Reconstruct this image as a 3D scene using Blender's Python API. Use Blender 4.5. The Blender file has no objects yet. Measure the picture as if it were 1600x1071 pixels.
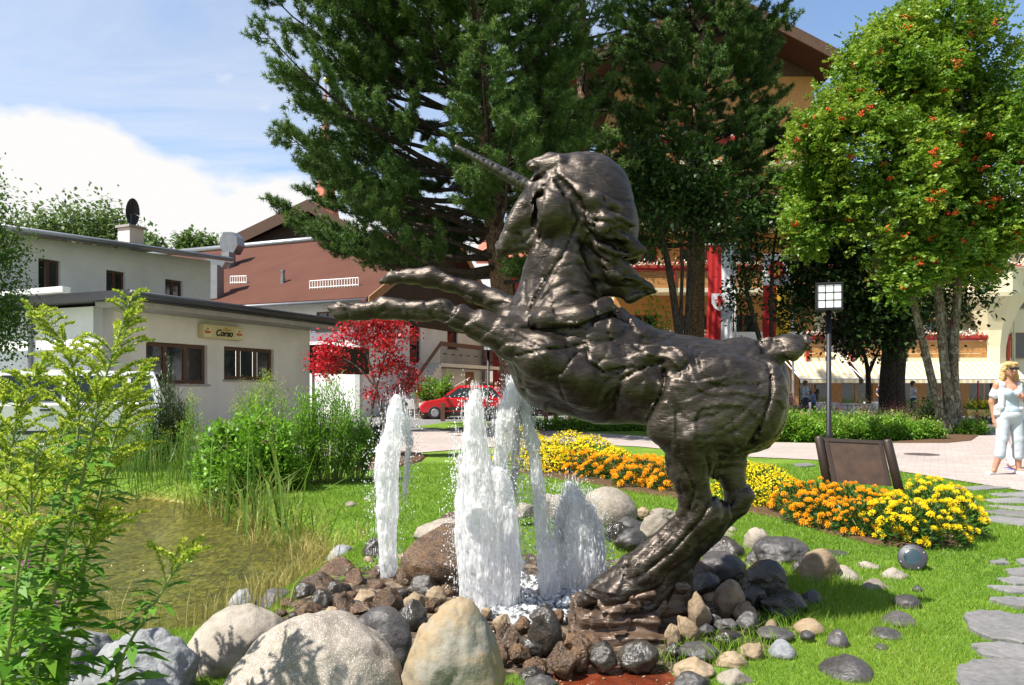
import bpy, math, random
import numpy as np
from mathutils import Matrix, Vector
rng = np.random.default_rng(7)
random.seed(7)
scene = bpy.context.scene
COL = scene.collection
# ---------------------------------------------------------------- camera
F, HZ, CH = 1220.0, 610.0, 1.32          # focal length in photo pixels, horizon row, eye height
cam_d = bpy.data.cameras.new('camera'); cam = bpy.data.objects.new('camera', cam_d); COL.objects.link(cam)
cam.location = (0, 0, CH); cam.rotation_euler = (math.radians(90), 0, 0)
cam_d.sensor_width = 36; cam_d.lens = 36 * F / 1600
cam_d.shift_y = (HZ - 535.5) / 1600
cam_d.clip_end = 2000; cam_d.clip_start = 0.05
scene.camera = cam
# ---------------------------------------------------------------- sun and sky
SUN_EL = math.radians(57); sx, sy = -0.90, -0.42
n_ = math.hypot(sx, sy); sx /= n_; sy /= n_
to_sun = Vector((sx * math.cos(SUN_EL), sy * math.cos(SUN_EL), math.sin(SUN_EL)))
sl = bpy.data.lights.new('sun', 'SUN'); sl.energy = 5.0; sl.angle = math.radians(0.53); sl.color = (1.0, 0.955, 0.88)
so = bpy.data.objects.new('sun', sl); COL.objects.link(so)
so.rotation_euler = to_sun.to_track_quat('Z', 'Y').to_euler(); so.location = (-20, -14, 40)
world = bpy.data.worlds.new('World'); scene.world = world; world.use_nodes = True
wn, wl = world.node_tree.nodes, world.node_tree.links
wn.clear()
def wnode(t, **kw):
    n = wn.new(t)
    for k, v in kw.items(): setattr(n, k, v)
    return n
w_out = wnode('ShaderNodeOutputWorld')
sky = wnode('ShaderNodeTexSky', sky_type='NISHITA', sun_disc=False, sun_elevation=SUN_EL, sun_rotation=math.atan2(sx, sy))
sky.air_density = 1.0; sky.dust_density = 0.6; sky.ozone_density = 2.0
bg_sky = wnode('ShaderNodeBackground'); bg_sky.inputs[1].default_value = 0.105
wl.new(sky.outputs[0], bg_sky.inputs[0])
bg_cl = wnode('ShaderNodeBackground'); bg_cl.inputs[0].default_value = (1, 0.99, 0.98, 1); bg_cl.inputs[1].default_value = 0.48
tc = wnode('ShaderNodeTexCoord'); sep = wnode('ShaderNodeSeparateXYZ'); wl.new(tc.outputs['Generated'], sep.inputs[0])
def wmath(op, a, b=None, clamp=False):
    n = wnode('ShaderNodeMath', operation=op, use_clamp=clamp)
    for i, v in enumerate((a, b)):
        if v is None: continue
        if isinstance(v, (int, float)): n.inputs[i].default_value = v
        else: wl.new(v, n.inputs[i])
    return n.outputs[0]
def wnoise(vec, scale, detail, rough=0.55, dist=0.0):
    n = wnode('ShaderNodeTexNoise'); n.inputs['Scale'].default_value = scale; n.inputs['Detail'].default_value = detail
    n.inputs['Roughness'].default_value = rough; n.inputs['Distortion'].default_value = dist
    wl.new(vec, n.inputs['Vector']); return n.outputs['Fac']
# cumulus bank standing over the horizon all round
m1 = wnode('ShaderNodeMapping'); m1.inputs['Scale'].default_value = (1, 1, 2.2); m1.inputs['Location'].default_value = (0.35, 0.2, 0.4)
wl.new(tc.outputs['Generated'], m1.inputs[0])
nA = wnoise(m1.outputs[0], 3.2, 9, 0.52)
h1 = wmath('MULTIPLY', wmath('SUBTRACT', 0.325, sep.outputs[2]), 4.2)
cum = wmath('MULTIPLY', wmath('ADD', h1, wmath('MULTIPLY', wmath('SUBTRACT', nA, 0.5), 3.2)), 3.2, True)
# thin high cirrus, streaks on a plane overhead
zz = wmath('ADD', wmath('MAXIMUM', sep.outputs[2], 0.0), 0.12)
cx_ = wmath('DIVIDE', sep.outputs[0], zz); cy_ = wmath('DIVIDE', sep.outputs[1], zz)
cmb = wnode('ShaderNodeCombineXYZ'); wl.new(cx_, cmb.inputs[0]); wl.new(cy_, cmb.inputs[1])
m2 = wnode('ShaderNodeMapping'); m2.inputs['Rotation'].default_value = (0, 0, 0.9); m2.inputs['Scale'].default_value = (0.5, 0.9, 1)
wl.new(cmb.outputs[0], m2.inputs[0])
nB = wnoise(m2.outputs[0], 1.15, 8, 0.6, 0.6)
cir = wmath('MULTIPLY', wmath('MULTIPLY', wmath('SUBTRACT', nB, 0.46), 4.0, True), 0.65)
cov = wmath('MAXIMUM', cum, cir, True)
mixw = wnode('ShaderNodeMixShader'); wl.new(cov, mixw.inputs[0]); wl.new(bg_sky.outputs[0], mixw.inputs[1]); wl.new(bg_cl.outputs[0], mixw.inputs[2])
wl.new(mixw.outputs[0], w_out.inputs[0])
scene.view_settings.view_transform = 'Standard'; scene.view_settings.look = 'None'
scene.view_settings.exposure = 1.05; scene.view_settings.gamma = 1.0; scene.view_settings.use_curve_mapping = False
try:
    scene.cycles.transparent_max_bounces = 24; scene.cycles.max_bounces = 6; scene.cycles.diffuse_bounces = 3; scene.cycles.glossy_bounces = 3; scene.cycles.transmission_bounces = 3
except Exception: pass

# ---------------------------------------------------------------- helpers
def P(px, py, d):
    return np.array(((px - 800) / F * d, d, CH + (HZ - py) / F * d))
def G(px, py, z=0.0):
    d = (CH - z) * F / (py - HZ)
    return np.array(((px - 800) / F * d, d, z))
def tag(o, label=None, cat=None, group=None, kind=None):
    if label: o['label'] = label
    if cat: o['category'] = cat
    if group: o['group'] = group
    if kind: o['kind'] = kind
    return o
def adopt(o, parent):
    if parent is None: return o
    o.parent = parent
    if parent.parent is None: o.matrix_parent_inverse = parent.matrix_basis.inverted()
    return o
def thing(name, label, cat, loc=(0, 0, 0), group=None, kind=None):
    o = bpy.data.objects.new(name, None); COL.objects.link(o); o.location = tuple(float(v) for v in loc); o.empty_display_size = 0.1
    return tag(o, label, cat, group, kind)
def make_mesh(name, V, Fc, smooth=False, var=None):
    V = np.asarray(V, dtype=np.float32).reshape(-1, 3)
    me = bpy.data.meshes.new(name)
    if isinstance(Fc, np.ndarray):
        nf, k = Fc.shape
        me.vertices.add(len(V)); me.vertices.foreach_set('co', V.ravel())
        me.loops.add(nf * k); me.loops.foreach_set('vertex_index', Fc.astype(np.int32).ravel())
        me.polygons.add(nf); me.polygons.foreach_set('loop_start', np.arange(0, nf * k, k, dtype=np.int32))
        me.polygons.foreach_set('loop_total', np.full(nf, k, dtype=np.int32))
    else:
        me.from_pydata(V.tolist(), [], [list(f) for f in Fc])
    if smooth: me.polygons.foreach_set('use_smooth', np.ones(len(me.polygons), dtype=bool))
    me.update(calc_edges=True)
    if var is not None:
        a = me.attributes.new('var', 'FLOAT', 'POINT'); a.data.foreach_set('value', np.asarray(var, dtype=np.float32))
    return me
def obj(name, V, Fc, mat, parent=None, smooth=False, var=None, loc=None):
    me = make_mesh(name, V, Fc, smooth, var)
    if mat is not None: me.materials.append(mat)
    o = bpy.data.objects.new(name, me); COL.objects.link(o)
    if loc is not None: o.location = tuple(float(v) for v in loc)
    return adopt(o, parent)
def inst(name, me, loc, parent=None, rot=(0, 0, 0), scale=(1, 1, 1)):
    o = bpy.data.objects.new(name, me); COL.objects.link(o); o.location = tuple(float(v) for v in loc)
    o.rotation_euler = rot; o.scale = scale if hasattr(scale, '__len__') else (scale,) * 3
    return adopt(o, parent)
class MB:
    """collects boxes, tubes and faces into one mesh"""
    def __init__(s): s.v = []; s.f = []; s.a = []
    def add(s, V, Fc, a=0.5):
        b = len(s.v); s.v += [tuple(float(c) for c in p) for p in V]; s.f += [tuple(int(i) + b for i in f) for f in Fc]; s.a += [a] * len(V); return s
    def box(s, c, h, M=None, a=0.5):
        V = [(x * h[0], y * h[1], z * h[2]) for x in (-1, 1) for y in (-1, 1) for z in (-1, 1)]
        V = [np.array(p) for p in V]
        if M is not None: V = [np.asarray(M) @ p for p in V]
        V = [p + np.asarray(c) for p in V]
        return s.add(V, [(0, 1, 3, 2), (4, 6, 7, 5), (0, 4, 5, 1), (2, 3, 7, 6), (0, 2, 6, 4), (1, 5, 7, 3)], a)
    def tube(s, pts, rad, n=8, caps=True, a=0.5):
        pts = [np.asarray(p, float) for p in pts]
        if not hasattr(rad, '__len__'): rad = [rad] * len(pts)
        V = []; up = np.array((0.13, 0.21, 0.97))
        for i, p in enumerate(pts):
            t = pts[min(i + 1, len(pts) - 1)] - pts[max(i - 1, 0)]; t = t / (np.linalg.norm(t) + 1e-9)
            if abs(t @ up) > 0.95: up = np.array((0.95, 0.3, 0.1))
            u = np.cross(t, up); u /= np.linalg.norm(u); w = np.cross(t, u)
            for k in range(n):
                an = 2 * math.pi * k / n; V.append(p + rad[i] * (u * math.cos(an) + w * math.sin(an)))
        Fc = [(i * n + k, i * n + (k + 1) % n, (i + 1) * n + (k + 1) % n, (i + 1) * n + k) for i in range(len(pts) - 1) for k in range(n)]
        if caps: Fc += [tuple(range(n - 1, -1, -1)), tuple((len(pts) - 1) * n + k for k in range(n))]
        return s.add(V, Fc, a)
    def quad(s, a_, b_, c_, d_, a=0.5): return s.add([a_, b_, c_, d_], [(0, 1, 2, 3)], a)
    def poly(s, pts, a=0.5): return s.add(pts, [tuple(range(len(pts)))], a)
    def prism(s, poly, off, a=0.5):
        n = len(poly); poly = [np.asarray(p, float) for p in poly]; off = np.asarray(off, float)
        V = poly + [p + off for p in poly]
        Fc = [tuple(range(n - 1, -1, -1)), tuple(range(n, 2 * n))] + [(i, (i + 1) % n, n + (i + 1) % n, n + i) for i in range(n)]
        return s.add(V, Fc, a)
    def lathe(s, c, prof, n=16, a=0.5):
        V = []; m = len(prof)
        for r, z in prof:
            for k in range(n):
                an = 2 * math.pi * k / n; V.append((c[0] + r * math.cos(an), c[1] + r * math.sin(an), c[2] + z))
        Fc = [(i * n + k, i * n + (k + 1) % n, (i + 1) * n + (k + 1) % n, (i + 1) * n + k) for i in range(m - 1) for k in range(n)]
        Fc += [tuple(range(n - 1, -1, -1)), tuple((m - 1) * n + k for k in range(n))]
        return s.add(V, Fc, a)
    def build(s, name, mat, parent=None, smooth=False, loc=None):
        o = obj(name, s.v, s.f, mat, parent, smooth, s.a, loc); return o
# value noise on numpy arrays
_lat = np.random.default_rng(11).random((32, 32, 32)).astype(np.float32)
def vnoise(p, s=1.0):
    q = np.asarray(p, dtype=np.float32) * s; i = np.floor(q).astype(np.int32); f = q - i; f = f * f * (3 - 2 * f)
    i0 = i & 31; i1 = (i + 1) & 31
    x0, y0, z0 = i0[..., 0], i0[..., 1], i0[..., 2]; x1, y1, z1 = i1[..., 0], i1[..., 1], i1[..., 2]
    fx, fy, fz = f[..., 0], f[..., 1], f[..., 2]
    a = _lat[x0, y0, z0] * (1 - fx) + _lat[x1, y0, z0] * fx; b = _lat[x0, y1, z0] * (1 - fx) + _lat[x1, y1, z0] * fx
    c = _lat[x0, y0, z1] * (1 - fx) + _lat[x1, y0, z1] * fx; d = _lat[x0, y1, z1] * (1 - fx) + _lat[x1, y1, z1] * fx
    return (a * (1 - fy) + b * fy) * (1 - fz) + (c * (1 - fy) + d * fy) * fz
def fbm(p, s, o=4, g=0.5):
    t = 0; a = 1; n = 0
    for k in range(o):
        t = t + a * (vnoise(np.asarray(p) + 7.3 * k, s) - 0.5); n += a; a *= g; s *= 2.03
    return t / n * 2
# signed-distance surfaces: smooth unions of tapered capsules, ellipsoids and boxes, meshed with surface nets
def sdf_grid(lo, hi, res):
    n = np.ceil((np.asarray(hi) - lo) / res).astype(int) + 1
    ax = [lo[k] + res * np.arange(n[k]) for k in range(3)]
    return ax, np.full(n, 9.0, dtype=np.float32)
def sdf_add(ax, fld, pr, k=0.03, res=0.01, sub=False, mir=None):
    t = pr[0]
    if t == 'c':
        _, a, ra, b, rb = pr; a = np.asarray(a, float); b = np.asarray(b, float); r = max(ra, rb)
        lo = np.minimum(a, b) - r; hi = np.maximum(a, b) + r
    elif t == 'e':
        _, c, rad, R = pr; c = np.asarray(c, float); r = max(rad); lo = c - r; hi = c + r
    elif t == 'b':
        _, c, rad, R, rnd = pr; c = np.asarray(c, float); r = math.sqrt(sum(q * q for q in rad)) + rnd; lo = c - r; hi = c + r
    m = k * 1.6 + 3 * res
    sl_ = []
    for q in range(3):
        i0 = np.searchsorted(ax[q], lo[q] - m); i1 = np.searchsorted(ax[q], hi[q] + m)
        if i0 >= i1: return
        sl_.append(slice(i0, i1))
    X, Y, Z = np.meshgrid(ax[0][sl_[0]], ax[1][sl_[1]], ax[2][sl_[2]], indexing='ij', sparse=True)
    if t == 'c':
        d = b - a; L = d @ d + 1e-12
        h = np.clip(((X - a[0]) * d[0] + (Y - a[1]) * d[1] + (Z - a[2]) * d[2]) / L, 0, 1)
        D = np.sqrt((X - a[0] - h * d[0]) ** 2 + (Y - a[1] - h * d[1]) ** 2 + (Z - a[2] - h * d[2]) ** 2) - (ra + (rb - ra) * h)
    else:
        x, y, z = X - c[0], Y - c[1], Z - c[2]
        R = np.eye(3) if R is None else R
        lx = x * R[0, 0] + y * R[0, 1] + z * R[0, 2]; ly = x * R[1, 0] + y * R[1, 1] + z * R[1, 2]; lz = x * R[2, 0] + y * R[2, 1] + z * R[2, 2]
        if t == 'e':
            k0 = np.sqrt((lx / rad[0]) ** 2 + (ly / rad[1]) ** 2 + (lz / rad[2]) ** 2)
            k1 = np.sqrt((lx / rad[0] ** 2) ** 2 + (ly / rad[1] ** 2) ** 2 + (lz / rad[2] ** 2) ** 2)
            D = k0 * (k0 - 1) / np.maximum(k1, 1e-6)
        else:
            qx, qy, qz = abs(lx) - rad[0], abs(ly) - rad[1], abs(lz) - rad[2]
            D = np.sqrt(np.maximum(qx, 0) ** 2 + np.maximum(qy, 0) ** 2 + np.maximum(qz, 0) ** 2) + np.minimum(np.maximum(qx, np.maximum(qy, qz)), 0) - rnd
    f = fld[sl_[0], sl_[1], sl_[2]]
    if sub:
        h = np.clip(0.5 - 0.5 * (f + D) / k, 0, 1); fld[sl_[0], sl_[1], sl_[2]] = f * (1 - h) + (-D) * h + k * h * (1 - h)
    else:
        h = np.clip(0.5 + 0.5 * (D - f) / k, 0, 1); fld[sl_[0], sl_[1], sl_[2]] = D * (1 - h) + f * h - k * h * (1 - h)
def surface_nets(ax, f):
    lo = np.array([a[0] for a in ax]); res = ax[0][1] - ax[0][0]
    s = f < 0
    n = np.array(f.shape)
    cnt = np.zeros(n - 1, dtype=np.int8)
    for i in (0, 1):
        for j in (0, 1):
            for k in (0, 1): cnt += s[i:n[0] - 1 + i, j:n[1] - 1 + j, k:n[2] - 1 + k]
    act = (cnt > 0) & (cnt < 8)
    idx = np.argwhere(act); ids = np.full(n - 1, -1, dtype=np.int32); ids[act] = np.arange(len(idx))
    acc = np.zeros((len(idx), 3)); num = np.zeros(len(idx))
    I, J, K = idx.T
    cor = {}
    for i in (0, 1):
        for j in (0, 1):
            for k in (0, 1): cor[(i, j, k)] = f[I + i, J + j, K + k]
    for a in cor:
        for q in range(3):
            if a[q] == 0:
                b = list(a); b[q] = 1; b = tuple(b); fa, fb = cor[a], cor[b]; m = (fa < 0) != (fb < 0)
                t = np.where(m, fa / np.where(m, fa - fb, 1), 0)
                pnt = np.tile(np.array(a, float), (len(idx), 1)); pnt[:, q] = t
                acc[m] += pnt[m]; num[m] += 1
    V = lo + res * (idx + acc / num[:, None])
    Q = []
    for q in range(3):
        u, w = (q + 1) % 3, (q + 2) % 3
        sa = [slice(None)] * 3; sb = [slice(None)] * 3; sa[q] = slice(0, n[q] - 1); sb[q] = slice(1, n[q])
        ch = s[tuple(sa)] != s[tuple(sb)]
        e = np.argwhere(ch); e = e[(e[:, u] > 0) & (e[:, w] > 0) & (e[:, u] < n[u] - 1) & (e[:, w] < n[w] - 1)]
        du = np.zeros(3, int); du[u] = 1; dw = np.zeros(3, int); dw[w] = 1
        g = lambda o_: ids[tuple((e - o_).T)]
        quad = np.stack([g(du + dw), g(dw), g(0 * du), g(du)], 1)
        fl = s[tuple(e.T)]
        quad[~fl] = quad[~fl][:, ::-1]
        Q.append(quad)
    return V, np.concatenate(Q)
def sdf_body(name, prims, mat, parent, res=0.015, k=0.03, noise=0.0, nscale=20, smooth=True):
    los, his = [], []
    for p in prims:
        if p[0] == 'c':
            los.append(np.minimum(p[1], p[3]) - max(p[2], p[4])); his.append(np.maximum(p[1], p[3]) + max(p[2], p[4]))
        else:
            r = max(p[2]) * 1.5; los.append(np.asarray(p[1]) - r); his.append(np.asarray(p[1]) + r)
    ax, f = sdf_grid(np.min(los, 0) - 0.05, np.max(his, 0) + 0.05, res)
    for p in prims: sdf_add(ax, f, p, k, res)
    V, Q = surface_nets(ax, f)
    if noise: V = V + noise * fbm(V, nscale, 2)[:, None]
    return obj(name, V, Q, mat, parent, smooth)
# ---------------------------------------------------------------- materials
MATS = {}
class NM:
    def __init__(s, name):
        s.m = bpy.data.materials.new(name); s.m.use_nodes = True; s.t = s.m.node_tree; s.t.nodes.clear()
        s.out = s.t.nodes.new('ShaderNodeOutputMaterial'); MATS[name] = s.m
    def n(s, t, **kw):
        nd = s.t.nodes.new(t)
        for k, v in kw.items(): setattr(nd, k, v)
        return nd
    def set(s, sock, v):
        if v is None: return
        if isinstance(v, bpy.types.NodeSocket): s.t.links.new(v, sock)
        elif isinstance(v, (tuple, list)) and sock.type == 'RGBA': sock.default_value = tuple(v) + ((1,) if len(v) == 3 else ())
        else: sock.default_value = v
    def co(s, kind='Object'): return s.n('ShaderNodeTexCoord').outputs[kind]
    def pos(s): return s.n('ShaderNodeNewGeometry').outputs['Position']
    def rnd(s): return s.n('ShaderNodeObjectInfo').outputs['Random']
    def var(s):
        a = s.n('ShaderNodeAttribute'); a.attribute_name = 'var'; return a.outputs['Fac']
    def map(s, vec, scale=(1, 1, 1), rot=(0, 0, 0), loc=(0, 0, 0)):
        m = s.n('ShaderNodeMapping'); s.set(m.inputs[0], vec); m.inputs['Scale'].default_value = scale; m.inputs['Rotation'].default_value = rot; m.inputs['Location'].default_value = loc
        return m.outputs[0]
    def off(s, vec):
        a = s.n('ShaderNodeVectorMath', operation='ADD'); s.set(a.inputs[0], vec)
        m = s.n('ShaderNodeMath', operation='MULTIPLY'); s.set(m.inputs[0], s.rnd()); m.inputs[1].default_value = 37.0
        s.set(a.inputs[1], m.outputs[0]); return a.outputs[0]
    def noise(s, vec, scale, detail=5, rough=0.55, dist=0.0):
        nd = s.n('ShaderNodeTexNoise'); s.set(nd.inputs['Vector'], vec); nd.inputs['Scale'].default_value = scale
        nd.inputs['Detail'].default_value = detail; nd.inputs['Roughness'].default_value = rough; nd.inputs['Distortion'].default_value = dist
        return nd.outputs['Fac']
    def vor(s, vec, scale, feature='F1', out='Distance'):
        nd = s.n('ShaderNodeTexVoronoi', feature=feature); s.set(nd.inputs['Vector'], vec); nd.inputs['Scale'].default_value = scale; return nd.outputs[out]
    def math(s, op, a, b=None, clamp=False):
        nd = s.n('ShaderNodeMath', operation=op, use_clamp=clamp); s.set(nd.inputs[0], a)
        if b is not None: s.set(nd.inputs[1], b)
        return nd.outputs[0]
    def ramp(s, fac, stops, interp='LINEAR'):
        nd = s.n('ShaderNodeValToRGB'); s.set(nd.inputs[0], fac); cr = nd.color_ramp; cr.interpolation = interp
        while len(cr.elements) < len(stops): cr.elements.new(0.5)
        for e, (p, c) in zip(cr.elements, stops):
            e.position = p; e.color = tuple(c) + (1,) if hasattr(c, '__len__') else (c, c, c, 1)
        return nd.outputs[0]
    def mix(s, fac, a, b, mode='MIX'):
        nd = s.n('ShaderNodeMix', data_type='RGBA', blend_type=mode); s.set(nd.inputs[0], fac); s.set(nd.inputs[6], a); s.set(nd.inputs[7], b); return nd.outputs[2]
    def bump(s, h, st=0.3, dist=0.02, normal=None):
        nd = s.n('ShaderNodeBump'); nd.inputs['Strength'].default_value = st; nd.inputs['Distance'].default_value = dist; s.set(nd.inputs['Height'], h)
        if normal is not None: s.set(nd.inputs['Normal'], normal)
        return nd.outputs[0]
    def bsdf(s, base, rough=0.6, metal=0.0, normal=None, spec=None, **kw):
        b = s.n('ShaderNodeBsdfPrincipled'); s.set(b.inputs['Base Color'], base); s.set(b.inputs['Roughness'], rough); s.set(b.inputs['Metallic'], metal)
        if normal is not None: s.set(b.inputs['Normal'], normal)
        if spec is not None: s.set(b.inputs['Specular IOR Level'], spec)
        for k, v in kw.items(): s.set(b.inputs[k], v)
        return b.outputs[0]
    def mixs(s, fac, a, b):
        nd = s.n('ShaderNodeMixShader'); s.set(nd.inputs[0], fac); s.t.links.new(a, nd.inputs[1]); s.t.links.new(b, nd.inputs[2]); return nd.outputs[0]
    def end(s, sh): s.t.links.new(sh, s.out.inputs[0]); return s.m
def plain(name, col, rough=0.6, metal=0.0, nz=0.12, scale=6.0, bump=0.0, spec=None):
    """painted, plastered or cloth surface: base colour with slight mottling"""
    if name in MATS: return MATS[name]
    m = NM(name); v = m.noise(m.co(), scale, 6, 0.6)
    lo = tuple(c * (1 - nz) for c in col); hi = tuple(min(1, c * (1 + nz)) for c in col)
    c = m.ramp(v, [(0.3, lo), (0.7, hi)])
    nrm = m.bump(m.noise(m.co(), scale * 8, 4), bump, 0.01) if bump else None
    return m.end(m.bsdf(c, rough, metal, nrm, spec))
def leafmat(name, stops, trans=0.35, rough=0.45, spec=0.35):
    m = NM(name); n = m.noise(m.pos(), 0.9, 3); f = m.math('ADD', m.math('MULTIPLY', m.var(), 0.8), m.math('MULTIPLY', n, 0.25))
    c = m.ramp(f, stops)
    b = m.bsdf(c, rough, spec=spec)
    t = m.n('ShaderNodeBsdfTranslucent'); m.set(t.inputs[0], m.mix(0.5, c, m.mix(1.0, c, (1.0, 1.0, 0.35), 'MULTIPLY')))
    return m.end(m.mixs(trans, b, t.outputs[0]))
# ---------------------------------------------------------------- ground, pond, paths
def G2(*pts): return [G(px, py)[:2] for px, py in pts]
POND = np.array([(-14, 12.3), (-9, 11.9)] + [tuple(G(px, py, -0.22)[:2]) for px, py in
        ((60, 776), (230, 782), (335, 796), (425, 838), (492, 862), (505, 880), (465, 905), (385, 945), (345, 1000), (200, 1012), (20, 1000))] + [(-5.5, 4.3), (-14, 4.6)])
def poly_sd(pts, poly):
    x, y = pts[:, 0], pts[:, 1]; best = np.full(len(x), 1e9); ins = np.zeros(len(x), bool)
    for a, b in zip(poly, np.roll(poly, -1, 0)):
        e = b - a; t = np.clip(((x - a[0]) * e[0] + (y - a[1]) * e[1]) / (e @ e), 0, 1)
        best = np.minimum(best, (x - a[0] - t * e[0]) ** 2 + (y - a[1] - t * e[1]) ** 2)
        c = ((a[1] > y) != (b[1] > y)) & (x < (b[0] - a[0]) * (y - a[1]) / (b[1] - a[1] + 1e-12) + a[0]); ins ^= c
    d = np.sqrt(best); return np.where(ins, -d, d)
def sstep(a, b, x): t = np.clip((x - a) / (b - a), 0, 1); return t * t * (3 - 2 * t)
WATER_Z = -0.22
def ground_z(x, y):
    p = np.stack([np.ravel(x), np.ravel(y)], 1).astype(float); s = poly_sd(p, POND)
    z = -0.26 * (1 - sstep(-0.05, 0.55, s)) - 0.30 * sstep(0.0, 1.3, -s)
    z += -0.13 * np.exp(-(((p[:, 0] - 0.2) / 1.6) ** 2 + ((p[:, 1] - 5.0) / 1.25) ** 2) ** 2)      # fountain hollow
    z += -0.055 * np.exp(-(((p[:, 0] - 0.52) / 0.36) ** 2 + ((p[:, 1] - 3.66) / 0.22) ** 2) ** 2)      # puddle dip
    z += 0.02 * fbm(np.c_[p, np.zeros(len(p))], 0.7, 3) * np.exp(-np.maximum(p[:, 1] - 6, 0) / 2)
    return z
gx = np.concatenate([np.linspace(-260, -9, 40)[:-1], np.arange(-9, 7, 0.1), np.linspace(7, 260, 40)])
gy = np.concatenate([np.linspace(-40, 1.5, 12)[:-1], np.arange(1.5, 13, 0.1), np.linspace(13, 500, 50)])
GX, GY = np.meshgrid(gx, gy, indexing='ij'); GZ = ground_z(GX, GY).reshape(GX.shape)
nx, ny = GX.shape; ii = np.arange(nx * ny).reshape(nx, ny)
gF = np.stack([ii[:-1, :-1].ravel(), ii[1:, :-1].ravel(), ii[1:, 1:].ravel(), ii[:-1, 1:].ravel()], 1)
m = NM('lawn_soil'); c0 = m.pos()
g1 = m.noise(c0, 1.3, 6); g2 = m.noise(c0, 14, 5); g3 = m.noise(c0, 90, 3)
gc = m.ramp(m.math('ADD', m.math('MULTIPLY', g1, 0.55), m.math('MULTIPLY', g2, 0.45)), [(0.3, (0.07, 0.14, 0.014)), (0.5, (0.125, 0.22, 0.020)), (0.66, (0.19, 0.265, 0.035)), (0.8, (0.21, 0.21, 0.05))])
gc = m.mix(0.45, gc, m.ramp(g3, [(0.25, (0.25, 0.25, 0.25)), (0.75, (1.5, 1.5, 1.3))]), 'MULTIPLY')
sz = m.n('ShaderNodeSeparateXYZ'); m.set(sz.inputs[0], c0)
peb = m.vor(m.map(c0, (1, 1, 0.3)), 24, 'F1', 'Color'); sp = m.n('ShaderNodeSeparateColor'); m.set(sp.inputs[0], peb)
bed = m.ramp(m.math('ADD', m.math('MULTIPLY', sp.outputs[0], 0.6), m.math('MULTIPLY', g1, 0.4)), [(0.15, (0.038, 0.034, 0.005)), (0.45, (0.115, 0.10, 0.016)), (0.7, (0.22, 0.19, 0.042)), (0.9, (0.33, 0.30, 0.13))])
under = m.math('MULTIPLY', m.math('SUBTRACT', -0.1, sz.outputs[2]), 9.0, True)
ev = m.n('ShaderNodeVectorMath', operation='LENGTH'); m.set(ev.inputs[0], m.map(c0, (0.60, 0.70, 0), loc=(-0.06, -3.50, 0)))
heap = m.math('MULTIPLY', m.math('SUBTRACT', m.math('ADD', 1.0, m.math('MULTIPLY', m.math('SUBTRACT', g2, 0.5), 0.8)), ev.outputs[1]), 14.0, True)
gravel = m.ramp(m.math('ADD', m.math('MULTIPLY', sp.outputs[1], 0.7), m.math('MULTIPLY', g2, 0.3)), [(0.2, (0.025, 0.018, 0.012)), (0.6, (0.085, 0.06, 0.04)), (0.9, (0.22, 0.17, 0.12))])
gcol = m.mix(heap, m.mix(under, gc, bed), gravel)
m.end(m.bsdf(gcol, 0.9, normal=m.bump(m.math('ADD', g3, g2), 0.6, 0.03), spec=0.2))
tag(obj('lawn', np.stack([GX, GY, GZ], -1).reshape(-1, 3), gF, MATS['lawn_soil'], smooth=True), 'mown green lawn sloping down to a pond', 'lawn', kind='structure')
# pond water
m = NM('pond_water'); c0 = m.pos()
wv = m.noise(m.map(c0, (1, 1.9, 1), (0, 0, .12)), 6.5, 4, 0.55, 0.5); wv2 = m.noise(m.map(c0, (1, 1.8, 1)), 24, 3)
nb = m.bump(m.math('ADD', wv, m.math('MULTIPLY', wv2, 0.35)), 1.0, 0.06)
fr = m.n('ShaderNodeFresnel'); fr.inputs[0].default_value = 1.33; m.set(fr.inputs['Normal'], nb)
tr = m.n('ShaderNodeBsdfTransparent'); tr.inputs[0].default_value = (0.80, 0.82, 0.48, 1)
gl = m.n('ShaderNodeBsdfGlossy'); gl.inputs['Roughness'].default_value = 0.04; m.set(gl.inputs['Normal'], nb); gl.inputs[0].default_value = (0.9, 0.93, 0.95, 1)
m.end(m.mixs(m.math('ADD', m.math('MULTIPLY', fr.outputs[0], 1.0), 0.03, True), tr.outputs[0], gl.outputs[0]))
wx = np.linspace(-14, -1.2, 3); wy = np.linspace(3.8, 12.6, 3); WX, WY = np.meshgrid(wx, wy, indexing='ij'); ii = np.arange(9).reshape(3, 3)
tag(obj('pond_water', np.stack([WX, WY, np.full_like(WX, WATER_Z)], -1).reshape(-1, 3), np.stack([ii[:-1, :-1].ravel(), ii[1:, :-1].ravel(), ii[1:, 1:].ravel(), ii[:-1, 1:].ravel()], 1), MATS['pond_water']),
    'clear shallow pond water with fine ripples over pebbles', 'water', kind='structure')
def sheet(name, pts2, z, mat, label, cat, kind='structure'):
    return tag(obj(name, [(p[0], p[1], z) for p in pts2], [tuple(range(len(pts2)))], mat), label, cat, kind=kind)
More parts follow.
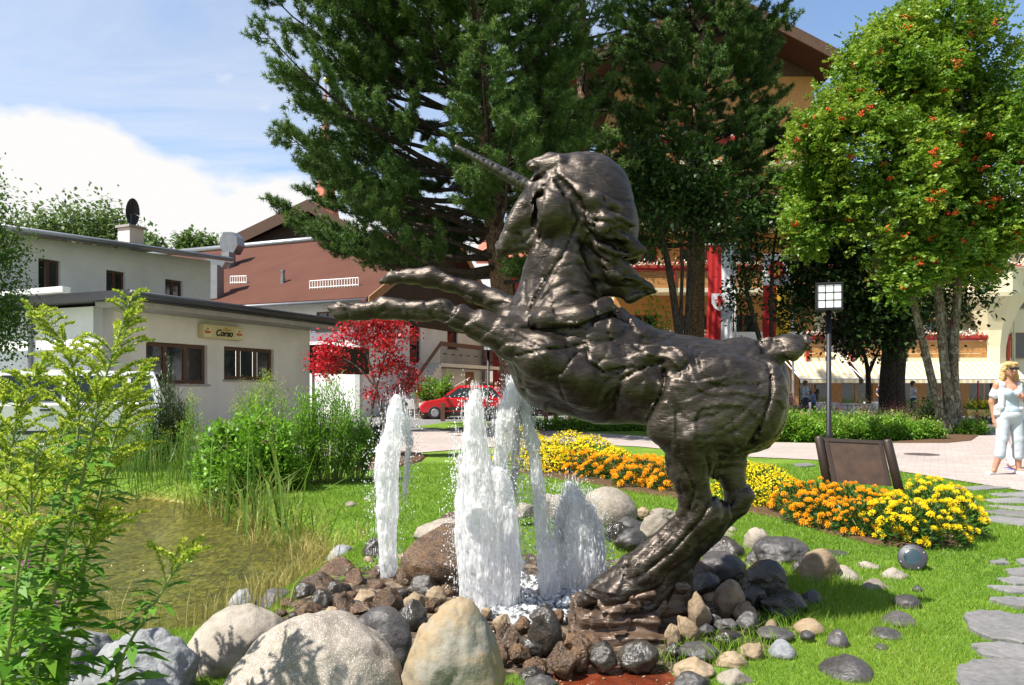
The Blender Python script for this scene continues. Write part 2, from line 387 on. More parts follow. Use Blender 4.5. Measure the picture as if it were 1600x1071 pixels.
# asphalt square behind, paved walk in front of it
m = NM('asphalt'); c0 = m.pos(); a1 = m.noise(c0, 0.35, 5); a2 = m.noise(c0, 40, 4)
m.end(m.bsdf(m.ramp(m.math('ADD', m.math('MULTIPLY', a1, 0.6), m.math('MULTIPLY', a2, 0.4)), [(0.3, (0.12, 0.118, 0.115)), (0.7, (0.20, 0.195, 0.19))]), 0.9, normal=m.bump(a2, 0.4, 0.01), spec=0.2))
sheet('village_square', [(-60, 17.5), (-9, 15.2), (-6.0, 14.6), (2, 27), (7.5, 27.5), (60, 27.5), (60, 75), (-60, 75)], 0.006, MATS['asphalt'], 'grey asphalt square behind the garden where cars park', 'square')
def paver(name, bw, bh, rot, cols, mortar):
    m = NM(name); c0 = m.map(m.pos(), (1, 1, 1), (0, 0, rot)); b = m.n('ShaderNodeTexBrick'); m.set(b.inputs['Vector'], c0)
    b.inputs['Scale'].default_value = 1.0; b.inputs['Brick Width'].default_value = bw; b.inputs['Row Height'].default_value = bh
    b.inputs['Mortar Size'].default_value = 0.007; b.inputs['Mortar Smooth'].default_value = 0.3; b.offset = 0.5
    m.set(b.inputs['Color1'], cols[0]); m.set(b.inputs['Color2'], cols[1]); m.set(b.inputs['Mortar'], mortar)
    big = m.noise(c0, 0.5, 5); col = m.mix(0.5, b.outputs[0], m.ramp(big, [(0.3, (0.6, 0.58, 0.56)), (0.7, (1.25, 1.15, 1.1))]), 'MULTIPLY')
    col = m.mix(0.25, col, m.noise(c0, 60, 3))
    inv = m.math('SUBTRACT', 1.0, b.outputs['Fac'])
    return m.end(m.bsdf(col, 0.85, normal=m.bump(inv, 0.5, 0.006), spec=0.25))
paver('pink_pavers', 0.24, 0.12, 0.5, ((0.27, 0.185, 0.15), (0.34, 0.275, 0.23)), (0.16, 0.14, 0.12))
WALK = G2((430, 712), (560, 716), (760, 700), (900, 694), (1000, 699), (1150, 714), (1280, 720), (1420, 740), (1520, 756), (1620, 772), (1800, 820), (1900, 740), (1700, 690), (1570, 664), (1530, 660), (1505, 684), (1440, 690), (1300, 694), (1200, 692), (1000, 682), (840, 672), (640, 676), (560, 690), (430, 695))
sheet('paved_walk', WALK, 0.014, MATS['pink_pavers'], 'walk of pale pink block pavers crossing the garden', 'pavement')
# round cover in the walk
m0 = plain('cast_iron', (0.10, 0.08, 0.075), 0.7, 0.3, 0.3, 30)
c_ = G(1440, 710, 0.02); b = MB(); b.lathe((0, 0, 0), [(0.33, 0), (0.33, 0.006), (0.30, 0.010), (0.27, 0.006)], 28)
mh = thing('manhole_cover', 'dark round manhole cover let into the pink paved walk', 'manhole cover', (c_[0], c_[1], 0.0145))
o = b.build('cover', m0, None); o.location = (c_[0], c_[1], 0.0145); adopt(o, mh)
b = MB()
for k in range(8): an = k * math.pi / 4; b.box((0.15 * math.cos(an), 0.15 * math.sin(an), 0.0085), (0.09, 0.015, 0.003), np.array(Matrix.Rotation(an, 3, 'Z')))
o = b.build('rib', m0, None); o.location = (c_[0], c_[1], 0.0145); adopt(o, mh)
# ---------------------------------------------------------------- the rearing unicorn
m = NM('bronze'); c0 = m.pos()
n1 = m.noise(c0, 2.2, 6, 0.6); n2 = m.noise(c0, 38, 5, 0.65); n3 = m.noise(m.map(c0, (6, 6, 26), (0, 0.5, 0)), 2.2, 6, 0.65, 1.2)
bz = m.n('ShaderNodeSeparateXYZ'); m.set(bz.inputs[0], c0)
col = m.ramp(m.math('ADD', m.math('MULTIPLY', n1, 0.5), m.math('MULTIPLY', n3, 0.5)), [(0.28, (0.019, 0.014, 0.0105)), (0.5, (0.052, 0.041, 0.032)), (0.72, (0.122, 0.101, 0.083))])
patina = m.math('MULTIPLY', m.math('MULTIPLY', m.ramp(n3, [(0.56, 0.0), (0.70, 1.0)]), m.ramp(bz.outputs[2], [(0.0, 1.0), (0.62, 0.0)])), 0.45)
col = m.mix(patina, col, (0.33, 0.38, 0.38))
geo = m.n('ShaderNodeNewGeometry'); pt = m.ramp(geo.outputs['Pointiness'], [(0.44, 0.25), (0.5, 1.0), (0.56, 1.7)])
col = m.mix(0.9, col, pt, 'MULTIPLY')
rg = m.ramp(n1, [(0.3, 0.25), (0.7, 0.45)])
m.end(m.bsdf(col, rg, 0.72, m.bump(m.math('ADD', m.math('MULTIPLY', n2, 0.5), m.math('MULTIPLY', n3, 0.9)), 0.4, 0.014), 0.5))
m = NM('wet_bronze_rock'); c0 = m.pos(); n1 = m.noise(m.map(c0, (3, 3, 22)), 1.6, 7, 0.6, 0.8); n2 = m.noise(c0, 30, 5)
m.end(m.bsdf(m.ramp(n1, [(0.3, (0.035, 0.022, 0.014)), (0.6, (0.13, 0.085, 0.055)), (0.8, (0.22, 0.16, 0.11))]), m.ramp(n2, [(0.3, 0.18), (0.7, 0.5)]), 0.25, m.bump(m.math('ADD', n1, m.math('MULTIPLY', n2, 0.3)), 0.6, 0.02), 0.6))
SD = 4.7; SC = F / SD
def dep(px): return -0.00055 * (px - 960)
def S(px, py, dy=0.0): return P(px, py, SD + dep(px) + dy)
def RY(deg):
    a = math.radians(deg); return np.array(((math.cos(a), 0, -math.sin(a)), (0, 1, 0), (math.sin(a), 0, math.cos(a))))
def chain(*pts):
    out = []
    for a, b in zip(pts[:-1], pts[1:]):
        out.append(('c', S(*a[:3]), a[3] / SC, S(*b[:3]), b[3] / SC))
    return out
def ell(px, py, dy, rx, rz, ry, rot=0): return ('e', S(px, py, dy), (rx / SC, ry, rz / SC), RY(rot))
big = [ell(915, 560, 0, 100, 84, .33), ell(1000, 588, 0, 130, 66, .31, 4), ell(850, 545, 0, 58, 72, .30)] + \
    chain((890, 560, 0, 78), (1010, 590, 0, 66), (1130, 605, 0, 62)) + \
    chain((880, 505, 0, 66), (884, 420, 0, 45), (886, 350, 0, 42)) + chain((822, 500, 0, 34), (846, 420, 0, 24), (860, 370, 0, 22)) + \
    chain((940, 505, 0, 34), (1010, 560, 0, 38), (1150, 580, 0, 42)) + chain((850, 595, 0, 44), (940, 612, 0, 46), (1030, 612, 0, 44)) + \
    [ell(1112, 632, -.14, 96, 84, .25, -8), ell(1160, 622, .0, 66, 80, .30), ell(1172, 630, .16, 58, 80, .20)] + \
    chain((1165, 560, 0, 30), (1205, 590, 0, 24))
mus = [ell(866, 328, -.13, 36, 42, .12, 15), ell(866, 328, .13, 36, 42, .12, 15), ell(860, 315, 0, 44, 48, .14),
       ell(905, 312, 0, 84, 71, .19, -18), ell(942, 340, 0, 54, 76, .17, -20)] + \
    chain((831, 257, 0, 9), (862, 254, 0, 14), (910, 262, 0, 22)) + chain((831, 258, -.07, 7), (870, 256, -.1, 13)) + chain((831, 258, .07, 7), (870, 256, .1, 13)) + \
    chain((848, 300, 0, 26), (818, 345, 0, 21), (797, 378, 0, 14), (786, 396, 0, 6)) + chain((852, 350, 0, 22), (826, 372, 0, 17), (806, 384, 0, 10)) + \
    chain((826, 306, -.05, 10), (800, 350, -.05, 8), (784, 384, -.03, 6), (780, 402, 0, 3)) + chain((826, 306, .05, 10), (800, 350, .05, 8), (784, 384, .03, 6)) + \
    chain((960, 360, -.03, 30), (985, 388, -.05, 15), (1006, 392, -.06, 5)) + chain((925, 405, -.04, 30), (970, 430, -.07, 19), (1018, 450, -.06, 5)) + \
    chain((945, 445, -.02, 16), (985, 462, -.04, 11), (1022, 455, -.04, 4)) + chain((950, 380, .08, 34), (990, 400, .1, 12)) + \
    chain((915, 345, -.17, 13), (940, 360, -.19, 11), (975, 372, -.15, 6)) + chain((895, 300, -.17, 10), (930, 312, -.19, 11), (965, 322, -.15, 5)) + \
    chain((870, 280, -.14, 8), (905, 300, -.19, 9), (935, 330, -.19, 8)) + chain((912, 340, -.15, 10), (950, 345, -.2, 10), (980, 352, -.13, 5)) + \
    chain((930, 385, -.10, 10), (955, 400, -.13, 10), (975, 415, -.12, 6)) + chain((828, 290, -.05, 9), (838, 282, -.07, 7)) + \
    chain((796, 497, -.10, 15), (850, 500, -.27, 17), (905, 497, -.27, 17), (948, 478, -.18, 13)) + chain((800, 492, .1, 14), (870, 495, .26, 16), (945, 478, .18, 13)) + \
    chain((800, 530, -.22, 30), (850, 560, -.3, 36), (905, 590, -.28, 34)) + [ell(850, 575, -.2, 44, 46, .14), ell(915, 600, -.24, 44, 40, .11, 10), ell(945, 565, -.24, 44, 26, .11, 25),
       ell(1000, 600, -.25, 36, 34, .09), ell(1005, 560, -.2, 40, 20, .12, -10), ell(1060, 565, -.27, 26, 22, .08), ell(1045, 660, -.24, 33, 38, .12, 10), ell(1120, 585, -.28, 46, 30, .10, -15),
       ell(1088, 625, -.28, 56, 54, .10, 20), ell(1145, 645, -.28, 48, 54, .10, 25), ell(1195, 630, -.2, 30, 60, .12, 10), ell(1180, 640, .2, 44, 66, .14, 5), ell(935, 520, -.2, 40, 20, .1, -20), ell(985, 530, -.1, 40, 18, .12, -18)] + \
    chain((1080, 680, -.22, 50), (1078, 735, -.2, 29), (1086, 778, -.18, 23), (1092, 805, -.16, 26)) + chain((1112, 790, -.06, 14), (1122, 800, -.02, 16)) + chain((1112, 700, .02, 30), (1114, 735, .04, 15)) + \
    chain((1135, 690, .12, 40), (1140, 740, .12, 21), (1157, 776, .12, 17), (1153, 790, .12, 16)) + chain((1172, 776, .12, 6), (1150, 780, .12, 15)) + \
    chain((1150, 790, .12, 17), (1105, 828, .1, 22), (1055, 872, .08, 28)) + chain((1100, 800, -.16, 28), (1058, 846, -.13, 28), (1000, 888, -.12, 27), (945, 922, -.1, 19), (912, 940, -.08, 12)) + \
    chain((1085, 825, 0, 20), (1045, 880, 0, 30), (1005, 930, 0, 44)) + chain((1128, 800, .02, 16), (1085, 840, .04, 30)) + \
    chain((1062, 870, .05, 20), (1060, 950, .05, 22)) + chain((1020, 900, -.16, 16), (960, 930, -.18, 20)) + \
    chain((1186, 560, -.02, 16), (1200, 545, -.04, 14), (1232, 540, -.05, 14), (1258, 533, -.05, 9)) + chain((1200, 552, -.09, 9), (1240, 550, -.09, 11), (1256, 542, -.08, 8)) + chain((1204, 590, -.02, 14), (1204, 550, -.04, 15)) + \
    chain((516, 484, -.30, 7), (534, 487, -.30, 11), (566, 486, -.30, 10), (596, 480, -.30, 14), (616, 482, -.30, 12), (650, 487, -.30, 11), (690, 484, -.29, 14), (720, 494, -.28, 15), (755, 510, -.27, 22), (800, 530, -.25, 32)) + \
    chain((600, 474, -.31, 8), (640, 481, -.32, 6), (694, 478, -.31, 8)) + chain((540, 494, -.28, 6), (600, 490, -.3, 7), (690, 492, -.3, 8), (760, 525, -.28, 12)) + \
    chain((596, 441, .26, 6), (613, 433, .26, 10), (640, 432, .26, 9), (668, 434, .26, 14), (702, 444, .25, 11), (735, 454, .24, 14), (748, 460, .24, 16), (775, 470, .22, 18), (815, 495, .18, 30)) + chain((640, 430, .25, 6), (672, 428, .25, 8), (740, 452, .22, 9))
lo = np.array((-1.22, 3.95, -0.30)); hi = np.array((1.95, 5.35, 2.95)); RS = 0.0115
ax, fld = sdf_grid(lo, hi, RS)
for p in big: sdf_add(ax, fld, p, 0.07, RS)
for p in mus: sdf_add(ax, fld, p, 0.040, RS)
for p in [ell(838, 276, -.10, 9, 8, .09), ell(848, 270, -.16, 5, 10, .05), ell(843, 306, -.17, 7, 7, .06), ell(838, 335, -.14, 5, 26, .06, 12), ell(1022, 430, -.02, 22, 6, .05)]: sdf_add(ax, fld, p, 0.012, RS, True)
for A_, B_ in zip(*(lambda L: (L[:-1], L[1:]))([(862, 268, -.17, 5), (880, 290, -.20, 8), (900, 314, -.21, 9), (908, 348, -.20, 9), (916, 384, -.15, 10), (930, 418, -.14, 10), (944, 446, -.12, 9)])): sdf_add(ax, fld, ('c', S(*A_[:3]), A_[3] / SC, S(*B_[:3]), B_[3] / SC), 0.010, RS, True)
for L_ in ([(846, 290, -.17, 4), (838, 316, -.15, 6), (834, 346, -.12, 7), (842, 370, -.10, 6)], [(968, 398, -.10, 4), (985, 412, -.08, 8), (1010, 420, -.05, 9)], [(925, 352, -.20, 3), (955, 366, -.21, 4), (990, 372, -.16, 4)], [(920, 300, -.21, 2), (955, 316, -.20, 3), (985, 336, -.14, 3)], [(945, 420, -.13, 3), (975, 438, -.12, 4), (1005, 447, -.1, 3)], [(792, 392, -.09, 2), (806, 380, -.09, 3), (822, 366, -.1, 3)]):
    for A_, B_ in zip(L_[:-1], L_[1:]): sdf_add(ax, fld, ('c', S(*A_[:3]), A_[3] / SC, S(*B_[:3]), B_[3] / SC), 0.008, RS, True)
for p in chain((845, 296, -.15, 7), (856, 292, -.16, 6)) + chain((940, 385, -.16, 7), (962, 396, -.17, 7), (986, 398, -.12, 3)) + chain((935, 330, -.20, 6), (965, 340, -.19, 6), (992, 352, -.12, 3)): sdf_add(ax, fld, p, 0.010, RS)
fi = np.argwhere(np.abs(fld) < 0.09)
pp = np.stack([ax[k][fi[:, k]] for k in range(3)], 1)
ipx = 800 + F * pp[:, 0] / pp[:, 1]; ipz = HZ - F * (pp[:, 2] - CH) / pp[:, 1]
dl = np.zeros(len(pp))
GRV = [([(906, 341), (891, 372), (879, 400), (864, 421), (845, 450), (833, 472), (826, 490)], 3.0, .020), ([(860, 440), (872, 420), (895, 412), (915, 415)], 3, .010), ([(840, 480), (862, 452), (890, 440), (925, 450)], 4, .010),
 ([(795, 510), (850, 516), (900, 512), (950, 492), (985, 505)], 4, .020), ([(808, 556), (850, 547), (892, 542), (915, 537), (920, 565), (943, 582), (976, 575)], 3.2, .022), ([(962, 640), (962, 620), (971, 593), (999, 577), (1037, 566)], 3.2, .022),
 ([(845, 590), (860, 586), (878, 584), (890, 565), (901, 552)], 3, .018), ([(868, 590), (874, 605), (883, 625)], 2.6, .014), ([(1037, 580), (1038, 600), (1032, 620), (1013, 655)], 3.5, .022), ([(1060, 708), (1090, 694), (1116, 678), (1148, 655), (1170, 635), (1186, 615)], 2.4, .010),
 ([(1075, 712), (1120, 690), (1156, 668), (1191, 628)], 2.4, .007), ([(1201, 572), (1206, 600), (1203, 625), (1188, 668), (1170, 692)], 3.5, .026), 
 ([(1058, 715), (1075, 740), (1085, 765), (1076, 800), (1035, 846), (975, 890)], 3, .016), ([(1105, 712), (1108, 745), (1116, 772), (1098, 808), (1050, 862), (1010, 892)], 3.5, .022), ([(1125, 715), (1122, 750), (1134, 790)], 3, .018), ([(1090, 790), (1070, 815), (1020, 865)], 2.5, .012),
 ([(560, 492), (600, 487), (650, 487), (690, 487), (735, 506), (790, 530)], 2, .010), ([(690, 470), (694, 484), (690, 500)], 3, .008), ([(800, 520), (835, 540), (860, 545)], 3, .014), ([(880, 520), (930, 535), (960, 530)], 3, .012), ([(990, 540), (1020, 560), (1000, 580)], 3, .012),
 ([(850, 290), (880, 305), (910, 325), (930, 345), (960, 350)], 3, .016), ([(900, 335), (930, 345), (970, 345), (985, 355)], 2.5, .012), ([(895, 290), (940, 300), (975, 318)], 2.5, .010), ([(910, 350), (935, 372), (960, 382)], 3, .016), ([(905, 375), (925, 395), (950, 410)], 4, .018),
 ([(835, 312), (838, 330), (832, 352)], 3, .016), ([(1195, 545), (1225, 545), (1250, 540)], 2, .012)]
RDG = [([(1040, 585), (1080, 600), (1120, 595), (1165, 580)], 4, .008), ([(860, 505), (905, 505), (945, 487)], 4, .008), ([(1065, 745), (1070, 790), (1030, 835)], 4, .008), ([(985, 560), (1010, 590), (1000, 630)], 4, .008), ([(870, 470), (895, 450), (930, 470)], 4, .008)]
for L, w, A in GRV + [(a, b_, -c_) for a, b_, c_ in RDG]:
    best = np.full(len(pp), 1e9)
    for a, b_ in zip(L[:-1], L[1:]):
        ex, ez = b_[0] - a[0], b_[1] - a[1]; t = np.clip(((ipx - a[0]) * ex + (ipz - a[1]) * ez) / (ex * ex + ez * ez), 0, 1)
        best = np.minimum(best, (ipx - a[0] - t * ex) ** 2 + (ipz - a[1] - t * ez) ** 2)
    dl += 0.75 * A * np.exp(-best / (0.5 * w * w))
# clay-like folds: ridged, flow-warped noise
wp = pp + 0.10 * np.stack([fbm(pp + 3, 3.0, 2), fbm(pp + 9, 3.0, 2), fbm(pp + 17, 3.0, 2)], 1)
ca, sa_ = math.cos(0.6), math.sin(0.6)
st = np.stack([(wp[:, 0] * ca + wp[:, 2] * sa_) * 3.2, wp[:, 1] * 5, (-wp[:, 0] * sa_ + wp[:, 2] * ca) * 9], 1)
rid = 1 - np.abs(2 * vnoise(st, 1.0) - 1)
dl += 0.006 * sstep(0.86, 1.0, rid) + 0.005 * fbm(pp, 9, 3) + 0.005 * fbm(st, 3.0, 2)
rid2 = 1 - np.abs(2 * vnoise(wp * np.array((5.5, 5.5, 7.5)) + 5, 1.0) - 1)
saw = (vnoise(wp * np.array((2.6, 2.6, 3.4)) + 3, 1.0) * 5.0 + (pp[:, 0] * .8 - pp[:, 2]) * .6) % 1
dl += 0.011 * (saw - .5) + 0.006 * sstep(0.92, 1.0, rid2) - 0.006 * sstep(.55, .85, fbm(wp + 21, 7, 2) * .5 + .5)
head = np.exp(-(((ipx - 935) / 55) ** 2 + ((ipz - 300) / 45) ** 2))
fld[tuple(fi.T)] += (dl * (1 - 0.8 * head)).astype(np.float32)
V, Q = surface_nets(ax, fld)
bs = S(985, 1000)
statue = thing('unicorn_statue', 'large dark bronze statue of a rearing unicorn on a rock base', 'statue', (bs[0], bs[1], -0.2))
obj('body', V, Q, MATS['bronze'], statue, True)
# horn of stacked rings
a, b_ = S(840, 300), S(711, 229, -0.02); hb = MB(); ax_ = (b_ - a); pts, rad = [], []
for k in range(57):
    t = k / 56; r = (0.047 * (1 - t) + 0.015 * t) * (1 + 0.18 * (0.5 - abs((t * 9) % 1 - 0.5) * 2) * (1 if (t * 9) % 1 < .85 else -1.6)); pts.append(a + ax_ * t); rad.append(r)
hb.tube(pts, rad, 18); horn = hb.build('horn', plain('horn_bronze', (0.09, 0.08, 0.072), 0.35, 0.7, 0.3, 12, 0.2), statue, True)
for k in range(2, 9):
    hs = MB()
    t = (k + 0.1) / 9.3; c = a + ax_ * t; r = 0.047 * (1 - t) + 0.015 * t; d_ = ax_ / np.linalg.norm(ax_)
    hs.tube([c + np.array((0.0, -r * .75, r * 0.25)) - d_ * 0.006, c + np.array((0.0, -r * .75, r * 0.25)) + d_ * 0.006], [r * 0.42, r * 0.42], 10)
    hs.build('slot', plain('horn_slot', (0.008, 0.008, 0.008), 0.9), horn)
# layered rock base
ax, fld = sdf_grid(np.array((0.28, 4.0, -0.34)), np.array((1.25, 5.3, 0.36)), 0.011)
def bx(px0, px1, py0, py1, dy, hd, rot=0, rnd=2): return ('b', S((px0 + px1) / 2, (py0 + py1) / 2, dy), ((px1 - px0) / 2 / SC, hd, (py1 - py0) / 2 / SC), RY(rot), rnd * .4 / SC)
for p in [bx(890, 1052, 984, 1030, 0, .36, 2, 4), bx(897, 1046, 968, 990, .01, .34, 3, 3), bx(898, 1014, 946, 970, .03, .28, 1, 4), bx(905, 1010, 940, 950, .03, .26, 0, 3), bx(1000, 1056, 900, 985, .12, .2, 4, 4), bx(950, 1030, 915, 945, .06, .22, -14, 4), bx(1012, 1048, 975, 990, .1, .3, 10, 3), bx(925, 1000, 905, 918, -.02, .16, -32, 2), bx(935, 1020, 925, 938, -.05, .2, -24, 2), bx(960, 1040, 890, 902, .03, .14, -38, 2)]: sdf_add(ax, fld, p, 0.006, 0.011)
fi = np.argwhere(np.abs(fld) < 0.07); pp = np.stack([ax[k][fi[:, k]] for k in range(3)], 1)
stt = pp * np.array((3.0, 3.0, 26.0)) + 0.5 * fbm(pp, 4, 2)[:, None]
fld[tuple(fi.T)] += (0.030 * (vnoise(stt, 1.0) - .5) + 0.030 * fbm(pp, 7, 4) + 0.018 * fbm(stt, 2.0, 2) + 0.02 * ((vnoise(pp, 5.0) * 4) % 1 - .5)).astype(np.float32)
V, Q = surface_nets(ax, fld); tagb = obj('rock_base', V, Q, MATS['wet_bronze_rock'], statue, True)
# ---------------------------------------------------------------- boulders and stones
def ico(level):
    t = (1 + 5 ** .5) / 2
    V = [(-1, t, 0), (1, t, 0), (-1, -t, 0), (1, -t, 0), (0, -1, t), (0, 1, t), (0, -1, -t), (0, 1, -t), (t, 0, -1), (t, 0, 1), (-t, 0, -1), (-t, 0, 1)]
    V = [np.array(v) / np.linalg.norm(v) for v in V]
    Fc = [(0, 11, 5), (0, 5, 1), (0, 1, 7), (0, 7, 10), (0, 10, 11), (1, 5, 9), (5, 11, 4), (11, 10, 2), (10, 7, 6), (7, 1, 8), (3, 9, 4), (3, 4, 2), (3, 2, 6), (3, 6, 8), (3, 8, 9), (4, 9, 5), (2, 4, 11), (6, 2, 10), (8, 6, 7), (9, 8, 1)]
    for _ in range(level):
        c = {}; F2 = []
        def mid(a, b):
            k = (min(a, b), max(a, b))
            if k not in c: p = V[a] + V[b]; V.append(p / np.linalg.norm(p)); c[k] = len(V) - 1
            return c[k]
        for a, b, d in Fc:
            x, y, z = mid(a, b), mid(b, d), mid(d, a); F2 += [(a, x, z), (b, y, x), (d, z, y), (x, y, z)]
        Fc = F2
    return np.array(V), np.array(Fc)
ICO = {k: ico(k) for k in (1, 2, 3, 4)}
def rock_verts(level, seed, facets=7, flat=0.72, rough=0.10):
    r = np.random.default_rng(seed); V, Fc = ICO[level]; V = V.copy()
    for _ in range(facets):
        n = r.normal(size=3); n /= np.linalg.norm(n); c = r.uniform(flat, flat + 0.2); d = V @ n - c; m_ = d > 0
        V[m_] -= np.outer(d[m_] * 0.95, n)
    V = V / np.abs(V).max(0)
    off = r.uniform(0, 30, 3)
    dsp = rough * fbm(V + off, 1.3, 3) + rough * 0.5 * fbm(V + off, 4.0, 3) - rough * .35 * sstep(.86, 1., 1 - np.abs(2 * vnoise(V * 1.7 + off, 1.0) - 1))
    return V * (1 + dsp)[:, None], Fc
def stonemat(name, stops, rough=(0.6, 0.85), scale=3.0, speck=0.0, bump=0.35, speckcol=(0.8, 0.78, 0.74), spec=0.4):
    m = NM(name); c0 = m.off(m.pos()); n1 = m.noise(c0, scale * 2.0, 7, 0.62); n2 = m.noise(c0, scale * 14, 5, 0.6); n3 = m.noise(m.map(c0, (1, 1, 3), (0.5, 0.4, 0)), scale * 1.2, 5, 0.6, 1.0)
    c = m.ramp(m.math('ADD', m.math('MULTIPLY', n1, 0.55), m.math('MULTIPLY', n3, 0.45)), stops)
    c = m.mix(0.5, c, m.ramp(n2, [(0.3, 0.6), (0.7, 1.35)]), 'MULTIPLY')
    if speck:
        v = m.vor(c0, 150); c = m.mix(m.math('MULTIPLY', m.ramp(v, [(0.12, 1.0), (0.3, 0.0)]), speck), c, speckcol)
        v2 = m.vor(m.map(c0, loc=(5, 3, 1)), 190); c = m.mix(m.math('MULTIPLY', m.ramp(v2, [(0.12, 1.0), (0.3, 0.0)]), speck), c, (0.10, 0.09, 0.08))
    hs_ = m.math('ADD', m.math('MULTIPLY', m.rnd(), 0.5), 0.75); c = m.mix(1.0, c, m.ramp(m.rnd(), [(0, (0.8, 0.78, 0.75)), (1, (1.15, 1.13, 1.1))]), 'MULTIPLY')
    return m.end(m.bsdf(c, m.ramp(n2, [(0.3, rough[0]), (0.7, rough[1])]), 0.0, m.bump(m.math('ADD', n2, m.math('MULTIPLY', n1, 1.5)), bump, 0.025), spec))
stonemat('granite', [(0.3, (0.135, 0.118, 0.098)), (0.5, (0.23, 0.20, 0.165)), (0.75, (0.32, 0.285, 0.24))], scale=2, speck=0.9)
stonemat('pale_stone', [(0.25, (0.13, 0.11, 0.088)), (0.5, (0.245, 0.215, 0.175)), (0.75, (0.36, 0.325, 0.275))], scale=2)
stonemat('tan_stone', [(0.25, (0.12, 0.08, 0.045)), (0.5, (0.25, 0.185, 0.115)), (0.75, (0.36, 0.295, 0.215))], scale=3)
stonemat('yellow_stone', [(0.25, (0.13, 0.12, 0.095)), (0.42, (0.25, 0.235, 0.20)), (0.55, (0.28, 0.205, 0.11)), (0.75, (0.34, 0.285, 0.195))], scale=1.5)
stonemat('grey_stone', [(0.3, (0.12, 0.128, 0.14)), (0.5, (0.20, 0.21, 0.225)), (0.75, (0.31, 0.315, 0.33))], scale=3, bump=0.5)
stonemat('dark_stone', [(0.3, (0.026, 0.025, 0.026)), (0.5, (0.062, 0.058, 0.057)), (0.75, (0.115, 0.106, 0.098))], (0.3, 0.6), 3)
stonemat('wet_brown', [(0.25, (0.018, 0.011, 0.006)), (0.45, (0.065, 0.036, 0.017)), (0.6, (0.15, 0.085, 0.040)), (0.8, (0.29, 0.205, 0.125))], (0.08, 0.42), 6, bump=0.7, spec=0.6)
stonemat('wet_dark', [(0.3, (0.014, 0.013, 0.011)), (0.55, (0.045, 0.038, 0.028)), (0.8, (0.10, 0.075, 0.05))], (0.06, 0.32), 5, bump=0.4, spec=0.6)
SM = dict(g='granite', p='pale_stone', t='tan_stone', y='yellow_stone', b='grey_stone', d='dark_stone', w='wet_brown', k='wet_dark')
_seed = [100]
NAMED = []; _used = set()
def rock(px, py, w, h, label, tone, d=None, name='stone', lv=3, zg=-0.1, facets=9, flat=0.66, deep=0.9, sink=0.25, group=None, seed=None, roll=0.0, rough=0.19, peak=None):
    """a stone whose visible outline is w by h photo pixels around (px, py)"""
    _seed[0] += 1; sd = seed or _seed[0]
    da = (CH - (zg if d is None else -0.03)) * F / (py + h * 0.5 - HZ)
    d = da if d is None else min(d, da)
    rx = w * 0.5 * d / F; rz = h * 0.5 * d / F
    d2 = d + rx * deep * 0.5
    V, Fc = rock_verts(lv, sd, facets, flat, rough)
    pk_ = np.random.default_rng(sd + 9).uniform(0, .34) if peak is None else peak[0]; sh_ = np.random.default_rng(sd + 5).uniform(-.25, .25) if peak is None else peak[1]
    zc_ = np.clip(V[:, 2], -.2, 1) + .2; V[:, 0] = V[:, 0] * (1 - pk_ * zc_) + sh_ * zc_ * pk_; V[:, 1] *= 1 - .8 * pk_ * zc_
    c, s = math.cos(roll), math.sin(roll); Rm = np.array(((c, 0, -s), (0, 1, 0), (s, 0, c)))
    V = V * np.array((rx, rx * deep, rz * (1 + sink))) @ Rm.T
    loc = P(px, py, d2) - np.array((0, 0, rz * sink))
    o = obj(name, V, Fc, MATS[SM[tone]], None, True, loc=loc)
    NAMED.append((px, py, label)); return tag(o, label, 'boulder' if name == 'boulder' else 'stone', group)
R = rock
R(215, 1052, 232, 140, 'angular blue grey boulder at the bottom edge beside the tall goldenrod', 'b', 3.55, 'boulder', 4, facets=10, flat=.62, seed=5)
R(105, 1032, 170, 100, 'blue grey boulder half hidden behind goldenrod stems at lower left', 'b', 4.0, 'boulder', 4, facets=10, flat=.62, seed=9)
R(373, 1000, 190, 112, 'smooth pale rounded boulder on the pond edge left of the speckled granite', 'p', 4.3, 'boulder', 4, facets=6, flat=.72, seed=12, roll=.12, rough=.09)
R(492, 1048, 305, 190, 'largest speckled granite boulder at the bottom centre', 'g', 3.5, 'boulder', 4, facets=7, flat=.74, seed=21, rough=.12, peak=(.22, .1))
R(590, 1000, 130, 104, 'dark brown boulder wedged between the granite and the yellowish boulder', 'd', 4.05, 'boulder', 3, seed=23)
R(712, 1028, 178, 206, 'yellowish pointed boulder standing in front of the tall fountain jets', 'y', 3.7, 'boulder', 4, facets=9, flat=.62, seed=37, roll=-.10, rough=.12, peak=(.26, -.3))
R(640, 1078, 130, 60, 'dark shadowed boulder under the yellowish boulder at the bottom edge', 'd', 3.6, 'boulder', 3)
R(722, 1074, 90, 30, 'small pale stone cut by the bottom edge below the yellowish boulder', 'p', 3.2)
R(380, 936, 48, 32, 'small blue grey stone beside the water above the smooth pale boulder', 'b', zg=-.2)
R(430, 936, 76, 36, 'flat dark grey stone at the water next to the small blue grey one', 'd', zg=-.2)
R(538, 866, 54, 30, 'light blue grey stone at the far tip of the stone heap by the pond', 'b', zg=-.15)
R(585, 864, 46, 50, 'dark wet stone directly behind the left water jet', 'k', zg=-.1)
R(528, 890, 72, 46, 'purplish brown wet stone on the heap edge below the light blue grey stone', 'w')
R(492, 912, 68, 40, 'flat brown wet stone overhanging the pond water', 'w')
R(574, 883, 30, 28, 'small cream stone left of the single water jet', 't')
R(590, 895, 36, 34, 'reddish brown round stone at the foot of the left jet', 'w')
R(556, 905, 40, 34, 'orange brown broken stone in the middle of the heap', 'w', facets=10, flat=.6)
R(524, 898, 36, 26, 'cracked orange brown stone leaning on the purplish one', 'w', facets=10, flat=.6)
